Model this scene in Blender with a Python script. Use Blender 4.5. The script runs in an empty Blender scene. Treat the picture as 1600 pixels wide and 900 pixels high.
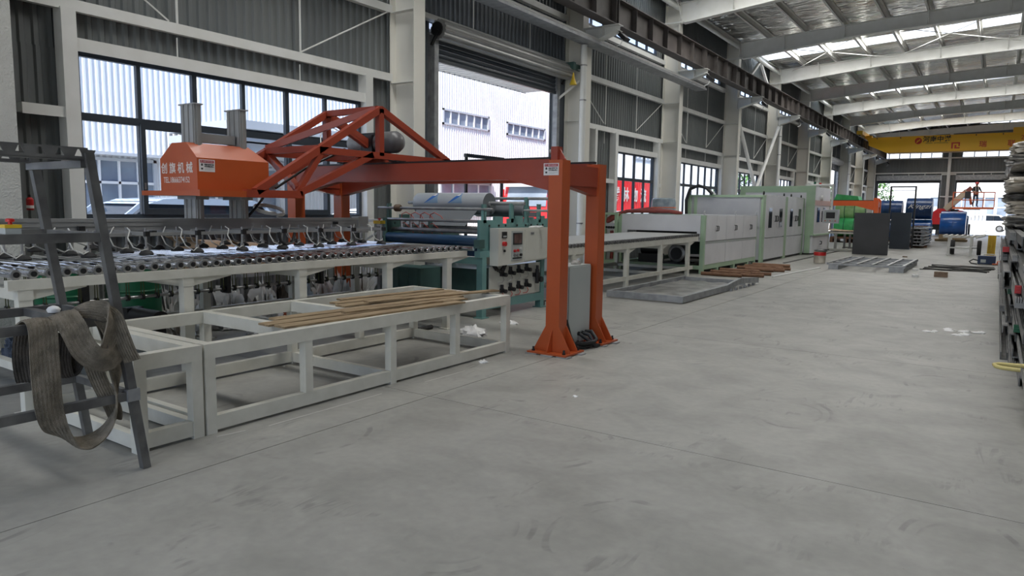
import bpy, math, random
from mathutils import Vector, Matrix
random.seed(7)
SC = bpy.context.scene
COL = SC.collection

# ------------------------------------------------------------------ camera
cam_data = bpy.data.cameras.new('camera')
cam_data.sensor_width = 36.0
cam_data.lens = 1100.0 / 1600.0 * 36.0
cam_data.clip_start = 0.05
cam_data.clip_end = 500
cam = bpy.data.objects.new('camera', cam_data)
COL.objects.link(cam)
cx = Vector((0.82398466, 0.5664125, 0.01503849))
cy = Vector((-0.07602413, 0.0842166, 0.9935431))
cz = Vector((0.56148874, -0.81980757, 0.1124542))
mw = Matrix((cx, cy, cz)).transposed().to_4x4()
mw.translation = Vector((0, 0, 1.55))
cam.matrix_world = mw
SC.camera = cam

# ------------------------------------------------------------------ world, sun, daylight, exposure
SC.view_settings.view_transform = 'Standard'
SC.view_settings.look = 'None'
SC.view_settings.exposure = 0.58
SC.view_settings.gamma = 1.0
SC.view_settings.use_curve_mapping = False
SC.cycles.use_denoising = True
SC.cycles.max_bounces = 7
SC.cycles.diffuse_bounces = 4
SC.cycles.glossy_bounces = 3
SC.cycles.transparent_max_bounces = 12
SC.cycles.sample_clamp_indirect = 6.0
SC.cycles.caustics_reflective = False
SC.cycles.caustics_refractive = False

SKY_STRENGTH = 1.5
SUN_STRENGTH = 6.5
SKYLIGHT_WATTS = 270.0

world = bpy.data.worlds.new('sky')
SC.world = world
world.use_nodes = True
wn = world.node_tree
wn.nodes.clear()
w_out = wn.nodes.new('ShaderNodeOutputWorld')
w_bg = wn.nodes.new('ShaderNodeBackground')
w_ramp = wn.nodes.new('ShaderNodeValToRGB')
w_tc = wn.nodes.new('ShaderNodeTexCoord')
w_sep = wn.nodes.new('ShaderNodeSeparateXYZ')
w_ramp.color_ramp.elements[0].position = 0.0
w_ramp.color_ramp.elements[0].color = (0.80, 0.88, 0.99, 1)
w_ramp.color_ramp.elements[1].position = 0.3
w_ramp.color_ramp.elements[1].color = (0.40, 0.54, 0.82, 1)
wn.links.new(w_tc.outputs['Generated'], w_sep.inputs[0])
wn.links.new(w_sep.outputs['Z'], w_ramp.inputs[0])
wn.links.new(w_ramp.outputs[0], w_bg.inputs[0])
wn.links.new(w_bg.outputs[0], w_out.inputs[0])
w_bg.inputs[1].default_value = SKY_STRENGTH

sun_d = bpy.data.lights.new('sun', 'SUN')
sun_d.energy = SUN_STRENGTH
sun_d.angle = math.radians(1.5)
sun_d.color = (1.0, 0.94, 0.85)
sun = bpy.data.objects.new('sun', sun_d)
COL.objects.link(sun)
sun.rotation_euler = Vector((-0.20, 0.52, -0.83)).to_track_quat('-Z', 'Y').to_euler()


def area(name, loc, sx, sy, rot, watts=0.0, portal=False, color=(1, 1, 1)):
    d = bpy.data.lights.new(name, 'AREA')
    d.shape = 'RECTANGLE'
    d.size, d.size_y = sx, sy
    d.energy = watts
    d.color = color
    if portal:
        d.cycles.is_portal = True
    o = bpy.data.objects.new(name, d)
    COL.objects.link(o)
    o.location = loc
    o.rotation_euler = rot
    return o


BAY = 6.04
YC = [3.31 + BAY * i for i in range(-2, 11)]         # column centre lines, index 2 is the first in view
RIDGE_X = 1.5
EAVE_Z = 7.87


def roof_z(x):
    return EAVE_Z + 0.05 * ((x + 8.4) if x <= RIDGE_X else (2 * RIDGE_X - x + 8.4))


STRIPS = [(y + 3.2, y + 4.5) for y in YC[0::2]]     # translucent roof strips, one every second frame
TILT = math.atan(0.05)
for (ya, yb) in STRIPS[0:6]:
    for side in (-1,):
        xm, ln = (-3.2, 9.0)
        area('skylight_daylight', (xm, (ya + yb) / 2, roof_z(xm) + 0.185), ln, yb - ya - 0.02,
             (0, -TILT if side < 0 else TILT, 0), SKYLIGHT_WATTS * ln / 9.0, color=(1.0, 0.97, 0.90))
R90 = math.radians(90)
area('portal_shutter_door', (-9.25, 12.6, 2.2), 4.4, 4.3, (R90, 0, -R90), portal=True)
area('portal_window', (-9.2, 0.2, 2.33), 4.2, 1.95, (R90, 0, -R90), portal=True)
area('portal_window', (-9.2, 6.3, 2.33), 4.5, 1.95, (R90, 0, -R90), portal=True)
area('portal_far_door', (-6.1, 64.5, 2.05), 4.4, 4.0, (-R90, 0, 0), portal=True)
area('portal_far_door', (-0.7, 64.5, 2.05), 4.4, 4.0, (-R90, 0, 0), portal=True)
area('portal_near_opening', (-0.7, -6.3, 3.0), 15.2, 6.0, (R90, 0, 0), portal=True)


# ------------------------------------------------------------------ mesh helpers
class MB:
    def __init__(s):
        s.v, s.f = [], []

    def add(s, vs, fs):
        n = len(s.v)
        s.v += [tuple(p) for p in vs]
        s.f += [tuple(i + n for i in f) for f in fs]
        return s

    def box(s, x0, x1, y0, y1, z0, z1):
        return s.add([(x0, y0, z0), (x1, y0, z0), (x1, y1, z0), (x0, y1, z0),
                      (x0, y0, z1), (x1, y0, z1), (x1, y1, z1), (x0, y1, z1)],
                     [(0, 3, 2, 1), (4, 5, 6, 7), (0, 1, 5, 4), (1, 2, 6, 5), (2, 3, 7, 6), (3, 0, 4, 7)])

    def bar(s, a, b, w, h=None, up=(0, 0, 1)):
        a, b = Vector(a), Vector(b)
        h = w if h is None else h
        d = (b - a).normalized()
        u = Vector(up)
        if abs(d.dot(u)) > 0.97:
            u = Vector((1, 0, 0)) if abs(d.x) < 0.9 else Vector((0, 1, 0))
        r = d.cross(u).normalized()
        u = r.cross(d).normalized()
        vs = []
        for p in (a, b):
            for (i, j) in ((-1, -1), (1, -1), (1, 1), (-1, 1)):
                vs.append(p + r * (i * w / 2) + u * (j * h / 2))
        return s.add(vs, [(0, 1, 2, 3), (7, 6, 5, 4), (0, 4, 5, 1), (1, 5, 6, 2), (2, 6, 7, 3), (3, 7, 4, 0)])

    def cyl(s, a, b, r, n=12, r2=None):
        return s.tube([a, b], r, n, r2=r2)

    def tube(s, pts, r, n=8, r2=None, closed=False):
        pts = [Vector(p) for p in pts]
        m = len(pts)
        d0 = (pts[1] - pts[0]).normalized()
        u = Vector((0, 0, 1)) if abs(d0.z) < 0.9 else Vector((1, 0, 0))
        u = (u - d0 * u.dot(d0)).normalized()
        vs = []
        for k, p in enumerate(pts):
            d = (pts[min(k + 1, m - 1)] - pts[max(k - 1, 0)]).normalized()
            u = (u - d * u.dot(d)).normalized()
            w = d.cross(u)
            rr = r if r2 is None else r + (r2 - r) * k / (m - 1)
            if isinstance(r, (list, tuple)):
                rr = r[k]
            for i in range(n):
                t = 2 * math.pi * i / n
                vs.append(p + u * (rr * math.cos(t)) + w * (rr * math.sin(t)))
        fs = []
        for k in range(m - 1):
            for i in range(n):
                j = (i + 1) % n
                fs.append((k * n + i, k * n + j, (k + 1) * n + j, (k + 1) * n + i))
        fs.append(tuple(reversed(range(n))))
        fs.append(tuple((m - 1) * n + i for i in range(n)))
        return s.add(vs, fs)

    def prism(s, poly, axis, a0, a1):
        n = len(poly)
        vs = []
        for a in (a0, a1):
            for (p, q) in poly:
                vs.append({'x': (a, p, q), 'y': (p, a, q), 'z': (p, q, a)}[axis])
        fs = [tuple(range(n)), tuple(reversed(range(n, 2 * n)))]
        for i in range(n):
            j = (i + 1) % n
            fs.append((i, i + n, j + n, j))
        return s.add(vs, fs)

    def lathe(s, prof, c, axis='z', n=20):
        """prof: list of (radius, height)"""
        vs, fs = [], []
        for (r, h) in prof:
            for i in range(n):
                t = 2 * math.pi * i / n
                a, b = r * math.cos(t), r * math.sin(t)
                q = {'z': (a, b, h), 'x': (h, a, b), 'y': (a, h, b)}[axis]
                vs.append((c[0] + q[0], c[1] + q[1], c[2] + q[2]))
        for k in range(len(prof) - 1):
            for i in range(n):
                j = (i + 1) % n
                fs.append((k * n + i, k * n + j, (k + 1) * n + j, (k + 1) * n + i))
        fs.append(tuple(reversed(range(n))))
        fs.append(tuple((len(prof) - 1) * n + i for i in range(n)))
        return s.add(vs, fs)

    def grid(s, fn, nu, nv):
        vs = [fn(i / nu, j / nv) for i in range(nu + 1) for j in range(nv + 1)]
        fs = []
        for i in range(nu):
            for j in range(nv):
                a = i * (nv + 1) + j
                fs.append((a, a + 1, a + nv + 2, a + nv + 1))
        return s.add(vs, fs)

    def ibeam_y(s, xc, y0, y1, z0, z1, w, tf=0.02, tw=0.012):
        s.box(xc - w / 2, xc + w / 2, y0, y1, z0, z0 + tf)
        s.box(xc - w / 2, xc + w / 2, y0, y1, z1 - tf, z1)
        return s.box(xc - tw / 2, xc + tw / 2, y0, y1, z0 + tf, z1 - tf)


ORG = {}


def mesh_obj(name, mb, m, smooth=None):
    me = bpy.data.meshes.new(name)
    me.from_pydata(mb.v, [], mb.f)
    me.update()
    if m is not None:
        me.materials.append(m)
    if smooth:
        me.shade_smooth()
        me.set_sharp_from_angle(angle=math.radians(smooth if smooth is not True else 40))
    o = bpy.data.objects.new(name, me)
    COL.objects.link(o)
    return o


def tag(o, label=None, cat=None, group=None, kind=None):
    if label:
        o['label'] = label
    if cat:
        o['category'] = cat
    if group:
        o['group'] = group
    if kind:
        o['kind'] = kind
    return o


def thing(name, label, cat, loc=(0, 0, 0), rotz=0.0, group=None, kind=None):
    o = bpy.data.objects.new(name, None)
    o.empty_display_size = 0.1
    COL.objects.link(o)
    o.location = loc
    o.rotation_euler = (0, 0, rotz)
    ORG[o.name] = Vector(loc)
    return tag(o, label, cat, group, kind)


def part(name, mb, m, parent, smooth=None, label=None, kind=None):
    """mb is in the frame of the scene; stored relative to the root thing's origin"""
    org = ORG[parent.name]
    mb.v = [(p[0] - org.x, p[1] - org.y, p[2] - org.z) for p in mb.v]
    return lpart(name, mb, m, parent, smooth, label, kind, org)


def lpart(name, mb, m, parent, smooth=None, label=None, kind=None, org=None):
    """mb already in the thing's own frame"""
    o = mesh_obj(name, mb, m, smooth)
    o.parent = parent
    ORG[o.name] = ORG.get(parent.name, Vector((0, 0, 0)))
    if label:
        o['label'] = label
    if kind:
        o['kind'] = kind
    return o


def single(name, mb, m, label, cat, loc=(0, 0, 0), smooth=None, group=None, kind=None):
    """a thing that is one mesh; mb in the frame of the scene, origin moved to loc"""
    mb.v = [(p[0] - loc[0], p[1] - loc[1], p[2] - loc[2]) for p in mb.v]
    o = mesh_obj(name, mb, m, smooth)
    o.location = loc
    ORG[o.name] = Vector(loc)
    return tag(o, label, cat, group, kind)


def share(o, parent, off=(0, 0, 0), rot=None):
    """another piece with the same mesh under the same parent"""
    c = o.copy()
    COL.objects.link(c)
    c.parent = parent
    c.location = off
    if rot:
        c.rotation_euler = rot
    ORG[c.name] = ORG.get(parent.name, Vector((0, 0, 0)))
    return c


def dup(root, loc, rotz=0.0, label=None, scale=None):
    r = root.copy()
    COL.objects.link(r)
    r.location = loc
    r.rotation_euler = (0, 0, rotz)
    if scale:
        r.scale = scale
    if label:
        r['label'] = label
    for ch in list(root.children):
        c = ch.copy()
        COL.objects.link(c)
        c.parent = r
        for g in list(ch.children):
            d = g.copy()
            COL.objects.link(d)
            d.parent = c
    ORG[r.name] = Vector(loc)
    return r


def text_mesh(name, body, size, m, parent, loc, rot, extrude=0.0006, bold=0.0, align='CENTER', xs=1.0, shear=0.0):
    cu = bpy.data.curves.new(name, 'FONT')
    cu.body = body
    cu.size = size
    cu.align_x = align
    cu.align_y = 'CENTER'
    cu.extrude = extrude
    cu.offset = bold
    cu.shear = shear
    cu.resolution_u = 3
    tmp = bpy.data.objects.new(name, cu)
    COL.objects.link(tmp)
    dg = bpy.context.evaluated_depsgraph_get()
    me = bpy.data.meshes.new_from_object(tmp.evaluated_get(dg))
    bpy.data.objects.remove(tmp)
    me.materials.clear()
    me.materials.append(m)
    o = bpy.data.objects.new(name, me)
    COL.objects.link(o)
    o.parent = parent
    org = ORG[parent.name]
    o.location = (loc[0] - org.x, loc[1] - org.y, loc[2] - org.z)
    o.rotation_euler = rot
    o.scale = (xs, 1, 1)
    return o


# ------------------------------------------------------------------ materials
MATS = {}


def mat(name, c1, c2=None, rough=0.5, metal=0.0, scale=4.0, detail=5.0, bump=0.0, bscale=40.0,
        stretch=(1, 1, 1), lo=0.35, hi=0.65, spec=0.5, emit=None, transmission=0.0, coat=0.0, rvar=0.0):
    m = bpy.data.materials.new(name)
    m.use_nodes = True
    nt = m.node_tree
    b = nt.nodes['Principled BSDF']
    b.inputs['Roughness'].default_value = rough
    b.inputs['Metallic'].default_value = metal
    b.inputs['Specular IOR Level'].default_value = spec
    b.inputs['Transmission Weight'].default_value = transmission
    b.inputs['Coat Weight'].default_value = coat
    c1 = tuple(c1) + (1,)
    b.inputs['Base Color'].default_value = c1
    tc = nt.nodes.new('ShaderNodeTexCoord')
    mp = nt.nodes.new('ShaderNodeMapping')
    mp.inputs['Scale'].default_value = stretch
    nt.links.new(tc.outputs['Object'], mp.inputs['Vector'])
    if c2 is not None:
        n = nt.nodes.new('ShaderNodeTexNoise')
        n.inputs['Scale'].default_value = scale
        n.inputs['Detail'].default_value = detail
        nt.links.new(mp.outputs[0], n.inputs['Vector'])
        r = nt.nodes.new('ShaderNodeValToRGB')
        r.color_ramp.elements[0].position = lo
        r.color_ramp.elements[1].position = hi
        r.color_ramp.elements[0].color = c1
        r.color_ramp.elements[1].color = tuple(c2) + (1,)
        nt.links.new(n.outputs[0], r.inputs[0])
        nt.links.new(r.outputs[0], b.inputs['Base Color'])
        if rvar:
            mr = nt.nodes.new('ShaderNodeMapRange')
            mr.inputs['To Min'].default_value = max(0.02, rough - rvar)
            mr.inputs['To Max'].default_value = min(1.0, rough + rvar)
            nt.links.new(n.outputs[0], mr.inputs[0])
            nt.links.new(mr.outputs[0], b.inputs['Roughness'])
    if bump:
        n2 = nt.nodes.new('ShaderNodeTexNoise')
        n2.inputs['Scale'].default_value = bscale
        n2.inputs['Detail'].default_value = 4
        nt.links.new(mp.outputs[0], n2.inputs['Vector'])
        bp = nt.nodes.new('ShaderNodeBump')
        bp.inputs['Strength'].default_value = bump
        bp.inputs['Distance'].default_value = 0.02
        nt.links.new(n2.outputs[0], bp.inputs['Height'])
        nt.links.new(bp.outputs[0], b.inputs['Normal'])
    if emit:
        b.inputs['Emission Color'].default_value = tuple(emit[0]) + (1,)
        b.inputs['Emission Strength'].default_value = emit[1]
    MATS[name] = m
    return m


def glass_mat(name, tint, gloss=0.06, alpha=0.9):
    """thin pane: mostly see-through with a faint mirror"""
    m = bpy.data.materials.new(name)
    m.use_nodes = True
    nt = m.node_tree
    nt.nodes.clear()
    o = nt.nodes.new('ShaderNodeOutputMaterial')
    t = nt.nodes.new('ShaderNodeBsdfTransparent')
    t.inputs[0].default_value = tuple(tint) + (1,)
    g = nt.nodes.new('ShaderNodeBsdfGlossy')
    g.inputs['Roughness'].default_value = 0.05
    mx = nt.nodes.new('ShaderNodeMixShader')
    mx.inputs[0].default_value = gloss
    nt.links.new(t.outputs[0], mx.inputs[1])
    nt.links.new(g.outputs[0], mx.inputs[2])
    nt.links.new(mx.outputs[0], o.inputs[0])
    return m


WHITE_STEEL = mat('white_painted_steel', (0.74, 0.74, 0.70), (0.80, 0.80, 0.77), 0.45, scale=3, bump=0.03)
CREAM = mat('cream_painted_steel', (0.60, 0.59, 0.52), (0.68, 0.67, 0.60), 0.42, scale=6, bump=0.03)
COLUMN = mat('column_paint', (0.72, 0.70, 0.63), (0.78, 0.76, 0.69), 0.55, scale=1.2, bump=0.04)
COLUMN_ROUGH = mat('rough_render_paint', (0.52, 0.52, 0.49), (0.60, 0.60, 0.56), 0.8, scale=2, bump=0.8, bscale=55)
PANEL = mat('grey_cladding', (0.135, 0.147, 0.148), (0.175, 0.187, 0.185), 0.5, scale=0.7, stretch=(1, 1, 0.25))
PANEL_DARK = mat('blue_grey_cladding', (0.085, 0.10, 0.118), (0.11, 0.126, 0.145), 0.5, scale=0.7)
CRANE_STEEL = mat('dark_brown_primer', (0.075, 0.066, 0.062), (0.115, 0.10, 0.092), 0.6, scale=2.5)
ALUFRAME = mat('dark_window_frame', (0.035, 0.045, 0.058), None, 0.4)
GLASS = glass_mat('window_glass', (0.93, 0.96, 1.0), 0.05)
ORANGE = mat('orange_machine_paint', (0.42, 0.078, 0.018), (0.47, 0.090, 0.022), 0.38, scale=2, coat=0.08)
ORANGE_RED = mat('dark_orange_paint', (0.28, 0.044, 0.022), (0.33, 0.055, 0.026), 0.38, scale=2, coat=0.1)
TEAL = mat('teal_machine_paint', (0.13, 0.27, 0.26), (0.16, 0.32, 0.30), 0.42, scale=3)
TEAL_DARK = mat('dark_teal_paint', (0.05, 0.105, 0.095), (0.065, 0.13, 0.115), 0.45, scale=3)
PALE_GREEN = mat('pale_green_paint', (0.36, 0.50, 0.34), (0.41, 0.55, 0.38), 0.42, scale=3)
MACH_WHITE = mat('machine_white', (0.66, 0.66, 0.68), (0.72, 0.72, 0.74), 0.38, scale=2)
MACH_GREY = mat('light_grey_sheet', (0.48, 0.49, 0.52), (0.55, 0.56, 0.58), 0.35, scale=1.5)
BOX_GREY = mat('control_box_grey', (0.56, 0.56, 0.50), (0.60, 0.60, 0.54), 0.4, scale=3)
CAB_GREY = mat('cabinet_grey', (0.40, 0.43, 0.42), (0.44, 0.47, 0.45), 0.4, scale=2)
CHROME = mat('chrome', (0.92, 0.93, 0.96), (0.80, 0.82, 0.86), 0.09, 1.0, scale=12, stretch=(0.4, 6, 6))
STEEL = mat('bare_steel', (0.30, 0.30, 0.30), (0.42, 0.42, 0.42), 0.38, 0.85, scale=9)
DULL_STEEL = mat('dull_galvanised', (0.28, 0.29, 0.30), (0.40, 0.41, 0.42), 0.5, 0.5, scale=7, bump=0.05)
RAW_STEEL = mat('raw_grey_steel', (0.10, 0.10, 0.10), (0.19, 0.19, 0.185), 0.45, 0.45, scale=6, rvar=0.12)
ALU = mat('aluminium_profile', (0.36, 0.36, 0.35), (0.42, 0.42, 0.41), 0.4, 0.55, scale=3)
BLACK = mat('black_plastic', (0.012, 0.012, 0.013), None, 0.45)
RUBBER = mat('black_rubber', (0.02, 0.02, 0.02), (0.035, 0.035, 0.035), 0.8, scale=20)
WHITE_PLASTIC = mat('white_plastic', (0.75, 0.75, 0.74), None, 0.5)
RED = mat('red_plastic', (0.50, 0.02, 0.02), None, 0.35)
YELLOW = mat('yellow_paint', (0.72, 0.50, 0.03), (0.62, 0.40, 0.02), 0.45, scale=6)
CRANE_YELLOW = mat('crane_yellow', (0.98, 0.52, 0.008), (1.0, 0.55, 0.010), 0.4, scale=0.6)
LETTER_WHITE = mat('letter_white', (0.75, 0.72, 0.68), None, 0.5)
LETTER_RED = mat('letter_red', (0.66, 0.05, 0.02), None, 0.5)
LETTER_BLACK = mat('letter_black', (0.02, 0.02, 0.02), None, 0.5)
STICKER_RED = mat('sticker_red', (0.36, 0.02, 0.04), None, 0.4)
STICKER_WHITE = mat('sticker_white', (0.72, 0.71, 0.70), None, 0.4)
FILM = mat('grey_film', (0.34, 0.37, 0.40), (0.38, 0.41, 0.44), 0.3, scale=1.5)
FILM_DARK = mat('dark_grey_film', (0.15, 0.165, 0.18), None, 0.4)
BLUE_PRINT = mat('blue_print', (0.02, 0.12, 0.42), None, 0.4)
LIGHT_PRINT = mat('pale_print', (0.20, 0.31, 0.44), None, 0.4)
BLUE_ROLL = mat('blue_rubber_roller', (0.012, 0.045, 0.10), (0.016, 0.055, 0.12), 0.35, scale=3)
WOOD = mat('rough_plank', (0.20, 0.135, 0.07), (0.36, 0.27, 0.16), 0.7, scale=5, stretch=(9, 0.7, 9), bump=0.2, bscale=18)
WOOD_DARK = mat('bark_stick', (0.13, 0.06, 0.03), (0.26, 0.14, 0.08), 0.75, scale=9, stretch=(0.6, 6, 6), bump=0.3)
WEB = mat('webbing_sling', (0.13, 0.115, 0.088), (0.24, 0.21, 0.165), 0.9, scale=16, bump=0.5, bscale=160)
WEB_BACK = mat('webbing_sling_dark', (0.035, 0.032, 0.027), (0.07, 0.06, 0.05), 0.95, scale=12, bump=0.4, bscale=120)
PLASTIC_SHEET = mat('crumpled_plastic', (0.60, 0.60, 0.58), (0.80, 0.80, 0.80), 0.3, scale=5, bump=0.7, bscale=9)
PLASTIC_DIRTY = mat('dirty_film_wrap', (0.36, 0.32, 0.26), (0.62, 0.57, 0.49), 0.3, scale=4, bump=0.8, bscale=9)
PLASTIC_GREY = mat('grey_film_wrap', (0.11, 0.105, 0.095), (0.38, 0.36, 0.33), 0.3, scale=5, bump=0.9, bscale=10)
CARD = mat('cardboard', (0.34, 0.23, 0.14), (0.40, 0.28, 0.18), 0.8, scale=4)
DRUM_GREEN = mat('green_drum', (0.008, 0.115, 0.05), (0.012, 0.14, 0.06), 0.35, scale=3)
COIL_BLUE = mat('blue_wrapped_coil', (0.012, 0.07, 0.26), (0.016, 0.10, 0.36), 0.28, scale=4, coat=0.3)
COIL_NAVY = mat('navy_wrapped_coil', (0.010, 0.035, 0.11), (0.014, 0.05, 0.16), 0.3, scale=4)
BALE_GREEN = mat('green_wrapped_coil', (0.05, 0.45, 0.12), (0.08, 0.55, 0.18), 0.35, scale=4, bump=0.3, bscale=8)
BALE_PALE = mat('pale_green_wrapped_coil', (0.32, 0.60, 0.22), (0.45, 0.70, 0.34), 0.35, scale=4, bump=0.4, bscale=8)
CHARCOAL = mat('charcoal_panel', (0.055, 0.055, 0.058), (0.075, 0.075, 0.078), 0.38, scale=1.2)
NAVY_BLACK = mat('navy_black_panel', (0.012, 0.018, 0.026), (0.018, 0.026, 0.036), 0.45, scale=2)
HOSE_RED = mat('maroon_hose', (0.19, 0.03, 0.025), (0.25, 0.045, 0.035), 0.5, scale=9)
CLEAR_HOSE = mat('translucent_white_hose', (0.58, 0.58, 0.55), None, 0.3)
CAR_BLUE = mat('car_paint_pale_blue', (0.40, 0.50, 0.66), None, 0.25, coat=0.6)
CAR_WHITE = mat('car_paint_white', (0.75, 0.74, 0.70), None, 0.25, coat=0.6)
CAR_GLASS = mat('car_glass', (0.012, 0.018, 0.028), None, 0.08)
TRUCK_RED = mat('truck_red', (0.62, 0.025, 0.03), (0.68, 0.03, 0.035), 0.35, scale=2, coat=0.4)
FACADE = mat('white_ribbed_facade', (0.72, 0.73, 0.75), (0.76, 0.77, 0.79), 0.55, scale=0.4)
FACADE_GREY = mat('pale_grey_roofing', (0.42, 0.45, 0.50), (0.48, 0.51, 0.55), 0.5, scale=0.7)
OUT_GLASS = mat('outside_window_glass', (0.16, 0.20, 0.26), (0.28, 0.33, 0.40), 0.12, scale=0.8)
GROUND = mat('yard_concrete', (0.42, 0.42, 0.40), (0.50, 0.50, 0.47), 0.85, scale=0.5)
LEAF = mat('leaf', (0.05, 0.15, 0.025), (0.12, 0.26, 0.05), 0.6, scale=5)
BARK = mat('bark', (0.09, 0.065, 0.045), (0.14, 0.10, 0.07), 0.9, scale=9)
SKIN = mat('skin', (0.45, 0.26, 0.18), None, 0.6)
DENIM = mat('blue_denim', (0.06, 0.10, 0.19), (0.09, 0.14, 0.24), 0.85, scale=20)
DARK_CLOTH = mat('dark_jacket', (0.03, 0.03, 0.035), (0.05, 0.05, 0.055), 0.85, scale=20)
HELMET_RED = mat('red_helmet', (0.5, 0.03, 0.03), None, 0.3)
LIFT_ORANGE = mat('lift_orange', (0.68, 0.16, 0.07), (0.74, 0.19, 0.09), 0.45, scale=3)
LIFT_TAN = mat('lift_boom_tan', (0.46, 0.38, 0.28), (0.52, 0.44, 0.33), 0.5, scale=3)
BLUE_TOOL = mat('navy_tool_box', (0.012, 0.03, 0.085), None, 0.4)
BRICK = mat('brick_block', (0.19, 0.13, 0.09), (0.26, 0.19, 0.14), 0.9, scale=12)


def floor_mat():
    m = bpy.data.materials.new('polished_concrete')
    m.use_nodes = True
    nt = m.node_tree
    L = nt.links.new
    b = nt.nodes['Principled BSDF']
    g = nt.nodes.new('ShaderNodeNewGeometry')

    def noise(scale, detail, stretch, rot=0.0, dist=0.0):
        mp = nt.nodes.new('ShaderNodeMapping')
        mp.inputs['Scale'].default_value = stretch
        mp.inputs['Rotation'].default_value = (0, 0, rot)
        L(g.outputs['Position'], mp.inputs[0])
        n = nt.nodes.new('ShaderNodeTexNoise')
        n.inputs['Scale'].default_value = scale
        n.inputs['Detail'].default_value = detail
        n.inputs['Distortion'].default_value = dist
        L(mp.outputs[0], n.inputs['Vector'])
        return n.outputs[0]

    def ramp(src, p0, c0, p1, c1):
        r = nt.nodes.new('ShaderNodeValToRGB')
        r.color_ramp.elements[0].position, r.color_ramp.elements[1].position = p0, p1
        r.color_ramp.elements[0].color = tuple(c0) + (1,)
        r.color_ramp.elements[1].color = tuple(c1) + (1,)
        L(src, r.inputs[0])
        return r.outputs[0]

    def mul(a, bb, fac=1.0):
        x = nt.nodes.new('ShaderNodeMix')
        x.data_type = 'RGBA'
        x.blend_type = 'MULTIPLY'
        x.inputs[0].default_value = fac
        L(a, x.inputs[6])
        L(bb, x.inputs[7])
        return x.outputs[2]

    base = ramp(noise(0.55, 6, (1, 1, 1)), 0.3, (0.305, 0.30, 0.275), 0.7, (0.375, 0.37, 0.34))
    cloud = ramp(noise(2.2, 7, (1, 1, 1), 0.3, 0.6), 0.32, (0.76, 0.76, 0.76), 0.6, (1, 1, 1))
    c = mul(base, cloud, 0.85)
    # tyre scuffs: streaks along the aisle broken up by patches
    patch = ramp(noise(1.5, 3, (1, 1, 1), 0.0, 1.2), 0.58, (0, 0, 0), 0.66, (1, 1, 1))
    streak = ramp(noise(3.0, 3, (4.5, 0.8, 1), 0.7, 1.6), 0.50, (1, 1, 1), 0.60, (0.68, 0.68, 0.69))
    sm = nt.nodes.new('ShaderNodeMix')
    sm.data_type = 'RGBA'
    L(patch, sm.inputs[0])
    sm.inputs[6].default_value = (1, 1, 1, 1)
    L(streak, sm.inputs[7])
    c = mul(c, sm.outputs[2], 0.75)
    # curved tyre scuffs: broken concentric arcs around scattered centres
    vm = nt.nodes.new('ShaderNodeMapping')
    vm.inputs['Scale'].default_value = (1.0, 0.62, 0.0)
    vm.inputs['Rotation'].default_value = (0, 0, 0.35)
    L(g.outputs['Position'], vm.inputs[0])
    vo = nt.nodes.new('ShaderNodeTexVoronoi')
    vo.voronoi_dimensions = '2D'
    vo.inputs['Scale'].default_value = 0.85
    L(vm.outputs[0], vo.inputs['Vector'])
    fr_ = nt.nodes.new('ShaderNodeMath')
    fr_.operation = 'MULTIPLY'
    fr_.inputs[1].default_value = 95.0
    L(vo.outputs['Distance'], fr_.inputs[0])
    sn = nt.nodes.new('ShaderNodeMath')
    sn.operation = 'SINE'
    L(fr_.outputs[0], sn.inputs[0])
    lines = ramp(sn.outputs[0], 0.1, (0, 0, 0), 0.7, (1, 1, 1))
    win = nt.nodes.new('ShaderNodeValToRGB')
    win.color_ramp.elements[0].position, win.color_ramp.elements[1].position = 0.14, 0.17
    win.color_ramp.elements[0].color, win.color_ramp.elements[1].color = (0, 0, 0, 1), (1, 1, 1, 1)
    e_ = win.color_ramp.elements.new(0.25)
    e_.color = (1, 1, 1, 1)
    e_ = win.color_ramp.elements.new(0.28)
    e_.color = (0, 0, 0, 1)
    L(vo.outputs['Distance'], win.inputs[0])
    brk = ramp(noise(3.4, 3, (1, 1, 1), 0.0, 0.5), 0.55, (0, 0, 0), 0.64, (1, 1, 1))
    arc = mul(mul(lines, win.outputs[0]), brk)
    am = nt.nodes.new('ShaderNodeMix')
    am.data_type = 'RGBA'
    L(arc, am.inputs[0])
    am.inputs[6].default_value = (1, 1, 1, 1)
    am.inputs[7].default_value = (0.70, 0.70, 0.71, 1)
    c = mul(c, am.outputs[2], 1.0)
    speck = ramp(noise(55, 2, (1, 1, 1)), 0.74, (1, 1, 1), 0.80, (0.6, 0.58, 0.55))
    c = mul(c, speck, 0.5)
    fine = ramp(noise(16, 5, (1, 1, 1)), 0.3, (0.9, 0.9, 0.9), 0.7, (1.04, 1.04, 1.03))
    c = mul(c, fine, 0.8)
    L(c, b.inputs['Base Color'])
    mr = nt.nodes.new('ShaderNodeMapRange')
    mr.inputs['To Min'].default_value = 0.38
    mr.inputs['To Max'].default_value = 0.58
    L(noise(3, 5, (1, 1, 1)), mr.inputs[0])
    L(mr.outputs[0], b.inputs['Roughness'])
    b.inputs['Specular IOR Level'].default_value = 0.4
    bp = nt.nodes.new('ShaderNodeBump')
    bp.inputs['Strength'].default_value = 0.06
    bp.inputs['Distance'].default_value = 0.01
    L(noise(9, 5, (1, 1, 1)), bp.inputs['Height'])
    L(bp.outputs[0], b.inputs['Normal'])
    return m


FLOOR = floor_mat()


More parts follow.
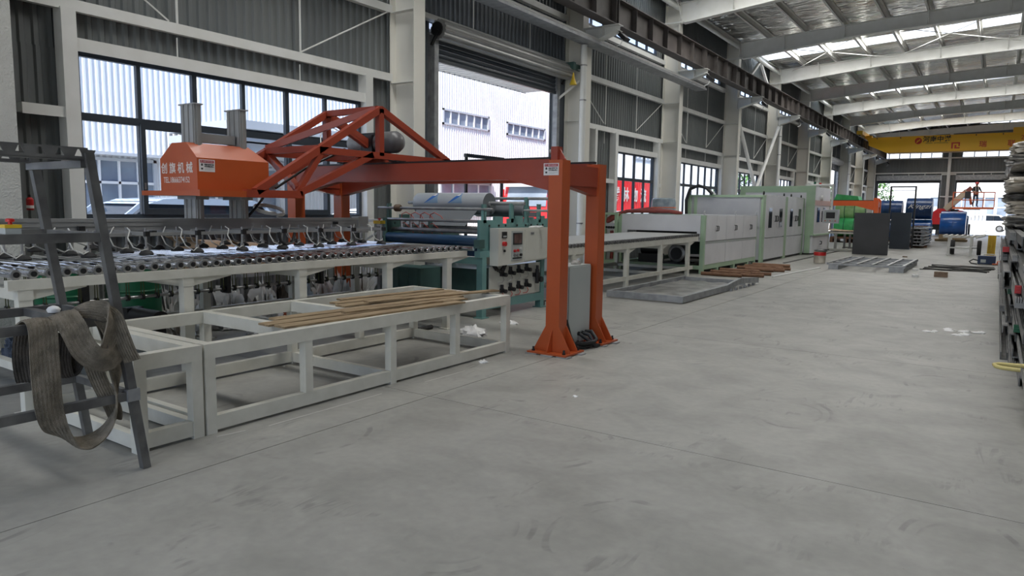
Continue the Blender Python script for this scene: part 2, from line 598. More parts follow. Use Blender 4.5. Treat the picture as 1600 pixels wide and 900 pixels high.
def foil_mat():
    m = mat('silver_foil_insulation', (0.74, 0.73, 0.70), (0.86, 0.85, 0.81), 0.2, 0.95, scale=1.2)
    nt = m.node_tree
    b = nt.nodes['Principled BSDF']
    g = nt.nodes.new('ShaderNodeNewGeometry')
    mp = nt.nodes.new('ShaderNodeMapping')
    mp.inputs['Scale'].default_value = (1.1, 3.6, 1.0)
    nt.links.new(g.outputs['Position'], mp.inputs[0])
    n = nt.nodes.new('ShaderNodeTexNoise')
    n.inputs['Scale'].default_value = 1.25
    n.inputs['Detail'].default_value = 2
    n.inputs['Distortion'].default_value = 0.6
    nt.links.new(mp.outputs[0], n.inputs['Vector'])
    bp = nt.nodes.new('ShaderNodeBump')
    bp.inputs['Strength'].default_value = 1.0
    bp.inputs['Distance'].default_value = 0.2
    nt.links.new(n.outputs[0], bp.inputs['Height'])
    nt.links.new(bp.outputs[0], b.inputs['Normal'])
    return m


FOIL = foil_mat()


def skylight_mat():
    m = bpy.data.materials.new('translucent_roof_sheet')
    m.use_nodes = True
    nt = m.node_tree
    nt.nodes.clear()
    o = nt.nodes.new('ShaderNodeOutputMaterial')
    t = nt.nodes.new('ShaderNodeBsdfTranslucent')
    t.inputs[0].default_value = (0.85, 0.87, 0.88, 1)
    nt.links.new(t.outputs[0], o.inputs[0])
    return m


SKYLIGHT = skylight_mat()

# ================================================================== STRUCTURE
# ---- ground and floor
single('yard_ground', MB().box(-90, -9.12, -40, 140, -0.12, -0.03).box(-9.12, 60, 64.5, 140, -0.12, -0.03).box(-9.12, 60, -40, -6.2, -0.12, -0.03), GROUND,
       'pale concrete yard outside the hall', 'ground', kind='structure')
floor = single('floor', MB().box(-9.12, 12.2, -6.2, 64.5, -0.2, -0.012), mat('joint_dark', (0.10, 0.10, 0.095), None, 0.9),
               'grey polished concrete hall floor with sawn joints', 'floor', kind='structure')
xs = [-9.12, -3.75, 1.65, 7.0, 12.2]
ys = [-6.2, -3.7] + [0.3 + 4.0 * k for k in range(0, 13)] + [64.5]
for i in range(len(xs) - 1):
    for j in range(len(ys) - 1):
        g = 0.0038
        part('floor_slab', MB().box(xs[i] + g, xs[i + 1] - g, ys[j] + g, ys[j + 1] - g, -0.011, 0.0), FLOOR, floor)

for (a, c) in (((-4.20, 2.66), (-4.17, 2.86)), ((-4.13, 3.02), (-4.12, 4.12)), ((-4.10, 4.63), (-4.09, 5.2))):
    part('chalk_mark', MB().bar((a[0], a[1], 0.0004), (c[0], c[1], 0.0004), 0.010, 0.0008), mat('chalk', (0.55, 0.54, 0.51), None, 0.9) if 'chalk' not in MATS else MATS['chalk'], floor)

# ---- left wall: corrugated cladding with openings
WX = -9.1


def corrugated_y(y0, y1, z0, z1, x=WX, pitch=0.145, depth=0.028, thick=0.02):
    """vertical ribs, sheet facing +x"""
    mb = MB()
    prof = []
    n = max(1, int(round((y1 - y0) / pitch)))
    p = (y1 - y0) / n
    for k in range(n):
        a = y0 + k * p
        prof += [(a, 0), (a + 0.42 * p, 0), (a + 0.55 * p, depth), (a + 0.87 * p, depth)]
    prof.append((y1, 0))
    m = len(prof)
    vs = [(x + d, y, z0) for (y, d) in prof] + [(x + d, y, z1) for (y, d) in prof]
    vs += [(x - thick, y0, z0), (x - thick, y1, z0), (x - thick, y0, z1), (x - thick, y1, z1)]
    fs = [(k, k + 1, m + k + 1, m + k) for k in range(m - 1)]
    b = 2 * m
    fs += [(b, b + 2, b + 3, b + 1), (0, m, b + 2, b), (m - 1, b + 1, b + 3, 2 * m - 1)]
    return mb.add(vs, fs)


wall_left = thing('wall_left', 'long grey ribbed steel wall with windows behind the machine line', 'wall', (WX, 0, 0), kind='structure')
WALL_TOP = 8.1
LOWER_WIN = {1: (-1.9, 2.3, 6), 2: (4.05, 8.54, 6), 4: (18.1, 20.9, 4), 5: (22.85, 27.05, 6)}
for b in (6, 7, 8, 10, 11):
    LOWER_WIN[b] = (YC[b] + 1.1, YC[b] + 5.1, 6)
DOOR_BAYS = {3: (10.38, 14.85), 9: (YC[9] + 0.9, YC[9] + 5.3)}
CLER = {}
for b in range(4, 12):
    CLER[b] = (YC[b] + 0.55, YC[b] + 5.45, 7)
HEAD, SILL = 3.30, 1.33


def sheet(y0, y1, z0, z1, m=PANEL):
    if y1 - y0 > 0.02 and z1 - z0 > 0.02:
        part('wall_panel', corrugated_y(y0, y1, z0, z1), m, wall_left)


for b in range(1, 12):
    ya, yb = YC[b], YC[b + 1]
    mm = PANEL_DARK if b == 3 else PANEL
    if b == 1:
        ya = -6.2
    top = 6.22 if b in CLER else WALL_TOP
    if b in LOWER_WIN:
        w0, w1, _ = LOWER_WIN[b]
        h = HEAD if b in (1, 2) else 3.20
        sheet(ya, w0, 0, h, mm)
        sheet(w1, yb, 0, h, mm)
        sheet(w0, w1, 0, SILL, mm)
        sheet(ya, yb, h, top, mm)
    elif b in DOOR_BAYS:
        w0, w1 = DOOR_BAYS[b]
        sheet(ya, w0, 0, 5.0, mm)
        sheet(w1, yb, 0, 5.0, mm)
        sheet(ya, yb, 5.0, top, mm)
    else:
        sheet(ya, yb, 0, top, mm)
    if b in CLER:
        c0, c1, _ = CLER[b]
        sheet(ya, c0, 6.22, 7.12, mm)
        sheet(c1, yb, 6.22, 7.12, mm)
        sheet(ya, yb, 7.12, WALL_TOP, mm)
sheet(YC[12], 64.3, 0, WALL_TOP)

# girts (white Z-purlins on the cladding)
gx0, gx1 = -9.06, -8.90


def girt(y0, y1, z, h=0.11, m=WHITE_STEEL):
    part('girt', MB().box(gx0, gx1, y0, y1, z - h, z).box(gx1 - 0.012, gx1, y0, y1, z - h - 0.02, z - h), m, wall_left)


for b in range(1, 12):
    ya, yb = YC[b] + 0.14, YC[b + 1] - 0.14
    for z in (5.0, 6.18):
        if b == 3 and z < 5.1:
            continue
        girt(ya, yb, z)
    if b not in DOOR_BAYS:
        girt(ya, yb, 3.85 if b in (1, 2) else 3.78)
    if b in LOWER_WIN:
        w0, w1, _ = LOWER_WIN[b]
        h = HEAD if b in (1, 2) else 3.20
        girt(w0 - 0.02, w1 + 0.02, h + 0.13, 0.13)
        girt(w0 - 0.02, w1 + 0.02, SILL, 0.10)
        girt(ya, w0 - 0.16, 2.63 if b in (1, 2) else 2.4, 0.10)
        girt(w1 + 0.16, yb, 2.63 if b in (1, 2) else 2.4, 0.10)
        for yy in (w0 - 0.17, w1 + 0.01):
            part('window_post', MB().box(gx0, gx1 + 0.03, yy, yy + 0.16, 0, (3.74 if b in (1, 2) else 3.67)), WHITE_STEEL, wall_left)
        # sag rods
        for t in (0.32, 0.66):
            ym = ya + (yb - ya) * t
            part('sag_rod', MB().cyl((-8.95, ym, h + 0.13), (-8.95, ym, 3.68), 0.009, 6), WHITE_STEEL, wall_left)
            part('sag_rod', MB().cyl((-8.93, ym, 3.84), (-8.93, ym, 4.90), 0.016, 6), WHITE_STEEL, wall_left)
            part('sag_rod', MB().cyl((-8.95, ym, 5.0), (-8.95, ym, 6.08), 0.009, 6), WHITE_STEEL, wall_left)
        # diagonal tie rods at the bay ends
        part('tie_rod', MB().cyl((-8.92, ya + (yb - ya) * 0.66, 3.86), (-8.92, yb - 0.05, 4.90), 0.012, 6), WHITE_STEEL, wall_left)
        part('tie_rod', MB().cyl((-8.92, ya + (yb - ya) * 0.30, 3.86), (-8.92, ya + 0.05, 4.90), 0.012, 6), WHITE_STEEL, wall_left)
    elif b in DOOR_BAYS:
        for t in (0.36, 0.72):
            ym = ya + (yb - ya) * t
            part('sag_rod', MB().cyl((-8.95, ym, 5.1), (-8.95, ym, 6.08), 0.009, 6), WHITE_STEEL, wall_left)

# extra posts beside the second window
for yy in (16.3, 16.75):
    part('window_post', MB().box(gx0, gx1 + 0.02, yy, yy + 0.12, 0, 3.67), WHITE_STEEL, wall_left)


# ---- windows
def window(n, y0, y1, z0, z1, panes, transom, label, fx=-9.03, sash=False):
    root = thing('window_%d' % n, label, 'window', (fx, y0, z0), kind='structure')
    fw = 0.055
    t = 0.07
    part('frame', MB().box(fx - t / 2, fx + t / 2, y0, y1, z0, z0 + fw + 0.02), ALUFRAME, root)
    part('frame', MB().box(fx - t / 2, fx + t / 2, y0, y1, z1 - fw, z1), ALUFRAME, root)
    for yy in (y0, y1 - fw):
        part('frame', MB().box(fx - t / 2, fx + t / 2, yy, yy + fw, z0 + fw + 0.02, z1 - fw), ALUFRAME, root)
    if transom:
        part('transom', MB().box(fx - t / 2, fx + t / 2, y0 + fw, y1 - fw, transom - 0.05, transom + 0.04), ALUFRAME, root)
    st = (y1 - y0) / panes
    for k in range(1, panes):
        yy = y0 + st * k
        w = 0.05 if k % 2 else 0.066
        if transom:
            part('mullion', MB().box(fx - t / 2 + 0.005, fx + t / 2 - 0.005, yy - w / 2, yy + w / 2, transom + 0.04, z1 - fw), ALUFRAME, root)
            part('mullion', MB().box(fx - t / 2 + 0.005, fx + t / 2 - 0.005, yy - w / 2, yy + w / 2, z0 + fw + 0.02, transom - 0.05), ALUFRAME, root)
        else:
            part('mullion', MB().box(fx - t / 2 + 0.005, fx + t / 2 - 0.005, yy - w / 2, yy + w / 2, z0 + fw + 0.02, z1 - fw), ALUFRAME, root)
    for k in range(panes):
        a, c = y0 + st * k + 0.03, y0 + st * (k + 1) - 0.03
        lv = [(z0 + 0.075, transom - 0.05), (transom + 0.04, z1 - fw)] if transom else [(z0 + 0.075, z1 - fw)]
        for (p, q) in lv:
            part('pane', MB().box(fx - 0.004, fx + 0.004, a, c, p, q), GLASS, root)
    if sash:
        for k in (1, 4):
            a, c = y0 + st * k - 0.02, y0 + st * (k + 1) + 0.03
            s = part('sash', MB().box(fx + 0.03, fx + 0.07, a, a + 0.06, z0 + 0.07, transom - 0.02).box(fx + 0.03, fx + 0.07, c - 0.06, c, z0 + 0.07, transom - 0.02)
                     .box(fx + 0.03, fx + 0.07, a + 0.06, c - 0.06, z0 + 0.07, z0 + 0.15).box(fx + 0.03, fx + 0.07, a + 0.06, c - 0.06, transom - 0.09, transom - 0.02), ALUFRAME, root)
            part('latch', MB().box(fx + 0.07, fx + 0.085, a + 0.015, a + 0.035, 1.72, 1.80), STEEL, s)
    return root


wn_i = 1
names = {1: 'dark framed window in the bay before the rough first column', 2: 'wide dark framed window with two rows of panes behind the vacuum lifter', 4: 'dark framed window looking out on a red trailer with white characters',
         5: 'dark framed window above the grey hood of the oven', 6: 'dark framed window behind the crossed wall braces', 7: 'dark framed window just past the crossed wall braces',
         8: 'dark framed window between the braced bay and the far shutter door', 10: 'dark framed window in the bay past the far shutter door', 11: 'dark framed window in the last bay before the end wall'}
for b in sorted(LOWER_WIN):
    w0, w1, n = LOWER_WIN[b]
    window(wn_i, w0, w1, SILL, HEAD if b in (1, 2) else 3.20, n, 2.56 if b in (1, 2) else 2.44, names[b], sash=(b in (1, 2)))
    wn_i += 1
for b in sorted(CLER):
    w0, w1, n = CLER[b]
    o = window(wn_i, w0, w1, 6.22, 7.12, n, None, 'strip of small high panes under the eaves behind the crane runway', fx=-9.05)
    o['group'] = 'high strip windows under the eaves'
    wn_i += 1

# ---- columns
COLUMN_W = 0.28


def column(i, y, m):
    y0, y1 = y - COLUMN_W / 2, y + COLUMN_W / 2
    lab = 'tall cream painted steel H column on the left wall'
    o = thing('wall_column', lab, 'column', (-8.7, y, 0), kind='structure', group='steel columns of the left wall')
    mb = MB()
    mb.box(-8.42, -8.40, y0, y1, 0, 5.45)
    mb.box(-8.97, -8.95, y0, y1, 0, 8.0)
    mb.box(-8.95, -8.42, y - 0.007, y + 0.007, 0, 5.45)
    part('shaft', mb, m, o)
    mb = MB()
    mb.box(-8.52, -8.50, y0, y1, 5.84, 7.9)
    mb.box(-8.95, -8.52, y - 0.007, y + 0.007, 5.45, 7.9)
    part('upper_shaft', mb, COLUMN, o)
    mb = MB()
    mb.prism([(-8.50, 5.45), (-8.38, 5.45), (-7.60, 5.70), (-7.60, 5.83), (-8.50, 5.83)], 'y', y - 0.008, y + 0.008)
    mb.box(-8.52, -7.58, y - 0.14, y + 0.14, 5.825, 5.84)
    mb.add([(-8.42, y - 0.14, 5.45), (-8.42, y + 0.14, 5.45), (-7.6, y + 0.14, 5.70), (-7.6, y - 0.14, 5.70),
            (-8.42, y - 0.14, 5.465), (-8.42, y + 0.14, 5.465), (-7.6, y + 0.14, 5.715), (-7.6, y - 0.14, 5.715)],
           [(0, 1, 2, 3), (7, 6, 5, 4), (0, 4, 5, 1), (1, 5, 6, 2), (2, 6, 7, 3), (3, 7, 4, 0)])
    part('crane_bracket', mb, WHITE_STEEL, o)
    part('stiffener', MB().box(-8.0, -7.99, y - 0.13, y + 0.13, 5.60, 5.825), WHITE_STEEL, o)
    for z in (4.89, 3.69):
        part('girt_cleat', MB().box(-8.95, -8.43, y - 0.135, y - 0.02, z - 0.004, z + 0.006), WHITE_STEEL, o)
    part('tie_plate', MB().box(-9.0, -8.36, y - 0.19, y - 0.15, 7.27, 7.31), WHITE_STEEL, o)
    # base plate
    part('base_plate', MB().box(-9.02, -8.39, y - 0.16, y + 0.16, 0, 0.025), COLUMN, o)


for i, y in enumerate(YC):
    if i == 0:
        continue
    if i == 2:
        y = 3.06
    column(i, y, COLUMN_ROUGH if i == 2 else COLUMN)

# floodlights hung at the bracket tips
FLOOD = ['just past the big shutter door', 'past the window with the red trailer', 'at the near side of the crossed wall braces', 'at the far side of the crossed wall braces', 'one bay past the crossed wall braces',
         'at the near side of the far left shutter', 'at the far side of the far left shutter', 'last but one before the end wall', 'in the corner of the end wall']
for i in range(4, 13):
    y = YC[i]
    f = thing('flood_light', 'flood light on the bracket ' + FLOOD[i - 4], 'lamp', (-7.6, y, 5.55), group='flood lights under the crane brackets')
    part('housing', MB().bar((-7.62, y + 0.10, 5.64), (-7.46, y + 0.10, 5.50), 0.26, 0.09, up=(0.6, 0, 0.8)), BLACK, f)
    part('lens', MB().bar((-7.60, y + 0.10, 5.575), (-7.49, y + 0.10, 5.478), 0.21, 0.012, up=(0.6, 0, 0.8)), WHITE_PLASTIC, f)
    part('yoke', MB().cyl((-7.62, y - 0.02, 5.70), (-7.56, y + 0.08, 5.62), 0.018, 6), BLACK, f)
    part('lead', MB().tube([(-7.58, y + 0.02, 5.66), (-7.52, y + 0.0, 5.5), (-7.56, y - 0.02, 5.38), (-7.66, y - 0.06, 5.34)], 0.012, 5), WHITE_PLASTIC, f)

# ---- crane runway
for b in range(1, 12):
    ya, yb = YC[b] + 0.004, YC[b + 1] - 0.004
    r = thing('crane_runway_beam', 'dark brown steel runway girder with ribs carried on the wall brackets', 'beam', (-7.8, ya, 5.84), kind='structure', group='crane runway girders')
    part('girder', MB().ibeam_y(-7.8, ya, yb, 5.842, 6.45, 0.30, 0.022, 0.012), CRANE_STEEL, r)
    part('rail', MB().box(-7.83, -7.77, ya, yb, 6.45, 6.53), CRANE_STEEL, r)
    ref = None
    for k in range(7):
        y = ya + 0.06 + (yb - ya - 0.12) * k / 6
        for s in (-1, 1):
            x0, x1 = (-7.793, -7.665) if s > 0 else (-7.935, -7.807)
            part('stiffener', MB().box(x0, x1, y - 0.006, y + 0.006, 5.866, 6.426), CRANE_STEEL, r)

# cable tray and pipe along the column faces
tray = thing('cable_tray', 'long grey tray running under the crane runway along the column faces', 'tray', (-8.25, 0, 5.5))
part('tray_bottom', MB().box(-8.39, -8.02, -6, 22.6, 5.405, 5.42), DULL_STEEL, tray)
part('tray_side', MB().box(-8.03, -8.02, -6, 22.6, 5.42, 5.47), DULL_STEEL, tray)
single('service_pipe', MB().cyl((-8.12, -6, 5.52), (-8.12, 22.6, 5.52), 0.05, 10), WHITE_STEEL, 'long white pipe lying on the tray under the runway', 'pipe', (-8.12, -6, 5.52), smooth=True)

# downpipes
for (yy, lab) in ((14.98, 'thick white downpipe strapped to the column past the shutter door'), (33.16, 'thick white downpipe beside the crossed wall braces'), (51.2, 'thick white downpipe beside the far shutter door')):
    d = thing('downpipe', lab, 'pipe', (-8.31, yy, 0))
    part('pipe', MB().cyl((-8.31, yy, 0.0), (-8.31, yy, 5.38), 0.075, 14), WHITE_STEEL, d, smooth=True)
    for z in (1.2, 2.6, 4.1, 4.9):
        part('strap', MB().cyl((-8.31, yy, z), (-8.31, yy, z + 0.03), 0.082, 14), STEEL, d, smooth=True)

# crossed tube braces in one bay
br = thing('wall_cross_brace', 'pair of fat white tubes crossing in an X on the left wall', 'brace', (-8.5, 30.4, 0), kind='structure')
part('brace_tube', MB().cyl((-8.5, YC[6] + 0.2, 5.0), (-8.5, YC[7] - 0.75, 0.3), 0.07, 12), WHITE_STEEL, br, smooth=True)
part('brace_tube', MB().cyl((-8.35, YC[7] - 0.55, 5.3), (-8.35, YC[6] + 0.2, 0.4), 0.07, 12), WHITE_STEEL, br, smooth=True)
br = thing('eave_v_brace', 'white steel V brace above the runway under the eave', 'brace', (-8.6, 30.5, 6.5), kind='structure')
part('brace_leg', MB().bar((-8.6, 30.45, 7.7), (-8.6, 28.2, 6.35), 0.09), WHITE_STEEL, br)
part('brace_leg', MB().bar((-8.6, 30.55, 7.7), (-8.6, 32.8, 6.35), 0.09), WHITE_STEEL, br)
for b in range(3, 12):
    t = single('eave_tube', MB().cyl((-8.55, YC[b] + 0.16, 7.72), (-8.55, YC[b + 1] - 0.16, 7.72), 0.075, 12), WHITE_STEEL,
               'white round tie tube under the eave between two frames', 'tube', (-8.55, YC[b], 7.72), smooth=True, group='eave tie tubes', kind='structure')

# ---- roof frames
BOT = [(-8.95, 7.28), (-8.42, 7.28), (-4.4, 7.67), (RIDGE_X, 7.86)]


def rafter(y):
    r = thing('roof_beam', 'deep white tapered steel roof beam spanning the hall', 'beam', (RIDGE_X, y, 8), kind='structure', group='white roof beams')
    for side in (-1, 1):
        def X(x):
            return x if side < 0 else 2 * RIDGE_X - x
        top = [(-8.95, roof_z(-8.95)), (RIDGE_X, roof_z(RIDGE_X))]
        mb = MB()
        poly = [(X(p), q) for (p, q) in BOT] + [(X(p), q) for (p, q) in reversed(top)]
        mb.prism(poly, 'y', y - 0.006, y + 0.006)
        part('web', mb, WHITE_STEEL, r)
        mb = MB()
        for k in range(1, len(BOT) - 1):
            (a, za), (c, zc) = BOT[k], BOT[k + 1]
            mb.bar((X(a), y, za), (X(c), y, zc), 0.24, 0.022)
        part('lower_flange', mb, WHITE_STEEL, r)
        part('upper_flange', MB().bar((X(top[0][0]), y, top[0][1]), (X(top[1][0]), y, top[1][1]), 0.24, 0.022), WHITE_STEEL, r)
        for xx in (-8.5, -6.9, -4.9, -2.4, -0.2):
            zb = 7.29 + (0.097 * (min(xx, -4.4) + 8.42)) + max(0, xx + 4.4) * 0.032
            part('stiffener', MB().box(X(xx) - 0.006, X(xx) + 0.006, y - 0.115, y - 0.006, zb + 0.01, roof_z(xx) - 0.02), WHITE_STEEL, r)
            part('fly_brace', MB().bar((X(xx) + 0.03, y - 0.02, zb + 0.05), (X(xx) + 0.03, y - 0.5, roof_z(xx) + 0.02), 0.025, 0.025), WHITE_STEEL, r)


for y in YC[1:]:
    rafter(y)

ceiling = thing('ceiling', 'shallow pitched roof lined with silver foil insulation', 'ceiling', (RIDGE_X, 0, 8), kind='structure')
px = [-8.75 + 1.28 * k for k in range(9)]
for x in px:
    for X in ((x,) if abs(x - RIDGE_X) < 0.3 else (x, 2 * RIDGE_X - x)):
        z = roof_z(X)
        part('purlin', MB().box(X - 0.008, X + 0.008, -6.2, 64.3, z + 0.012, z + 0.19).box(X - 0.075, X + 0.008, -6.2, 64.3, z + 0.012, z + 0.02)
             .box(X - 0.008, X + 0.075, -6.2, 64.3, z + 0.175, z + 0.185), WHITE_STEEL, ceiling)
edges = [-6.2]
for (a, c) in STRIPS[:6]:
    edges += [a, c]
edges.append(64.3)
for k in range(len(edges) - 1):
    ya, yb = edges[k], edges[k + 1]
    for side in (-1, 1):
        sky = k % 2 == 1 and side < 0
        x0, x1 = (-9.1, RIDGE_X) if side < 0 else (RIDGE_X, 12.1)
        seg = 1 if sky else max(1, int(round((yb - ya) / 5.3)))
        for q in range(seg):
            y0, y1 = ya + (yb - ya) * q / seg, ya + (yb - ya) * (q + 1) / seg
            z0, z1 = roof_z(x0) + 0.195, roof_z(x1) + 0.195
            mb = MB().add([(x0, y0, z0), (x1, y0, z1), (x1, y1, z1), (x0, y1, z0), (x0, y0, z0 + 0.05), (x1, y0, z1 + 0.05), (x1, y1, z1 + 0.05), (x0, y1, z0 + 0.05)],
                          [(0, 1, 2, 3), (4, 7, 6, 5), (0, 4, 5, 1), (1, 5, 6, 2), (2, 6, 7, 3), (3, 7, 4, 0)])
            part('skylight_sheet' if sky else 'roof_panel', mb, SKYLIGHT if sky else FOIL, ceiling)
# roof wind rods
for (a, b) in ((6, 7), (4, 5)):
    for (xa, xb) in ((-8.0, -3.9), (-3.9, 0.2), (0.2, 4.3)):
        for s in (0, 1):
            p = (xa if s else xb, YC[a] + 0.1)
            q = (xb if s else xa, YC[b] - 0.1)
            zo = -0.12 - 0.05 * s
            part('wind_rod', MB().cyl((p[0], p[1], roof_z(p[0]) + zo), (q[0], q[1], roof_z(q[0]) + zo), 0.014, 6), WHITE_STEEL, ceiling)

# ---- other walls
wall_right = single('wall_right', MB().box(12.1, 12.2, -6.2, 64.5, 0, 8.1), PANEL, 'plain grey wall on the storage side of the hall', 'wall', kind='structure')
wall_near = single('wall_near', MB().box(-9.2, -8.3, -6.2, -6.1, 0, 8.4).box(6.9, 12.2, -6.2, -6.1, 0, 8.4).box(-8.3, 6.9, -6.2, -6.1, 6.0, 8.4), PANEL,
                   'grey end wall with an opening widened to let in fill light', 'wall', kind='structure')  # unseen wall, opening enlarged to bring fill daylight from behind the camera

FY = 64.3
wall_far = thing('wall_far', 'dark grey end wall with two open shutter doors and a strip of high panes', 'wall', (0, FY, 0), kind='structure')


def corrugated_x(x0, x1, z0, z1, y=FY, pitch=0.2, depth=0.03):
    mb = MB()
    n = max(1, int(round((x1 - x0) / pitch)))
    p = (x1 - x0) / n
    prof = []
    for k in range(n):
        a = x0 + k * p
        prof += [(a, 0), (a + 0.42 * p, 0), (a + 0.55 * p, -depth), (a + 0.87 * p, -depth)]
    prof.append((x1, 0))
    m = len(prof)
    mb.add([(x, y + d, z0) for (x, d) in prof] + [(x, y + d, z1) for (x, d) in prof], [(k, m + k, m + k + 1, k + 1) for k in range(m - 1)])
    return mb.box(x0, x1, y + 0.005, y + 0.03, z0, z1)


FD = [(-8.3, -3.87), (-2.9, 1.55), (2.5, 6.95)]
FWIN = [(-8.3, -3.9), (-2.6, 0.45), (1.6, 4.6)]
xprev = -9.1
for (a, c) in FD:
    part('wall_panel', corrugated_x(xprev, a, 0, 4.6), PANEL, wall_far)
    xprev = c
part('wall_panel', corrugated_x(xprev, 12.1, 0, 4.6), PANEL, wall_far)
part('wall_panel', corrugated_x(-9.1, 12.1, 4.6, 5.95), PANEL, wall_far)
part('wall_panel', corrugated_x(-9.1, 12.1, 7.0, 8.4), PANEL, wall_far)
xprev = -9.1
for (a, c) in FWIN:
    part('wall_panel', corrugated_x(xprev, a, 5.95, 7.0), PANEL, wall_far)
    xprev = c
part('wall_panel', corrugated_x(xprev, 12.1, 5.95, 7.0), PANEL, wall_far)
for z in (4.82, 5.95):
    part('girt', MB().box(-8.9, 11.5, FY - 0.18, FY - 0.04, z - 0.1, z), WHITE_STEEL, wall_far)
for (a, c) in FD:
    for k in range(1, 4):
        x = a + (c - a) * k / 4
        part('stud', MB().box(x - 0.03, x + 0.03, FY - 0.14, FY - 0.05, 4.5, 4.72), WHITE_STEEL, wall_far)
for x in (-3.38, 2.0, 7.4):
    part('wind_column', MB().box(x - 0.1, x + 0.1, FY - 0.47, FY - 0.45, 0, 8.2).box(x - 0.006, x + 0.006, FY - 0.45, FY - 0.2, 0, 8.2).box(x - 0.1, x + 0.1, FY - 0.2, FY - 0.18, 0, 8.2), WHITE_STEEL, wall_far)
    for z in (2.9, 4.6):
        part('bracket', MB().box(x - 0.48, x + 0.48, FY - 0.17, FY - 0.05, z, z + 0.1), WHITE_STEEL, wall_far)
for (a, c), lab in zip(FWIN, ('strip of high bright panes over the left end door', 'strip of high bright panes over the door with the boom lift', 'strip of high panes at the storage end')):
    root = thing('window_%d' % wn_i, lab, 'window', (a, FY, 5.95), kind='structure')
    wn_i += 1
    n = 6 if a < -5 else 4
    for k in range(n + 1):
        x = a + (c - a) * k / n
        part('mullion', MB().box(x - 0.035, x + 0.035, FY - 0.03, FY + 0.03, 5.95, 7.0), WHITE_STEEL, root)
    for k in range(n):
        x0, x1 = a + (c - a) * k / n + 0.035, a + (c - a) * (k + 1) / n - 0.035
        part('pane', MB().box(x0, x1, FY - 0.004, FY + 0.004, 5.95, 7.0), GLASS, root)


# ---- shutter doors
def shutter_far(n, x0, x1, lab):
    r = thing('door_%d' % n, lab, 'door', ((x0 + x1) / 2, FY, 0), kind='structure')
    part('shutter_roll', MB().box(x0, x1, FY - 0.45, FY - 0.08, 4.2, 4.58), DULL_STEEL, r)
    part('bottom_bar', MB().box(x0, x1, FY - 0.12, FY - 0.06, 4.0, 4.2), ALUFRAME, r)
    for x in (x0, x1 - 0.1):
        part('guide_rail', MB().box(x, x + 0.1, FY - 0.14, FY - 0.03, 0, 4.2), ALUFRAME, r)


shutter_far(2, FD[0][0], FD[0][1], 'open shutter door in the end wall with trees outside')
shutter_far(3, FD[1][0], FD[1][1], 'open shutter door in the end wall behind the boom lift')
shutter_far(4, FD[2][0], FD[2][1], 'open shutter door in the end wall behind the wrapped steel stack')


def shutter_left(n, y0, y1, lab, motor=True):
    r = thing('door_%d' % n, lab, 'door', (WX, (y0 + y1) / 2, 0), kind='structure')
    part('lintel', MB().box(-9.06, -8.90, YC[3] + 0.14 if n == 1 else y0 - 0.5, y1 + 0.6, 5.0, 5.09), WHITE_STEEL, r)
    rp = [(-8.82 + (0.19 if k % 3 else 0.168) * math.cos(k * math.pi / 21), 4.83 + (0.19 if k % 3 else 0.168) * math.sin(k * math.pi / 21)) for k in range(42)]
    part('shutter_roll', MB().prism(rp, 'y', y0 - 0.05, y1 + 0.25), ALU, r)
    for k in range(5):
        z = 4.35 + 0.09 * k
        part('shutter_slat', MB().prism([(-8.99, z), (-8.965, z + 0.01), (-8.955, z + 0.045), (-8.965, z + 0.08), (-8.99, z + 0.088)], 'y', y0 + 0.05, y1 - 0.02), ALUFRAME, r)
    part('bottom_bar', MB().box(-9.0, -8.94, y0 + 0.05, y1 - 0.02, 4.28, 4.35), ALUFRAME, r)
    for y in (y0 - 0.06, y1 - 0.06):
        part('guide_rail', MB().box(-9.02, -8.90, y, y + 0.12, 0, 4.75), DULL_STEEL, r)
    for y in (y0 - 0.10, y1 + 0.22):
        part('end_plate', MB().cyl((-8.82, y, 4.83), (-8.82, y + 0.03, 4.83), 0.13, 14), BLACK, r, smooth=True)
        part('bracket_arm', MB().bar((-8.95, y + 0.01, 4.55), (-8.78, y + 0.01, 4.80), 0.05, 0.04), BLACK, r)
    # jamb returns
    part('jamb', MB().box(-9.16, -9.03, y1, y1 + 0.06, 0, 4.8).box(-9.03, -8.99, y1, y1 + 0.55, 0, 4.8), PANEL_DARK, r)
    part('jamb', MB().box(-9.16, -9.03, y0 - 0.06, y0, 0, 4.8), DULL_STEEL, r)
    if motor:
        mo = part('motor', MB().cyl((-8.66, y1 + 0.22, 4.95), (-8.66, y1 + 0.55, 4.95), 0.075, 12).box(-8.80, -8.58, y1 + 0.12, y1 + 0.24, 4.86, 5.03), TEAL_DARK, r, smooth=True)
        part('warning_cone', MB().lathe([(0.09, 0), (0.04, 0.14), (0.015, 0.28)], (-8.60, y1 + 0.16, 4.50), 'z', 10), YELLOW, mo, smooth=True)
        part('strut', MB().bar((-8.95, y1 + 0.0, 4.15), (-8.50, y1 + 0.50, 4.72), 0.05, 0.05), WHITE_STEEL, r)


shutter_left(1, DOOR_BAYS[3][0], DOOR_BAYS[3][1], 'raised grey roller shutter over the open doorway behind the gantry')
shutter_left(5, DOOR_BAYS[9][0], DOOR_BAYS[9][1], 'raised grey roller shutter near the end of the left wall', motor=False)

# ================================================================== FOREGROUND RACK AND SLING
def rk(z, far=True):
    return 2.09 - 0.128 * z if far else 0.25 + 0.128 * z


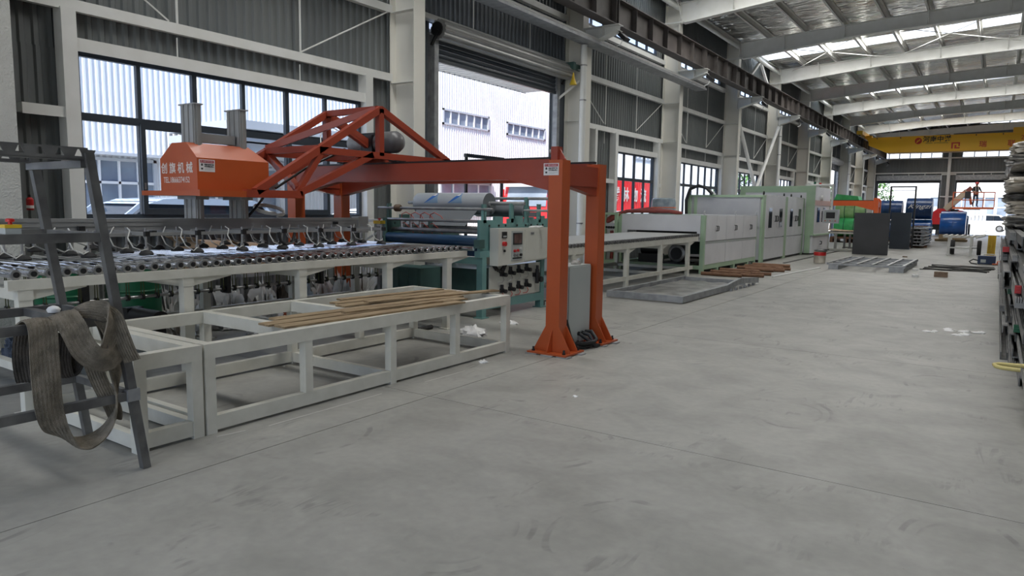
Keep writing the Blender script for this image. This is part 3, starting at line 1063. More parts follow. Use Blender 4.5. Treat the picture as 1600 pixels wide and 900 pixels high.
rack = thing('steel_trestle', 'raw grey steel trestle frame with splayed legs and a webbing sling hung on it', 'trestle', (-4.35, 1.2, 0))
XF, XB = -4.03, -4.70
for X in (XF, XB):
    for far in (True, False):
        part('leg', MB().bar((X, rk(0, far), 0), (X, rk(1.81, far), 1.81), 0.045, 0.045, up=(1, 0, 0)), RAW_STEEL, rack)
    for z in (1.36, 0.90, 0.45):
        part('rail', MB().bar((X, rk(z, False), z), (X, rk(z), z), 0.035, 0.05), RAW_STEEL, rack)
for z in (1.36, 0.90, 0.45):
    for far in (True, False):
        part('cross_rail', MB().bar((XF, rk(z, far), z), (XB, rk(z, far), z), 0.03, 0.045), RAW_STEEL, rack)
# perforated top angles
for X, s in ((XF, -1), (XB, 1)):
    y0, y1 = rk(1.81, False), rk(1.81)
    mb = MB()
    n = 15
    st = (y1 - y0) / n
    # vertical web with round-ended openings: bridges and scalloped edge
    mb.box(X - 0.004, X + 0.004, y0, y1, 1.775, 1.79)
    mb.box(X - 0.004, X + 0.004, y0, y1, 1.826, 1.836)
    for k in range(n + 1):
        yy = y0 + st * k
        mb.prism([(yy - 0.024, 1.79), (yy + 0.024, 1.79), (yy + 0.040, 1.826), (yy - 0.040, 1.826)], 'x', X - 0.004, X + 0.004)
    mb.box(min(X, X + s * 0.07), max(X, X + s * 0.07), y0, y1, 1.768, 1.775)
    part('perforated_top_angle', mb, RAW_STEEL, rack)
for yy in (rk(1.8) - 0.02, 1.0, rk(1.8, False) + 0.02):
    part('top_cross_rail', MB().bar((XF, yy, 1.75), (XB, yy, 1.75), 0.04, 0.04), RAW_STEEL, rack)
part('clamp', MB().box(XF - 0.03, XF + 0.032, rk(0.45) - 0.04, rk(0.45) + 0.03, 0.42, 0.49), DULL_STEEL, rack)

est = thing('emergency_stop_box', 'small grey and yellow emergency stop box with a red button on the trestle rail', 'switch box', (-4.06, 1.49, 1.385))
part('box', MB().box(-4.10, -4.03, 1.455, 1.525, 1.385, 1.415), CAB_GREY, est)
part('lid', MB().box(-4.102, -4.028, 1.453, 1.527, 1.415, 1.432), YELLOW, est)
part('button', MB().lathe([(0.010, 0), (0.010, 0.012), (0.02, 0.014), (0.02, 0.026), (0.014, 0.03)], (-4.065, 1.49, 1.432), 'z', 14), RED, est, smooth=True)


def ribbon(pts, wdirs, w, th=0.008, sub=6, m=None, fold=0.0):
    """webbing strap along 3D points; wdirs gives the width direction at each point"""
    P = [Vector(p) for p in pts]
    W = [Vector(d).normalized() for d in wdirs]
    path, wd = [], []
    n = len(P)
    for k in range(n - 1):
        p0, p1, p2, p3 = P[max(k - 1, 0)], P[k], P[k + 1], P[min(k + 2, n - 1)]
        for q in range(sub):
            t = q / sub
            path.append(0.5 * ((2 * p1) + (p2 - p0) * t + (2 * p0 - 5 * p1 + 4 * p2 - p3) * t * t + (3 * p1 - p0 - 3 * p2 + p3) * t ** 3))
            wd.append((W[k] * (1 - t) + W[k + 1] * t).normalized())
    path.append(P[-1])
    wd.append(W[-1])
    nw = 22
    mb = MB()
    N = len(path)
    vs = []
    for side in (1, -1):
        for i in range(N):
            d = (path[min(i + 1, N - 1)] - path[max(i - 1, 0)]).normalized()
            nn = d.cross(wd[i]).normalized()
            for j in range(nw + 1):
                u = j / nw - 0.5
                sag = fold * math.cos(u * math.pi) + 0.0022 * math.sin(u * 44) + 0.004 * math.sin(u * 5 + i * 0.3)
                vs.append(path[i] + wd[i] * (u * w) + nn * (side * th / 2 + sag))
    fs = []
    a = N * (nw + 1)
    for i in range(N - 1):
        for j in range(nw):
            k = i * (nw + 1) + j
            fs.append((k, k + 1, k + nw + 2, k + nw + 1))
            fs.append((a + k, a + k + nw + 1, a + k + nw + 2, a + k + 1))
        for j in (0, nw):
            k = i * (nw + 1) + j
            fs.append((k, k + nw + 1, a + k + nw + 1, a + k))
    for i in (0, N - 1):
        for j in range(nw):
            k = i * (nw + 1) + j
            fs.append((k, k + 1, a + k + 1, a + k))
    return mb.add(vs, fs)


sling = thing('lifting_sling', 'wide worn brown webbing lifting sling draped in loops over the trestle', 'sling', (-4.03, 1.7, 0.93))
R1 = [(-4.13, 1.569, 0.909), (-4.05, 1.576, 0.945), (-3.985, 1.574, 0.906), (-3.98, 1.573, 0.747), (-3.98, 1.577, 0.612), (-3.985, 1.585, 0.474), (-4.0, 1.616, 0.354), (-4.01, 1.679, 0.273),
      (-4.03, 1.773, 0.236), (-4.05, 1.868, 0.265), (-4.05, 1.928, 0.347), (-4.06, 1.962, 0.48), (-4.07, 1.971, 0.633), (-4.07, 1.953, 0.783), (-4.06, 1.916, 0.898)]
Y = (0, 1, 0)
W1 = [Y, Y, Y, (0, 1, 0.03), Y, (0, 1, -0.05), (0.2, 1, -0.3), (0.7, 0.5, -0.5), (1, 0.1, -0.3), (1, -0.1, -0.1), (1, -0.3, 0.1), (0.9, -0.5, 0), (0.5, -0.8, 0), (0.3, -1, 0.1), (0.2, -1, 0.2)]
part('strap', ribbon(R1, W1, 0.135, m=WEB), WEB, sling, smooth=60)
R2 = [(-4.11, 1.683, 0.931), (-4.03, 1.692, 0.962), (-3.965, 1.71, 0.89), (-3.945, 1.746, 0.781), (-3.935, 1.802, 0.715), (-3.945, 1.872, 0.695), (-3.97, 1.922, 0.728), (-3.99, 1.932, 0.808), (-4.01, 1.91, 0.901), (-4.05, 1.873, 0.957)]
W2 = [(0, 1, 0.1), (0, 1, 0.25), (0.1, 1, 0.45), (0.15, 0.8, 0.6), (0.2, 0.4, 0.9), (0.25, -0.15, 0.95), (0.3, -0.8, 0.5), (0.3, -1, 0.1), (0.2, -1, -0.3), (0.1, -1, -0.3)]
part('strap', ribbon(R2, W2, 0.13, m=WEB), WEB, sling, smooth=60)
R2b = [(-4.0, 1.81, 0.68), (-4.02, 1.86, 0.548), (-4.04, 1.925, 0.404), (-4.06, 1.952, 0.32)]
part('strap', ribbon(R2b, [(0, 1, 0.4), (0.2, 1, 0.3), (0.6, 0.8, 0.2), (0.9, 0.3, 0.1)], 0.085, m=WEB), WEB, sling, smooth=60)
R4 = [(-4.08, 1.74, 0.945), (-4.035, 1.80, 0.972), (-3.985, 1.88, 0.958), (-3.97, 1.915, 0.90), (-3.965, 1.90, 0.82), (-3.95, 1.86, 0.74)]
part('strap', ribbon(R4, [(0, 0.7, 0.7), (0.1, 0.6, 0.8), (0.3, 0.3, 0.9), (0.5, -0.6, 0.5), (0.4, -0.8, 0.2), (0.3, -0.9, -0.2)], 0.11, m=WEB), WEB, sling, smooth=60)
R3 = [(-4.09, 1.852, 0.931), (-4.035, 1.89, 0.965), (-3.975, 1.922, 0.925), (-3.965, 1.951, 0.829), (-3.965, 1.981, 0.734), (-3.965, 2.010, 0.662)]
part('strap', ribbon(R3, [(0, 1, 0.3), (0, 1, 0.4), (0.3, 1, 0.3), (0.4, 1, 0.2), (0.4, 1, 0.2), (0.4, 1, 0.2)], 0.085, m=WEB), WEB, sling, smooth=60)
B1 = [(-4.09, 1.60, 0.923), (-4.13, 1.559, 0.883), (-4.14, 1.54, 0.751), (-4.14, 1.55, 0.609), (-4.15, 1.575, 0.639), (-4.16, 1.60, 0.79)]
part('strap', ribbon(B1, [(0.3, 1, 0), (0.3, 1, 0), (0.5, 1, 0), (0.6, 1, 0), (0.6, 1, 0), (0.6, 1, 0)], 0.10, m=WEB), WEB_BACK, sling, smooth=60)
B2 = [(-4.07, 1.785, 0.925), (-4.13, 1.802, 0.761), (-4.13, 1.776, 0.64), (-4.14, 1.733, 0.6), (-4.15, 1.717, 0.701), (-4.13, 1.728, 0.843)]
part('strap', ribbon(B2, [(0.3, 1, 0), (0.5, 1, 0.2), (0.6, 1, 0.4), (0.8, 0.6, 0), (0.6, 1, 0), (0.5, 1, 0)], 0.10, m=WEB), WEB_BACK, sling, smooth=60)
single('rag', MB().lathe([(0.005, 0), (0.03, 0.004), (0.036, 0.02), (0.024, 0.035), (0.006, 0.042)], (-4.35, 1.78, 0.9245), 'z', 9), WHITE_PLASTIC,
       'small crumpled white rag behind the sling on the trestle', 'rag', (-4.35, 1.78, 0.9245), smooth=60)
part('rag_shelf', MB().bar((XF, 1.78, 0.9), (XB, 1.78, 0.9), 0.05, 0.045), RAW_STEEL, rack)


# ================================================================== WHITE TABLE FRAMES
def table_frame(name, label, x0, x1, y0, y1, posts, cross, group, top=0.62):
    t = thing(name, label, 'frame', ((x0 + x1) / 2, (y0 + y1) / 2, 0), group=group)
    s = 0.075
    for X in (x0 + s / 2, x1 - s / 2):
        part('top_rail', MB().box(X - s / 2, X + s / 2, y0, y1, top - 0.10, top), CREAM, t)
        part('bottom_rail', MB().box(X - 0.03, X + 0.03, y0 + s, y1 - s, 0.02, 0.12), CREAM, t)
        for yy in posts:
            w = s if yy in (posts[0], posts[-1]) else 0.07
            a = min(max(yy - w / 2, y0), y1 - w)
            zb = 0.0 if yy in (posts[0], posts[-1], posts[len(posts) // 2]) else 0.12
            part('post', MB().box(X - s / 2 + 0.002, X + s / 2 - 0.002, a, a + w, zb, top - 0.10), CREAM, t)
    for yy in cross:
        a = min(max(yy - s / 2, y0), y1 - s)
        part('cross_rail', MB().box(x0 + s, x1 - s, a, a + s, top - 0.10, top - 0.002), CREAM, t)
        if yy in (cross[0], cross[-1], cross[len(cross) // 2]):
            part('cross_rail', MB().box(x0 + s, x1 - s, a + 0.01, a + s - 0.01, 0.02, 0.11), CREAM, t)
    return t


table_frame('work_frame', 'long low cream welded steel frame with loose planks on top', -5.68, -4.27, 2.64, 6.21,
            [2.64, 3.5, 4.42, 5.31, 6.21], [2.64, 3.5, 4.42, 6.21], None)
table_frame('work_frame', 'short low cream welded steel frame behind the grey trestle', -5.66, -4.27, 2.17, 2.62,
            [2.17, 2.62], [2.17, 2.62], None)

# planks lying on the long frame
PL = [((-4.61, 3.34), (-4.45, 5.60), 0.14, 0.0), ((-4.44, 3.36), (-4.30, 5.38), 0.13, 0.0), ((-4.77, 3.55), (-4.61, 5.75), 0.13, 0.0),
      ((-4.95, 4.42), (-4.78, 6.02), 0.14, 0.0), ((-5.13, 4.50), (-4.95, 6.05), 0.13, 0.0), ((-5.30, 4.72), (-5.13, 6.08), 0.09, 0.0),
      ((-4.90, 4.70), (-4.52, 6.30), 0.11, 0.022), ((-4.55, 4.1), (-4.40, 5.2), 0.07, 0.022)]
plabs = ['long weathered plank second from the aisle edge of the cream frame', 'long split plank lying nearest the aisle edge of the cream frame', 'long brown plank third from the aisle edge of the cream frame',
         'short pale plank in the middle of the cream frame', 'short brown plank toward the conveyor side of the pile', 'narrow plank nearest the conveyor on the cream frame',
         'plank on top of the pile jutting past the frame end', 'short narrow offcut lying on the other planks']
for k, ((ax, ay), (bx, by), w, dz) in enumerate(PL):
    z = 0.628 + dz * 0.75
    mb = MB()
    a, b = Vector((ax, ay, z)), Vector((bx, by, z))
    d = (b - a).normalized()
    r = d.cross(Vector((0, 0, 1)))
    n = 8
    vs, fs = [], []
    rnd = random.Random(k)
    for i in range(n + 1):
        p = a + (b - a) * i / n
        e0, e1 = rnd.uniform(-0.006, 0.006), rnd.uniform(-0.006, 0.006)
        wz = 0.0
        for (u, v) in ((-1, -1), (1, -1), (1, 1), (-1, 1)):
            vs.append(p + r * (u * w / 2 + (e0 if u < 0 else e1)) + Vector((0, 0, v * 0.008 + wz)))
    for i in range(n):
        for j in range(4):
            fs.append((i * 4 + j, i * 4 + (j + 1) % 4, (i + 1) * 4 + (j + 1) % 4, (i + 1) * 4 + j))
    fs += [(3, 2, 1, 0), tuple(n * 4 + j for j in range(4))]
    single('plank', mb.add(vs, fs), WOOD, plabs[k], 'plank', (ax, ay, z), group='planks on the cream frame')

# ================================================================== ROLLER CONVEYOR (infeed)
CX0, CX1 = -7.48, -5.70      # outer faces of the side beams
cv = thing('roller_conveyor', 'cream roller conveyor with chrome rollers beside the low frame', 'conveyor', (-6.6, 4.6, 0))
for X in (CX0, CX1 - 0.06):
    part('side_beam', MB().box(X, X + 0.06, 2.05, 7.27, 0.915, 0.988), CREAM, cv)
LY = [2.16, 3.40, 4.62, 5.85, 6.92]
for y in LY:
    for X in (CX0 + 0.01, CX1 - 0.09):
        part('leg', MB().box(X, X + 0.08, y - 0.045, y + 0.045, 0.0, 0.84), CREAM, cv)
        part('foot', MB().box(X - 0.03, X + 0.11, y - 0.08, y + 0.08, 0.0, 0.012), CREAM, cv)
    mb = MB().box(CX0 + 0.0, CX1 - 0.005, y - 0.05, y + 0.05, 0.84, 0.915)
    part('cross_beam', mb, CREAM, cv)
    part('gusset', MB().prism([(y + 0.05, 0.915), (y + 0.05, 0.84), (y + 0.42, 0.905), (y + 0.42, 0.915)], 'x', CX1 - 0.09, CX1 - 0.02), CREAM, cv)
    part('stretcher', MB().box(CX0 + 0.09, CX1 - 0.09, y - 0.03, y + 0.03, 0.30, 0.36), CREAM, cv)
for X in (CX0 + 0.02, ):
    part('stretcher', MB().box(X, X + 0.05, 2.2, 6.9, 0.30, 0.36), CREAM, cv)
NR = 46
RZ = 1.024
r0 = rb = cap = None
for k in range(NR):
    y = 2.12 + (7.16 - 2.12) * k / (NR - 1)
    if k == 0:
        mb = MB().lathe([(0.028, CX0 + 0.05), (0.0305, CX0 + 0.055), (0.0305, CX1 - 0.075), (0.028, CX1 - 0.07)], (0, y, RZ), 'x', 14)
        r0 = part('roller', mb, CHROME, cv, smooth=True)
        rb = part('end_housing', MB().lathe([(0.030, CX1 - 0.07), (0.034, CX1 - 0.068), (0.034, CX1 - 0.04), (0.026, CX1 - 0.038)], (0, y, RZ), 'x', 12), STEEL, r0, smooth=True)
        cap = part('bearing', MB().lathe([(0.021, CX1 - 0.038), (0.021, CX1 - 0.030), (0.008, CX1 - 0.028), (0.008, CX1 - 0.012)], (0, y, RZ), 'x', 12), BLACK, r0, smooth=True)
        bk = part('bracket', MB().box(CX1 - 0.065, CX1 - 0.045, y - 0.02, y + 0.02, 0.988, 1.0), DULL_STEEL, r0)
    else:
        r = share(r0, cv, (0, y - 2.12, 0))
        for c in (rb, cap, bk):
            share(c, r)
# line shaft with V belts under the rollers
SX = -6.15
sh = part('line_shaft', MB().cyl((SX, 2.1, 0.73), (SX, 6.3, 0.73), 0.014, 10), STEEL, cv, smooth=True)
pul = belt = None
for k in range(32):
    y = 2.2 + 4.0 * k / 31
    if k == 0:
        pul = part('pulley', MB().lathe([(0.028, -0.012), (0.028, -0.007), (0.02, 0), (0.028, 0.007), (0.028, 0.012)], (SX, y, 0.73), 'y', 12), BLACK, sh, smooth=True)
        belt = part('belt', MB().bar((SX - 0.026, y, 0.73), (SX - 0.012, y, 1.02), 0.006).bar((SX + 0.026, y, 0.73), (SX + 0.012, y, 1.02), 0.006), mat('olive_belt', (0.08, 0.09, 0.03), None, 0.6), sh)
    else:
        share(pul, sh, (0, y - 2.2, 0))
        share(belt, sh, (0, y - 2.2, 0))
for y in (2.75, 4.05, 5.2):
    part('shaft_bearing', MB().box(SX - 0.05, SX + 0.05, y - 0.02, y + 0.02, 0.69, 0.915), BLACK, cv)
part('drive_motor', MB().cyl((-6.9, 3.55, 0.45), (-6.45, 3.55, 0.45), 0.085, 16).box(-7.0, -6.9, 3.47, 3.63, 0.35, 0.53).box(-7.0, -6.45, 3.5, 3.6, 0.30, 0.37), BLACK, cv, smooth=True)

# ================================================================== VACUUM LIFTER
LX = -6.6
lf = thing('vacuum_lifter', 'long aluminium suction beam with rows of suction cups hung over the conveyor', 'lifter', (LX, 4.2, 1.1))
mb = MB()
for (z0, z1, d) in ((1.375, 1.405, 0.05), (1.355, 1.375, 0.042), (1.335, 1.355, 0.05), (1.32, 1.335, 0.042), (1.30, 1.32, 0.05)):
    mb.box(LX - d, LX + d, 0.6, 6.15, z0, z1)
part('main_profile', mb, ALU, lf)
part('end_plate', MB().box(LX - 0.06, LX + 0.06, 6.15, 6.32, 1.22, 1.42), ALU, lf)
for s in (-1, 1):
    part('side_rail', MB().box(LX + s * 0.34 - 0.015, LX + s * 0.34 + 0.015, 0.6, 6.25, 1.255, 1.285), ALU, lf)
for k in range(12):
    y = 0.85 + k * 0.475
    part('cross_arm', MB().box(LX - 0.56, LX + 0.56, y - 0.015, y + 0.015, 1.268, 1.298), ALU, lf)
    part('end_stop', MB().box(LX + 0.555, LX + 0.59, y - 0.02, y + 0.02, 1.262, 1.305), BLACK, lf)
    part('end_stop', MB().box(LX + 0.26, LX + 0.31, y + 0.19, y + 0.235, 1.25, 1.30), BLACK, lf)
    for s in (-0.50, -0.17, 0.17, 0.50):
        x = LX + s
        yy = y + 0.03
        st = part('cup_stem', MB().cyl((x, yy, 1.135), (x, yy, 1.33), 0.009, 8).cyl((x, yy, 1.13), (x, yy, 1.17), 0.018, 8), STEEL, lf, smooth=True)
        part('suction_cup', MB().lathe([(0.022, 0.03), (0.045, 0.02), (0.060, 0.0), (0.056, -0.012), (0.03, -0.012)], (x, yy, 1.11), 'z', 14), RUBBER, st, smooth=True)
        part('hose', MB().tube([(x + 0.01, yy, 1.15), (x + 0.04, yy - 0.06, 1.12 + 0.01 * (k % 3)), (x + 0.03, yy - 0.13, 1.17), (x - 0.02 * s, yy - 0.15, 1.25), (x - 0.1 * s, yy - 0.11, 1.31), (x - 0.3 * s, yy - 0.08, 1.33)], 0.0055, 6), CLEAR_HOSE, st, smooth=True)
# vertical aluminium guide columns, running up through the hood
for (y, x0) in ((4.0, -6.57), (4.50, -6.57)):
    mb = MB().box(x0 - 0.115, x0 + 0.115, y - 0.035, y + 0.035, 1.405, 2.50)
    for dx in (-0.08, 0.0, 0.08):
        mb.box(x0 + dx - 0.02, x0 + dx + 0.02, y - 0.045, y - 0.035, 1.405, 2.50)
    mb.box(x0 + 0.115, x0 + 0.125, y - 0.012, y + 0.012, 1.405, 2.50)
    c = part('guide_column', mb, ALU, lf)
    part('top_cap', MB().box(x0 - 0.135, x0 + 0.135, y - 0.05, y + 0.05, 2.50, 2.512), DULL_STEEL, c)
part('yoke', MB().box(-6.60, -6.52, 4.05, 4.45, 2.15, 2.24), ALU, lf)
part('coiled_hose', MB().tube([(LX + 0.13 * math.cos(t), 4.90 + 0.17 * math.sin(t), 1.475 - 0.05 * math.cos(t) + 0.003 * t) for t in [i * 0.5 for i in range(26)]], 0.012, 6), CLEAR_HOSE, lf, smooth=True)
part('black_hose', MB().tube([(-6.5, 4.75, 1.62), (-6.5, 4.66, 1.52), (-6.52, 4.56, 1.41)], 0.014, 7), BLACK, lf, smooth=True)
part('loop_hose', MB().tube([(LX + 0.52, 4.62, 1.27), (LX + 0.52, 4.64, 1.18), (LX + 0.53, 4.70, 1.14), (LX + 0.53, 4.78, 1.16), (LX + 0.52, 4.82, 1.26)], 0.016, 7), BLACK, lf, smooth=True)
part('air_block', MB().box(LX + 0.05, LX + 0.09, 2.9, 2.95, 1.30, 1.34), BLACK, lf)
part('air_block', MB().box(LX + 0.05, LX + 0.09, 5.75, 5.8, 1.33, 1.36), BLACK, lf)

# ================================================================== ORANGE GANTRY
ga = thing('gantry', 'orange steel gantry on four posts spanning the conveyor with a cantilevered truss arm', 'gantry', (-5.9, 6.9, 0))


def gantry_posts(root, xr, xl, yn, yf, w, zt, mat_):
    for (X, inner) in ((xr, -1), (xl, 1)):
        for Yp in (yn, yf):
            part('post', MB().box(X - w / 2, X + w / 2, Yp - w / 2, Yp + w / 2, 0.03, zt), mat_, root)
            bp = part('base_plate', MB().box(X - 0.24, X + 0.24, Yp - 0.20, Yp + 0.20, 0.012, 0.03), mat_, root)
            g = None
            for s in (-1, 1):
                a = w / 2
                for (ya_, yb_) in ((Yp - w / 2, Yp - w / 2 + 0.01), (Yp + w / 2 - 0.01, Yp + w / 2)):
                    part('gusset', MB().prism([(X + s * a, 0.03), (X + s * (a + 0.14), 0.03), (X + s * (a + 0.14), 0.05), (X + s * a, 0.30)], 'y', ya_, yb_), mat_, root)
                part('gusset', MB().prism([(Yp + s * a, 0.03), (Yp + s * (a + 0.10), 0.03), (Yp + s * (a + 0.10), 0.05), (Yp + s * a, 0.28)], 'x', X - 0.005, X + 0.005), mat_, root)
            for (dx, dy) in ((-0.19, -0.15), (0.19, -0.15), (-0.19, 0.15), (0.19, 0.15)):
                part('anchor_bolt', MB().cyl((X + dx, Yp + dy, 0.03), (X + dx, Yp + dy, 0.075), 0.012, 8).cyl((X + dx, Yp + dy, 0.03), (X + dx, Yp + dy, 0.045), 0.02, 6), BLACK, bp)
            for (dx, dy) in ((-0.18, -0.17), (0.02, -0.18), (0.2, -0.16), (0.22, 0.1), (-0.2, 0.15)):
                part('shim', MB().box(X + dx - 0.07, X + dx + 0.07, Yp + dy - 0.05, Yp + dy + 0.05, 0.0, 0.012), DULL_STEEL, bp)


PW = 0.165
XR, XL, YN, YF = -3.84, -8.10, 6.46, 7.29
gantry_posts(ga, XR, XL, YN, YF, PW, 2.06, ORANGE)
for Yp in (YN, YF):
    b = part('cross_beam', MB().box(XL + PW / 2, XR - PW / 2, Yp - 0.07, Yp + 0.07, 1.86, 2.07), ORANGE_RED, ga)
    part('haunch', MB().prism([(XR - PW / 2, 1.74), (XR - PW / 2, 1.86), (XR - 0.62, 1.86)], 'y', Yp - 0.065, Yp + 0.065), ORANGE_RED, ga)
    part('haunch', MB().prism([(XL + PW / 2, 1.70), (XL + PW / 2, 1.86), (XL + 0.9, 1.86)], 'y', Yp - 0.065, Yp + 0.065), ORANGE_RED, ga)
    part('rail', MB().box(XL - 0.05, XR - 0.02, Yp - 0.03, Yp + 0.03, 2.07, 2.095), BLACK, ga)
for X in (XR, XL):
    part('side_beam', MB().box(X - 0.06, X + 0.06, YN + PW / 2, YF - PW / 2, 1.80, 2.02), ORANGE_RED, ga)
    part('haunch', MB().prism([(YF - PW / 2, 1.70), (YF - PW / 2, 1.80), (YN + PW / 2, 1.80)], 'x', X - 0.05, X + 0.05), ORANGE_RED, ga)
# end stops
part('end_stop', MB().box(XR - 0.08, XR + 0.0, YN - 0.05, YN + 0.05, 2.06, 2.20), ORANGE_RED, ga)
part('end_stop_gusset', MB().prism([(XR, 2.06), (XR + 0.08, 2.06), (XR, 2.18)], 'y', YN - 0.006, YN + 0.006), ORANGE_RED, ga)
part('buffer', MB().cyl((XR - 0.12, YN, 2.15), (XR - 0.08, YN, 2.15), 0.028, 10), STEEL, ga)


def danger_sticker(root, loc, w, h, axis):
    """axis 'x': faces +x, runs along y; axis 'y': faces -y, runs along x"""
    x, y, z = loc

    def bx(u0, u1, v0, v1, d0, d1):
        if axis == 'x':
            return (x + d0, x + d1, y + u0, y + u1, z + v0, z + v1)
        return (x + u0, x + u1, y - d1, y - d0, z + v0, z + v1)
    s = part('danger_sticker', MB().box(*bx(0, w, 0, h, 0, 0.002)), STICKER_WHITE, root)
    part('header', MB().box(*bx(0.06 * w, 0.94 * w, 0.72 * h, 0.94 * h, 0.002, 0.003)), STICKER_RED, s)
    rot = (R90, 0, R90) if axis == 'x' else (R90, 0, 0)

    def pt(u, v):
        return (x + 0.0035, y + u, z + v) if axis == 'x' else (x + u, y - 0.0035, z + v)
    text_mesh('sticker_text', '\u26a0', 0.22 * h, LETTER_WHITE, root, pt(0.15 * w, 0.82 * h), rot)
    text_mesh('sticker_text', '\u5371\u9669 DANGER', 0.14 * h, LETTER_WHITE, root, pt(0.57 * w, 0.825 * h), rot)
    text_mesh('sticker_text', '\u673a\u68b0\u8fd0\u8f6c\u65f6\u4e25\u7981', 0.125 * h, LETTER_BLACK, root, pt(0.63 * w, 0.58 * h), rot, bold=0.0006)
    text_mesh('sticker_text', '\u8bbe\u5907\u4e2d\u7981\u6b62\u7ad9\u4eba', 0.125 * h, LETTER_BLACK, root, pt(0.63 * w, 0.42 * h), rot, bold=0.0006)
    for v in (0.27, 0.2, 0.13):
        part('small_print', MB().box(*bx(0.35 * w, (0.92 - (v < 0.15) * 0.2) * w, v * h - 0.01 * h, v * h + 0.01 * h, 0.002, 0.003)), CAB_GREY, s)
    for (v, r) in ((0.55, 0.07), (0.24, 0.07)):
        part('pictogram', MB().box(*bx(0.12 * w, 0.24 * w, (v - r) * h, (v + r) * h, 0.002, 0.003)), LETTER_BLACK, s)
    part('pictogram', MB().box(*bx(0.15 * w, 0.20 * w, 0.60 * h, 0.68 * h, 0.002, 0.003)), LETTER_BLACK, s)


danger_sticker(ga, (-3.985, YN - 0.083, 1.90), 0.185, 0.125, 'y')

# trolley and truss arm
TR, TL = -6.17, -7.10
s = 0.075
trs = []
for X in (TR, TL):
    A = (X, 6.16, 2.70)
    pts = [((X, 4.30, 1.66), (X, 4.98, 1.66), s),               # bottom chord
           (A, (X, 4.42, 1.68), s),                              # long inclined chord
           (A, (X, 7.42, 2.16), s),                              # back slope
           ((X, 5.22, 2.15), (X, 7.45, 2.15), s),                # carriage rail
           (A, (X, 6.16, 2.15), s),                              # king post
           ((X, 4.95, 1.68), (X, 6.02, 2.15), s),                # lower brace
           ((X, 4.93, 1.68), (X, 5.28, 2.15), 0.06)]             # hanger
    for (p, q, w) in pts:
        part('truss_member', MB().bar(p, q, w, w, up=(1, 0, 0)), ORANGE_RED, ga)
    for y in (YN, YF):
        part('wheel_block', MB().box(X - 0.06, X + 0.06, y - 0.09, y + 0.09, 2.096, 2.112), BLACK, ga)
for (p, q) in (((TL, 6.16, 2.70), (TR, 6.16, 2.70)), ((TL, 7.42, 2.15), (TR, 7.42, 2.15)), ((TL, 5.25, 2.17), (TR, 5.25, 2.17)), ((TL, 4.95, 1.66), (TR, 4.95, 1.66)),
               ((TL, 5.25, 2.20), (TR, 6.10, 2.69)), ((TL, 5.28, 2.12), (TR, 4.95, 1.72)), ((TL, 6.16, 2.15), (TR, 6.16, 2.15)), ((TL, 6.20, 2.66), (TL, 7.2, 2.2))):
    part('truss_member', MB().bar(p, q, 0.07, 0.07), ORANGE_RED, ga)
part('truss_cable', MB().tube([(TR - 0.05, 4.7, 1.72), (TR - 0.05, 5.1, 1.95), (TR - 0.05, 5.5, 2.12), (TR - 0.1, 5.7, 2.2)], 0.014, 6), BLACK, ga)
part('gear_motor', MB().cyl((-6.75, 4.86, 1.76), (-6.45, 4.86, 1.76), 0.05, 12).box(-6.8, -6.75, 4.8, 4.92, 1.70, 1.84), STEEL, ga, smooth=True)
# hood
HX0, HX1, HY0, HY1 = -6.94, -6.30, 3.88, 4.68
hood = MB()
zt, zs, zb = 2.135, 1.985, 1.672
lo = [(HX0, HY0, zb), (HX1, HY0, zb), (HX1, HY1, zb), (HX0, HY1, zb)]
mi = [(HX0, HY0, zs), (HX1, HY0, zs), (HX1, HY1, zs), (HX0, HY1, zs)]
tp = [(HX0 + 0.22, HY0, zt), (HX1 - 0.17, HY0, zt), (HX1 - 0.17, HY1 - 0.12, zt), (HX0 + 0.22, HY1 - 0.12, zt)]
hood.add(lo + mi + tp, [(3, 2, 1, 0), (0, 1, 5, 4), (1, 2, 6, 5), (2, 3, 7, 6), (3, 0, 4, 7), (4, 5, 9, 8), (5, 6, 10, 9), (6, 7, 11, 10), (7, 4, 8, 11), (8, 9, 10, 11)])
hd = part('hood', hood, ORANGE, ga)
part('hood_flange', MB().box(-7.16, -6.20, 3.80, 4.72, 1.625, 1.672), ORANGE, ga)
part('hood_skirt', MB().box(-6.20, -6.14, 3.80, 4.95, 1.62, 1.68), ORANGE, ga)
for (y) in (4.0, 4.50):
    part('slide_block', MB().box(-6.74, -6.42, y - 0.07, y + 0.07, 1.59, 1.625), DULL_STEEL, ga)
text_mesh('maker_name', '\u521b \u65d7 \u673a \u68b0', 0.112, LETTER_WHITE, ga, (-6.645, HY0 - 0.002, 1.885), (R90, 0, 0), xs=1.02, bold=0.0012)
text_mesh('phone_number', 'TEL.18666374152', 0.080, LETTER_WHITE, ga, (-6.655, HY0 - 0.002, 1.775), (R90, 0, 0), xs=0.78, bold=0.0003)
danger_sticker(ga, (HX1, 3.90, 1.855), 0.165, 0.115, 'x')
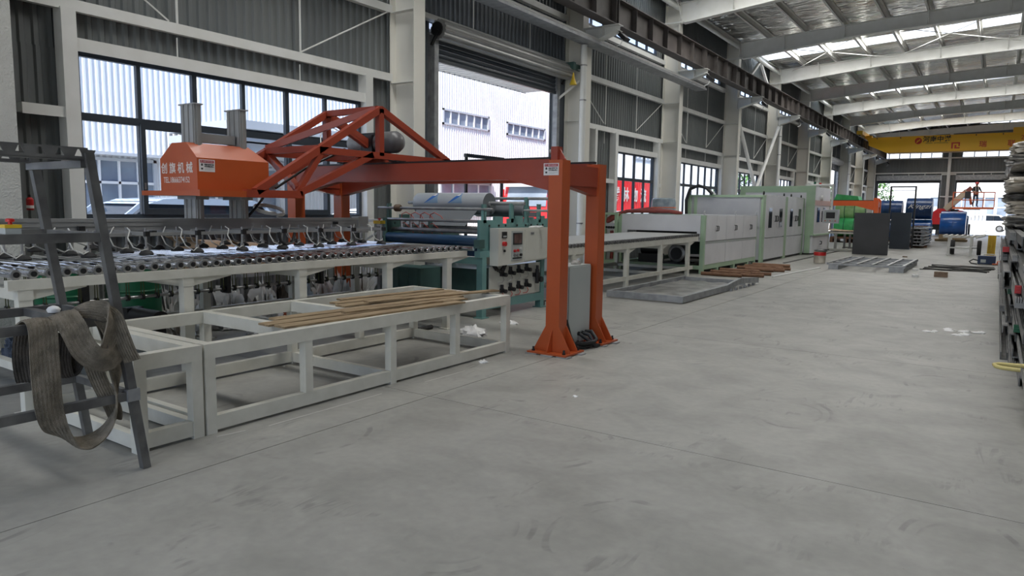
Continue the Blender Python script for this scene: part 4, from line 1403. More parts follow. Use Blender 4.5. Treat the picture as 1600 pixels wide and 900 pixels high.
# vacuum pump on the carriage
part('pump_bed', MB().box(-7.55, -6.60, 6.75, 7.15, 2.19, 2.21), BLACK, ga)
pm = part('pump_body', MB().lathe([(0.09, -7.50), (0.125, -7.47), (0.125, -7.22), (0.11, -7.20)], (0, 6.95, 2.40), 'x', 20), DULL_STEEL, ga, smooth=True)
part('pump_tank', MB().lathe([(0.06, -7.02), (0.12, -6.98), (0.145, -6.9), (0.145, -6.66), (0.11, -6.6), (0.04, -6.57)], (0, 6.95, 2.40), 'x', 20), mat('pump_grey', (0.10, 0.10, 0.105), (0.13, 0.13, 0.13), 0.4, scale=3), pm, smooth=True)
part('pump_centre', MB().box(-7.21, -7.0, 6.84, 7.06, 2.21, 2.50).box(-7.26, -6.98, 6.86, 7.0, 2.45, 2.53), BLACK, pm)
part('pump_hose', MB().tube([(-7.3, 6.8, 2.45), (-7.55, 6.6, 2.62), (-7.62, 6.5, 2.50), (-7.5, 6.4, 2.30), (-7.4, 6.35, 2.2)], 0.008, 6), CLEAR_HOSE, pm, smooth=True)

# ================================================================== GREY CABINET BESIDE THE GANTRY
cb = thing('control_cabinet', 'tall slim grey steel control cabinet between the orange posts', 'cabinet', (-3.95, 6.9, 0))
part('body', MB().box(-4.07, -3.812, 6.64, 7.155, 0.06, 0.93), CAB_GREY, cb)
part('door', MB().box(-3.812, -3.80, 6.655, 7.14, 0.075, 0.915), CAB_GREY, cb)
part('plinth', MB().box(-4.05, -3.83, 6.70, 7.05, 0.0, 0.06), BLACK, cb)
for y in (6.88, 6.96, 7.05):
    part('cable_gland', MB().cyl((-3.80, y, 0.16), (-3.785, y, 0.16), 0.024, 10), BLACK, cb, smooth=True)
part('cable', MB().tube([(-3.785, 6.96, 0.16), (-3.72, 6.99, 0.14), (-3.66, 7.0, 0.05), (-3.68, 6.92, 0.025), (-3.72, 6.80, 0.025), (-3.74, 6.70, 0.05), (-3.76, 6.62, 0.18), (-3.79, 6.58, 0.35)], 0.022, 8), BLACK, cb, smooth=True)
part('cable', MB().tube([(-3.785, 7.05, 0.16), (-3.73, 7.06, 0.17), (-3.65, 7.04, 0.09), (-3.64, 6.96, 0.07), (-3.68, 6.82, 0.07), (-3.75, 6.74, 0.07), (-3.78, 6.84, 0.07)], 0.022, 8), BLACK, cb, smooth=True)
part('cable', MB().tube([(-3.785, 6.88, 0.16), (-3.73, 6.90, 0.12), (-3.63, 6.98, 0.03), (-3.62, 7.04, 0.025), (-3.70, 7.04, 0.025), (-3.76, 6.95, 0.025)], 0.020, 8), BLACK, cb, smooth=True)


def blob(c, rx, ry, rz, seed, n=14, amp=0.28, flat=True, freq=1.0):
    """crumpled heap: a squashed ball with creases"""
    rnd = random.Random(seed)
    ph = [(rnd.uniform(2, 6) * freq, rnd.uniform(2, 6) * freq, rnd.uniform(0, 6.3), rnd.uniform(0.3, 1.0)) for _ in range(7)]
    mb = MB()

    def fn(u, v):
        t = 2 * math.pi * u
        p = math.pi * v
        x, y, z = math.sin(p) * math.cos(t), math.sin(p) * math.sin(t), math.cos(p)
        k = 1.0
        for (a, b, f, w) in ph:
            k += amp / 7 * 1.6 * w * (1 - 2 * abs(math.sin(a * x + b * y + f + b * z))) 
        zz = z * rz * k
        if flat and zz < 0:
            zz *= 0.02
        return (c[0] + x * rx * k, c[1] + y * ry * k, c[2] + zz + (rz * 0.02 * 1.4 if flat else 0))
    return mb.grid(fn, n * 2, n)


single('rag', blob((-3.92, 7.0, 0.93), 0.06, 0.08, 0.055, 3, 10), mat('grey_rag', (0.22, 0.21, 0.19), (0.42, 0.41, 0.38), 0.9, scale=12), 'crumpled grey rag on top of the grey cabinet', 'rag', (-3.92, 7.0, 0.93), smooth=50)

# ================================================================== LAMINATOR
lm = thing('laminating_machine', 'teal film laminating machine with a blue roller and a cream control box', 'machine', (-6.8, 8.8, 0))
LXR, LXL = -5.92, -7.74
for X in (LXR, LXL):
    w = 0.05
    for y in (7.88, 9.42):
        part('leg', MB().box(X - w, X + w, y - 0.05, y + 0.05, 0.0, 0.86), TEAL, lm)
        part('foot_plate', MB().box(X - 0.08, X + 0.08, y - 0.08, y + 0.08, 0.0, 0.012), TEAL, lm)
    part('bottom_beam', MB().box(X - w, X + w, 7.93, 9.37, 0.12, 0.24), TEAL, lm)
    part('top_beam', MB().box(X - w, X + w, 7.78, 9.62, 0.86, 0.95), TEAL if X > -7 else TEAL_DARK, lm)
    # side plate with notched top
    poly = [(7.80, 0.95), (9.62, 0.95), (9.62, 1.40), (9.50, 1.40), (9.50, 1.44), (9.36, 1.44), (9.36, 1.38), (9.18, 1.38), (9.18, 1.42), (9.02, 1.42), (9.02, 1.34), (8.88, 1.34), (8.88, 1.44),
            (8.66, 1.44), (8.66, 1.40), (8.50, 1.40), (8.50, 1.33), (8.36, 1.33), (8.36, 1.43), (8.16, 1.43), (8.16, 1.38), (7.80, 1.38)]
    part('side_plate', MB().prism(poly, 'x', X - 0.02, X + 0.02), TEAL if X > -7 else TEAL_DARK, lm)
    for y in (8.02, 8.25, 8.42, 8.72, 8.95, 9.1, 9.28, 9.44):
        part('bolt', MB().cyl((X + 0.02, y, 1.30), (X + 0.03, y, 1.30), 0.016, 8), BLACK, lm)
    for (y, z) in ((7.92, 1.60), (8.6, 1.62), (9.0, 1.72), (9.35, 1.62)):
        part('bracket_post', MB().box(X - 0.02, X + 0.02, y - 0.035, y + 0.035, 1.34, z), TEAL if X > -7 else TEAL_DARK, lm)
    part('bearing_block', MB().box(X - 0.05, X + 0.05, 7.76, 7.88, 0.99, 1.11), TEAL_DARK, lm)
part('end_beam', MB().box(LXL + 0.05, LXR - 0.05, 7.84, 7.92, 0.76, 0.86), TEAL, lm)
part('end_beam', MB().box(LXL + 0.05, LXR - 0.05, 9.38, 9.46, 0.76, 0.86), TEAL, lm)
part('cross_beam', MB().box(LXL + 0.05, LXR - 0.05, 7.85, 7.93, 0.12, 0.22), TEAL, lm)


def roll(name, y, z, r, m, x0=LXL + 0.03, x1=LXR - 0.03, n=24, parent=None):
    return part(name, MB().lathe([(r * 0.9, x0), (r, x0 + 0.01), (r, x1 - 0.01), (r * 0.9, x1)], (0, y, z), 'x', n), m, parent or lm, smooth=True)


roll('pressure_roller', 7.86, 1.085, 0.075, BLUE_ROLL)
roll('lower_roller', 7.88, 0.935, 0.07, BLUE_ROLL)
roll('exit_roller', 7.74, 0.985, 0.03, CHROME, LXL + 0.5)
roll('guide_roller', 7.95, 1.21, 0.032, STEEL)
roll('guide_roller', 7.86, 1.36, 0.022, STEEL)
roll('guide_roller', 8.25, 1.25, 0.03, STEEL)
roll('spreader_bar', 7.90, 1.53, 0.02, DULL_STEEL, -7.95, -5.75)
roll('unwind_shaft', 8.62, 1.62, 0.028, DULL_STEEL, -7.98, -5.70)
roll('unwind_shaft', 9.02, 1.70, 0.022, DULL_STEEL, -7.98, -5.55)
roll('tension_bar', 8.98, 1.52, 0.02, DULL_STEEL, -7.8, -5.35)
roll('idle_roll', 9.05, 1.52, 0.11, FILM_DARK, -6.9, -5.95)
part('chuck', MB().lathe([(0.03, -7.60), (0.055, -7.58), (0.055, -7.50), (0.04, -7.48)], (0, 7.90, 1.53), 'x', 12), mat('rusty_chuck', (0.12, 0.08, 0.05), None, 0.6), lm, smooth=True)
part('drip_tray', MB().box(LXL + 0.05, LXR - 0.05, 8.4, 9.0, 1.20, 1.23), TEAL_DARK, lm)
for k in range(4):
    x = LXL + 0.18 + 0.19 * k
    part('air_cylinder', MB().cyl((x, 8.02, 1.17), (x, 8.02, 1.34), 0.035, 12), STEEL if k < 3 else TEAL_DARK, lm, smooth=True)
    part('air_hose', MB().tube([(x, 8.0, 1.34), (x + 0.05, 7.96, 1.44), (x + 0.14, 7.95, 1.47), (x + 0.24, 7.98, 1.42), (x + 0.3, 8.0, 1.33)], 0.007, 6), mat('red_air_hose', (0.45, 0.07, 0.05), None, 0.4) if 'red_air_hose' not in MATS else MATS['red_air_hose'], lm, smooth=True)
    part('air_hose', MB().tube([(x + 0.05, 7.97, 1.30), (x + 0.12, 7.94, 1.31), (x + 0.2, 7.95, 1.25), (x + 0.25, 8.0, 1.16)], 0.007, 6), MATS['red_air_hose'], lm, smooth=True)
# film roll with printed triangles
fr = thing('film_roll', 'big grey film roll printed with blue sail emblems on the laminator', 'film roll', (-7.05, 8.62, 1.62))
FRR = 0.172
part('film', MB().lathe([(FRR * 0.97, -7.74), (FRR, -7.735), (FRR, -6.345), (FRR * 0.97, -6.34), (0.04, -6.338)], (0, 8.62, 1.605), 'x', 40), FILM, fr, smooth=True)
part('roll_end', MB().lathe([(FRR * 0.98, -6.339), (0.045, -6.334)], (0, 8.62, 1.605), 'x', 40), FILM_DARK, fr, smooth=True)
part('film_core', MB().lathe([(0.045, -6.34), (0.045, -6.30), (0.03, -6.30)], (0, 8.62, 1.605), 'x', 16), DULL_STEEL, fr, smooth=True)
part('film_web', MB().add([(-7.6, 8.46, 1.56), (-6.4, 8.46, 1.56), (-6.4, 8.10, 1.28), (-7.6, 8.10, 1.28), (-7.6, 8.465, 1.555), (-6.4, 8.465, 1.555), (-6.4, 8.105, 1.275), (-7.6, 8.105, 1.275)],
                          [(0, 1, 2, 3), (7, 6, 5, 4), (0, 4, 5, 1), (1, 5, 6, 2), (2, 6, 7, 3), (3, 7, 4, 0)]), FILM_DARK, fr)


def on_roll(poly2, name, m, lift):
    """poly2: (x, arc) pairs wrapped on the film roll facing the infeed side"""
    mb = MB()
    vs = []
    for (x, a) in poly2:
        t = a / FRR
        vs.append((x, 8.62 - (FRR + lift) * math.cos(t), 1.605 + (FRR + lift) * math.sin(t)))
    n = len(vs)
    vs2 = [(x, 8.62 - (FRR - 0.002) * math.cos(a / FRR), 1.605 + (FRR - 0.002) * math.sin(a / FRR)) for (x, a) in poly2]
    mb.add(vs + vs2, [tuple(range(n)), tuple(reversed(range(n, 2 * n)))] + [(i, i + n, (i + 1) % n + n, (i + 1) % n) for i in range(n)])
    part(name, mb, m, fr)


def strip(poly_fn, steps, name, m, lift):
    for i in range(steps):
        t0, t1 = i / steps, (i + 1) / steps
        (l0, r0_, a0), (l1, r1, a1) = poly_fn(t0), poly_fn(t1)
        on_roll([(l0, a0), (r0_, a0), (r1, a1), (l1, a1)], name, m, lift)


for x0 in (-7.50, -7.02):
    # pale sail and blue wave, laid in short strips so they follow the round
    def pale(t, x0=x0):
        a = 0.01 + 0.20 * t
        return (x0 + 0.21 * t ** 0.8 + 0.06 * math.sin(math.pi * t), max(x0 + 0.29 - 0.07 * t, x0 + 0.215 * t ** 0.8 + 0.06 * math.sin(math.pi * t)), a)

    def blue(t, x0=x0):
        a = 0.01 + 0.20 * t
        return (x0 + 0.21 * t ** 0.8, x0 + 0.212 * t ** 0.8 + 0.075 * math.sin(math.pi * t) + 0.003, a)
    strip(pale, 8, 'printed_emblem', LIGHT_PRINT, 0.0012)
    strip(blue, 8, 'printed_emblem', BLUE_PRINT, 0.0024)
    strip(lambda t, x0=x0: (x0 + 0.15 + 0.04 * t, x0 + 0.20 + 0.02 * t, 0.135 + 0.045 * t), 3, 'printed_emblem', LETTER_WHITE, 0.0034)
# control box
bx0, bx1 = -5.87, -5.72
c = part('control_box', MB().prism([(8.0, 0.74), (9.6, 0.79), (9.6, 1.26), (8.0, 1.27)], 'x', bx0, bx1), BOX_GREY, lm)
part('box_door', MB().prism([(8.66, 0.78), (9.56, 0.81), (9.56, 1.235), (8.66, 1.24)], 'x', bx1, bx1 + 0.012), BOX_GREY, c)
for y in (8.85, 9.4):
    part('door_latch', MB().box(bx1 + 0.012, bx1 + 0.02, y - 0.04, y + 0.04, 1.17, 1.20), DULL_STEEL, c)
pn = part('operator_panel', MB().prism([(8.32, 0.80), (8.60, 0.81), (8.60, 1.225), (8.32, 1.23)], 'x', bx1, bx1 + 0.010), CAB_GREY, c)
part('touch_screen', MB().box(bx1 + 0.010, bx1 + 0.018, 8.345, 8.575, 1.03, 1.20), BLACK, c)
part('screen_glass', MB().box(bx1 + 0.018, bx1 + 0.020, 8.37, 8.55, 1.05, 1.18), mat('screen', (0.10, 0.06, 0.055), (0.16, 0.10, 0.09), 0.15, scale=8), c)
for (y, z, m_) in ((8.38, 0.94, RED), (8.46, 0.945, RED), (8.54, 0.97, CLEAR_HOSE), (8.38, 0.875, STEEL), (8.46, 0.875, STEEL), (8.54, 0.88, BLACK)):
    part('push_button', MB().cyl((bx1 + 0.010, y, z), (bx1 + 0.035, y, z), 0.02, 12), m_, c, smooth=True)
part('button_legend', MB().box(bx1 + 0.010, bx1 + 0.012, 8.34, 8.58, 0.825, 0.845), LETTER_BLACK, c)
part('meter', MB().box(bx1, bx1 + 0.015, 8.08, 8.19, 1.13, 1.22), BLACK, c)
part('meter_window', MB().box(bx1 + 0.015, bx1 + 0.016, 8.095, 8.175, 1.145, 1.165), CAB_GREY, c)
part('main_switch', MB().cyl((bx1, 8.12, 1.05), (bx1 + 0.045, 8.12, 1.05), 0.033, 12), RED, c, smooth=True)
part('key_switch', MB().cyl((bx1, 8.14, 0.95), (bx1 + 0.02, 8.14, 0.95), 0.018, 10), BLACK, c, smooth=True)
part('cleaning_rag', blob((-5.80, 9.1, 1.268), 0.06, 0.22, 0.03, 5, 10), PLASTIC_SHEET, lm, smooth=50)
# valve panel
vp = part('valve_panel', MB().box(-5.90, -5.885, 8.02, 9.36, 0.25, 0.72), BOX_GREY, lm)
vi = 0
for zrow in (0.60, 0.36):
    for k in range(4):
        y = 8.30 + 0.215 * k
        z = zrow + 0.012 * k
        v = part('regulator', MB().box(-5.885, -5.84, y - 0.028, y + 0.028, z - 0.03, z + 0.03).cyl((-5.86, y, z + 0.03), (-5.86, y, z + 0.085), 0.025, 10).cyl((-5.84, y + 0.03, z - 0.01), (-5.80, y + 0.03, z - 0.01), 0.03, 12), BLACK, vp, smooth=True)
        hm = MATS['red_air_hose'] if zrow < 0.5 else STEEL
        part('air_hose', MB().tube([(-5.85, y, z - 0.03), (-5.83, y + 0.01, z - 0.08), (-5.84, y - 0.02, z - 0.115), (-5.87, y - 0.08, z - 0.12)], 0.006, 6), hm, vp, smooth=True)
part('filter_unit', MB().cyl((-5.83, 9.20, 0.40), (-5.83, 9.20, 0.62), 0.03, 12).cyl((-5.83, 9.20, 0.62), (-5.83, 9.20, 0.68), 0.022, 12).cyl((-5.86, 9.26, 0.46), (-5.78, 9.26, 0.46), 0.045, 14).box(-5.885, -5.84, 9.15, 9.30, 0.50, 0.56), BLACK, vp, smooth=True)
for k in range(3):
    part('cable', MB().tube([(-5.87, 8.06 + 0.04 * k, 0.745), (-5.85, 8.12 + 0.05 * k, 0.67 - 0.02 * k), (-5.85, 8.24 + 0.04 * k, 0.66 - 0.01 * k), (-5.87, 8.36 + 0.03 * k, 0.73)], 0.012, 6), BLACK, lm, smooth=True)
part('castor', MB().cyl((-5.94, 9.52, 0.04), (-5.90, 9.52, 0.04), 0.04, 12).box(-5.95, -5.89, 9.46, 9.58, 0.07, 0.09), BLACK, lm)
part('oil_tank', MB().box(-7.6, -6.5, 8.5, 9.3, 0.0, 0.62), TEAL_DARK, lm)
# operator ledge beyond the laminator with a second emergency stop
sd = thing('feed_shelf', 'cream ledge on a diagonal strut left of the laminator', 'shelf', (-8.2, 8.15, 0))
part('ledge', MB().box(-8.60, -7.80, 8.05, 8.25, 1.30, 1.345), CREAM, sd)
part('leg', MB().box(-8.58, -8.52, 8.1, 8.16, 0.0, 1.30), CREAM, sd)
part('strut', MB().bar((-8.45, 8.1, 1.0), (-7.85, 8.1, 1.29), 0.025), CREAM, sd)
e2 = thing('emergency_stop_box', 'yellow emergency stop box on the lifter end post', 'switch box', (-7.39, 7.36, 1.28))
part('lid', MB().box(-7.46, -7.32, 7.31, 7.41, 1.30, 1.345), YELLOW, e2)
part('button', MB().lathe([(0.012, 0), (0.012, 0.012), (0.025, 0.014), (0.025, 0.032), (0.015, 0.036)], (-7.39, 7.36, 1.345), 'z', 12), RED, e2, smooth=True)
part('pedestal', MB().box(-7.42, -7.36, 7.34, 7.38, 0.0, 1.30), ALU, e2)

# dark housing under the conveyor end
hs = thing('dust_collector', 'dark green boxy unit standing under the end of the roller conveyor', 'machine', (-7.1, 7.5, 0))
part('body', MB().box(-7.28, -6.55, 7.31, 7.74, 0.0, 0.70), TEAL_DARK, hs)
for k in range(4):
    part('rib', MB().box(-7.2 + 0.18 * k, -7.14 + 0.18 * k, 7.29, 7.31, 0.02, 0.68), TEAL_DARK, hs)

# ================================================================== SECOND CONVEYOR TO THE OVEN
c2 = thing('roller_conveyor', 'pale roller conveyor leading from the laminator into the white oven', 'conveyor', (-6.9, 13.2, 0))


def z2(y):
    return 0.885 + (y - 10.4) * 0.0085


for X in (-7.86, -6.0):
    part('side_beam', MB().bar((X, 9.75, z2(9.75) - 0.055), (X, 16.7, z2(16.7) - 0.055), 0.06, 0.12), CREAM, c2)
part('belt_deck', MB().bar((-6.93, 9.8, z2(9.8) + 0.045), (-6.93, 16.95, z2(16.95) + 0.045), 1.70, 0.012), mat('grey_belt', (0.42, 0.42, 0.40), None, 0.5), c2)
bk0 = None
for k in range(58):
    y = 9.86 + k * 0.12
    if bk0 is None:
        bk0 = part('roller_bracket', MB().box(-6.03, -5.985, y - 0.012, y + 0.012, z2(9.86) + 0.005, z2(9.86) + 0.045).cyl((-6.06, y + 0.01, z2(9.86) + 0.035), (-5.96, y + 0.01, z2(9.86) + 0.035), 0.034, 10), RAW_STEEL, c2)
    else:
        share(bk0, c2, (0, k * 0.12, z2(y) - z2(9.86)))
for y in (10.6, 12.75, 14.45, 16.1):
    for X in (-7.88, -6.04):
        part('leg', MB().box(X, X + 0.08, y - 0.05, y + 0.05, 0.0, z2(y) - 0.115), CREAM, c2)
    part('cross_beam', MB().box(-7.88, -5.98, y - 0.06, y + 0.06, z2(y) - 0.19, z2(y) - 0.115), CREAM, c2)
    part('gusset', MB().prism([(y + 0.06, z2(y) - 0.115), (y + 0.06, z2(y) - 0.22), (y + 0.42, z2(y) - 0.125)], 'x', -6.06, -5.99), CREAM, c2)
    part('cross_tie', MB().box(-7.80, -6.04, y - 0.03, y + 0.03, 0.16, 0.22), CREAM, c2)
for X in (-7.86, -6.0):
    part('tie_rail', MB().box(X - 0.03, X + 0.03, 9.9, 16.4, 0.16, 0.24), CREAM, c2)

# ================================================================== OVEN LINE
ov = thing('oven_inlet', 'low white oven section with pale green frame and three pairs of small doors', 'oven', (-7.25, 19.3, 0))
OX0, OX1, OY0, OY1 = -8.28, -5.95, 17.05, 21.66
for X in (OX0 + 0.05, OX1 - 0.05):
    for y in (OY0 + 0.05, OY1 - 0.05):
        part('frame_post', MB().box(X - 0.05, X + 0.05, y - 0.05, y + 0.05, 0.0, 1.45), PALE_GREEN, ov)
    part('frame_rail', MB().box(X - 0.05, X + 0.05, OY0 + 0.1, OY1 - 0.1, 0.10, 0.22), PALE_GREEN, ov)
    part('frame_rail', MB().box(X - 0.05, X + 0.05, OY0 + 0.1, OY1 - 0.1, 0.74, 0.80), CAB_GREY, ov)
for y in (OY0 + 0.05,):
    part('frame_rail', MB().box(OX0 + 0.1, OX1 - 0.1, y - 0.05, y + 0.05, 0.10, 0.20), PALE_GREEN, ov)
    part('frame_rail', MB().box(OX0 + 0.1, OX1 - 0.1, y - 0.05, y + 0.05, 1.43, 1.46), PALE_GREEN, ov)
part('hood_panel', MB().box(OX0 + 0.1, OX1 - 0.1, OY0 - 0.02, OY0 + 0.01, 1.04, 1.45), MACH_WHITE, ov)
part('hood_panel', MB().box(OX0 + 0.1, OX0 + 0.26, OY0 - 0.02, OY0 + 0.01, 0.86, 1.04).box(OX1 - 0.18, OX1 - 0.1, OY0 - 0.02, OY0 + 0.01, 0.86, 1.04), MACH_WHITE, ov)
part('hood_panel', MB().box(OX1 - 0.32, OX1 - 0.1, OY0 - 0.02, OY0 + 0.01, 0.80, 0.88), MACH_WHITE, ov)
part('top_panel', MB().box(OX0, OX1, OY0 + 0.02, OY1, 1.44, 1.455), MACH_GREY, ov)
part('inner_box', MB().box(OX0 + 0.11, OX1 - 0.12, OY0 + 0.9, OY1 - 0.1, 0.8, 1.43), BLACK, ov)
part('back_panel', MB().box(OX0 + 0.1, OX1 - 0.12, OY1 - 0.1, OY1 - 0.05, 0.2, 0.75), TEAL_DARK, ov)
dy = [(17.16, 18.72), (18.74, 20.22), (20.24, 21.58)]
for (a, b) in dy:
    m_ = (a + b) / 2
    for (p, q) in ((a, m_ - 0.004), (m_ + 0.004, b)):
        part('upper_door', MB().box(OX1 - 0.02, OX1 + 0.012, p, q, 0.81, 1.44), MACH_WHITE, ov)
    for s in (-1, 1):
        y = m_ + 0.045 * s
        part('handle', MB().tube([(OX1 + 0.012, y, 1.05), (OX1 + 0.05, y + 0.012 * s, 1.06), (OX1 + 0.05, y + 0.012 * s, 1.17), (OX1 + 0.012, y, 1.18)], 0.011, 6), BLACK, ov)
    part('lower_panel', MB().box(OX1 - 0.02, OX1 + 0.008, a, b, 0.22, 0.735), MACH_WHITE, ov)
for y in (17.1, 19.6, 21.6):
    part('lifting_eye', MB().tube([(OX1 - 0.03, y + 0.05 * math.cos(t), 1.50 + 0.05 * math.sin(t)) for t in [i * 0.7 for i in range(10)]], 0.014, 6), MACH_GREY, ov)
for y in (18.2, 19.6, 20.9):
    part('foot', MB().box(OX1 - 0.1, OX1, y - 0.04, y + 0.04, 0.0, 0.10), PALE_GREEN, ov)
bl = part('blower', MB().lathe([(0.16, 0.0), (0.22, 0.02), (0.26, 0.10), (0.26, 0.32), (0.2, 0.36)], (-6.75, OY0 + 0.25, 0.46), 'y', 24), STEEL, ov, smooth=True)
part('blower_inlet', MB().lathe([(0.155, -0.01), (0.16, 0.03), (0.06, 0.04)], (-6.75, OY0 + 0.25, 0.46), 'y', 20), BLACK, ov, smooth=True)
part('blower_stand', MB().box(-7.1, -6.4, OY0 + 0.2, OY0 + 0.65, 0.2, 0.24), BLACK, ov)
part('motor', MB().cyl((-7.75, OY0 + 0.4, 0.55), (-7.25, OY0 + 0.4, 0.55), 0.15, 14).box(-7.8, -7.2, OY0 + 0.25, OY0 + 0.55, 0.2, 0.42), BLACK, ov, smooth=True)
# side bay with hoses left of the inlet hood
sb = thing('hose_stand', 'pale green open frame with maroon hoses beside the oven inlet', 'frame', (-8.45, 17.1, 0))
for x in (-8.66, -8.32):
    part('post', MB().box(x - 0.04, x + 0.04, 16.96, 17.04, 0.0, 1.42), PALE_GREEN, sb)
part('top_rail', MB().box(-8.70, -8.28, 16.96, 17.04, 1.42, 1.48), PALE_GREEN, sb)
part('bottom_rail', MB().box(-8.62, -8.36, 16.96, 17.04, 0.12, 0.22), PALE_GREEN, sb)
part('junction_box', MB().box(-8.62, -8.36, 16.98, 17.02, 1.04, 1.20), MACH_GREY, sb)
for k in range(3):
    part('hose', MB().tube([(-8.6, 17.0 + 0.02 * k, 1.22 + 0.04 * k), (-8.4, 17.06, 1.34 + 0.05 * k), (-8.1, 17.12 + 0.05 * k, 1.52), (-7.6, 17.2 + 0.1 * k, 1.53 + 0.03 * k), (-7.0, 17.35 + 0.1 * k, 1.53), (-6.85, 17.6 + 0.1 * k, 1.49)], 0.045, 8), HOSE_RED, sb, smooth=True)
for k in range(4):
    part('fitting', MB().cyl((-8.58 + 0.07 * k, 16.93, 1.09), (-8.58 + 0.07 * k, 16.97, 1.09), 0.03, 8), BLACK, sb)
part('down_hose', MB().tube([(-8.5, 17.1, 1.0), (-8.46, 17.1, 0.6), (-8.5, 17.12, 0.25)], 0.05, 8), HOSE_RED, sb, smooth=True)
bg = thing('wrapped_bucket', 'bucket wrapped in clear plastic with an orange band on the oven top', 'bucket', (-7.5, 18.15, 1.457))
part('bucket', MB().lathe([(0.29, 0), (0.33, 0.02), (0.325, 0.30), (0.31, 0.40), (0.24, 0.43)], (-7.5, 18.15, 1.457), 'z', 20), mat('cloudy_wrap', (0.22, 0.28, 0.32), (0.36, 0.42, 0.46), 0.25, scale=6, bump=0.6, bscale=10), bg, smooth=True)
part('band', MB().lathe([(0.333, 0.16), (0.335, 0.165), (0.335, 0.185), (0.333, 0.19)], (-7.5, 18.15, 1.457), 'z', 20), LIFT_ORANGE, bg, smooth=True)

# tower section
tw = thing('oven_tower', 'tall white oven section with slit windows in two pairs of doors', 'oven', (-7.1, 25.0, 0))
TX0, TX1, TY0, TY1 = -8.34, -5.95, 22.2, 27.75
part('body', MB().box(TX0, TX1 - 0.03, TY0 + 0.02, TY1, 0.08, 2.03), MACH_GREY, tw)
part('front_panel', MB().box(-8.02, TX1 - 0.10, TY0 - 0.01, TY0 + 0.02, 1.10, 2.0), MACH_GREY, tw)
part('front_rail', MB().box(TX0, TX1, TY0 - 0.03, TY0 + 0.02, 2.0, 2.07), PALE_GREEN, tw)
part('front_post', MB().box(TX0, TX0 + 0.12, TY0 - 0.03, TY0 + 0.02, 0, 2.0), PALE_GREEN, tw)
part('front_post', MB().box(-8.12, -8.02, TY0 - 0.03, TY0 + 0.02, 1.3, 2.0), PALE_GREEN, tw)
for (y0, y1) in ((22.2, 22.48), (24.88, 25.24), (27.55, 27.75)):
    part('frame_post', MB().box(TX1 - 0.06, TX1 + 0.01, y0, y1, 0.0, 2.07), PALE_GREEN, tw)
for (a, b) in ((22.49, 24.87), (25.25, 27.54)):
    m_ = (a + b) / 2
    for (p, q) in ((a, m_ - 0.006), (m_ + 0.006, b)):
        d = part('door', MB().box(TX1 - 0.02, TX1 + 0.02, p, q, 0.76, 2.06), MACH_WHITE, tw)
        wc = (p + q) / 2 + (-0.05 if p == a else 0.05)
        part('slit_window', MB().box(TX1 + 0.02, TX1 + 0.026, wc - 0.19, wc + 0.19, 1.06, 1.68), CAR_GLASS, d)
    for s in (-1, 1):
        y = m_ + 0.08 * s
        part('handle', MB().tube([(TX1 + 0.02, y, 1.26), (TX1 + 0.07, y + 0.05 * s, 1.27), (TX1 + 0.07, y + 0.05 * s, 1.42), (TX1 + 0.02, y, 1.43)], 0.018, 6), BLACK, tw)
    part('lower_panel', MB().box(TX1 - 0.02, TX1 + 0.02, a, b, 0.08, 0.735), MACH_WHITE, tw)
    part('plastic_top', MB().box(TX1 - 0.5, TX1 + 0.022, a, b, 2.062, 2.09), PLASTIC_SHEET, tw)
part('plinth', MB().box(TX0, TX1 - 0.05, TY0 + 0.05, TY1 - 0.05, 0.0, 0.08), BLACK, tw)
for y in (22.4, 24.9, 25.9, 27.4):
    part('lifting_eye', MB().tube([(TX1 - 0.05, y + 0.05 * math.cos(t), 2.13 + 0.05 * math.sin(t)) for t in [i * 0.7 for i in range(10)]], 0.016, 6), BLACK, tw)
part('black_hose', MB().tube([(-8.3, 22.0, 1.30), (-8.32, 22.0, 1.9), (-8.22, 22.02, 2.24), (-7.95, 22.05, 2.36), (-7.7, 22.08, 2.28), (-7.5, 22.1, 2.09)], 0.05, 10), BLACK, tw, smooth=True)
part('chute', MB().bar((-7.72, 22.1, 2.30), (-7.42, 22.15, 2.08), 0.08, 0.05), WHITE_STEEL, tw)

# portal press
pp = thing('portal_press', 'tall white and pale green portal press behind the oven doors', 'machine', (-7.2, 29.4, 0))
PX0, PX1, PY0, PY1 = -8.36, -5.62, 27.9, 30.9
part('front_face', MB().box(PX0 + 0.2, PX1 - 0.3, PY0 - 0.01, PY0 + 0.04, 0.10, 2.30), MACH_WHITE, pp)
part('front_rail', MB().box(PX0, PX1, PY0 - 0.03, PY0 + 0.06, 2.30, 2.54), PALE_GREEN, pp)
part('front_post', MB().box(PX0, PX0 + 0.2, PY0 - 0.03, PY0 + 0.06, 0.0, 2.30), PALE_GREEN, pp)
part('front_post', MB().box(PX1 - 0.3, PX1, PY0 - 0.03, PY0 + 0.06, 0.72, 2.30), PALE_GREEN, pp)
part('front_post', MB().box(PX1 - 0.28, PX1 - 0.1, PY0 - 0.03, PY0 + 0.06, 0.05, 0.72), PALE_GREEN, pp)
part('body', MB().box(PX0, PX1 - 0.02, PY0 + 0.06, PY1, 0.05, 2.52), MACH_WHITE, pp)
part('side_sill', MB().box(PX1 - 0.05, PX1 + 0.03, PY0 + 0.1, PY1, 0.70, 0.75), PALE_GREEN, pp)
part('side_lamp', MB().cyl((PX1 - 0.02, 29.1, 2.12), (PX1 + 0.06, 29.1, 2.12), 0.10, 14), WHITE_PLASTIC, pp, smooth=True)
for (y0, y1) in ((28.5, 28.9), (29.6, 30.0)):
    part('side_window', MB().box(PX1 - 0.02, PX1 + 0.002, y0, y1, 1.2, 1.75), CAR_GLASS, pp)
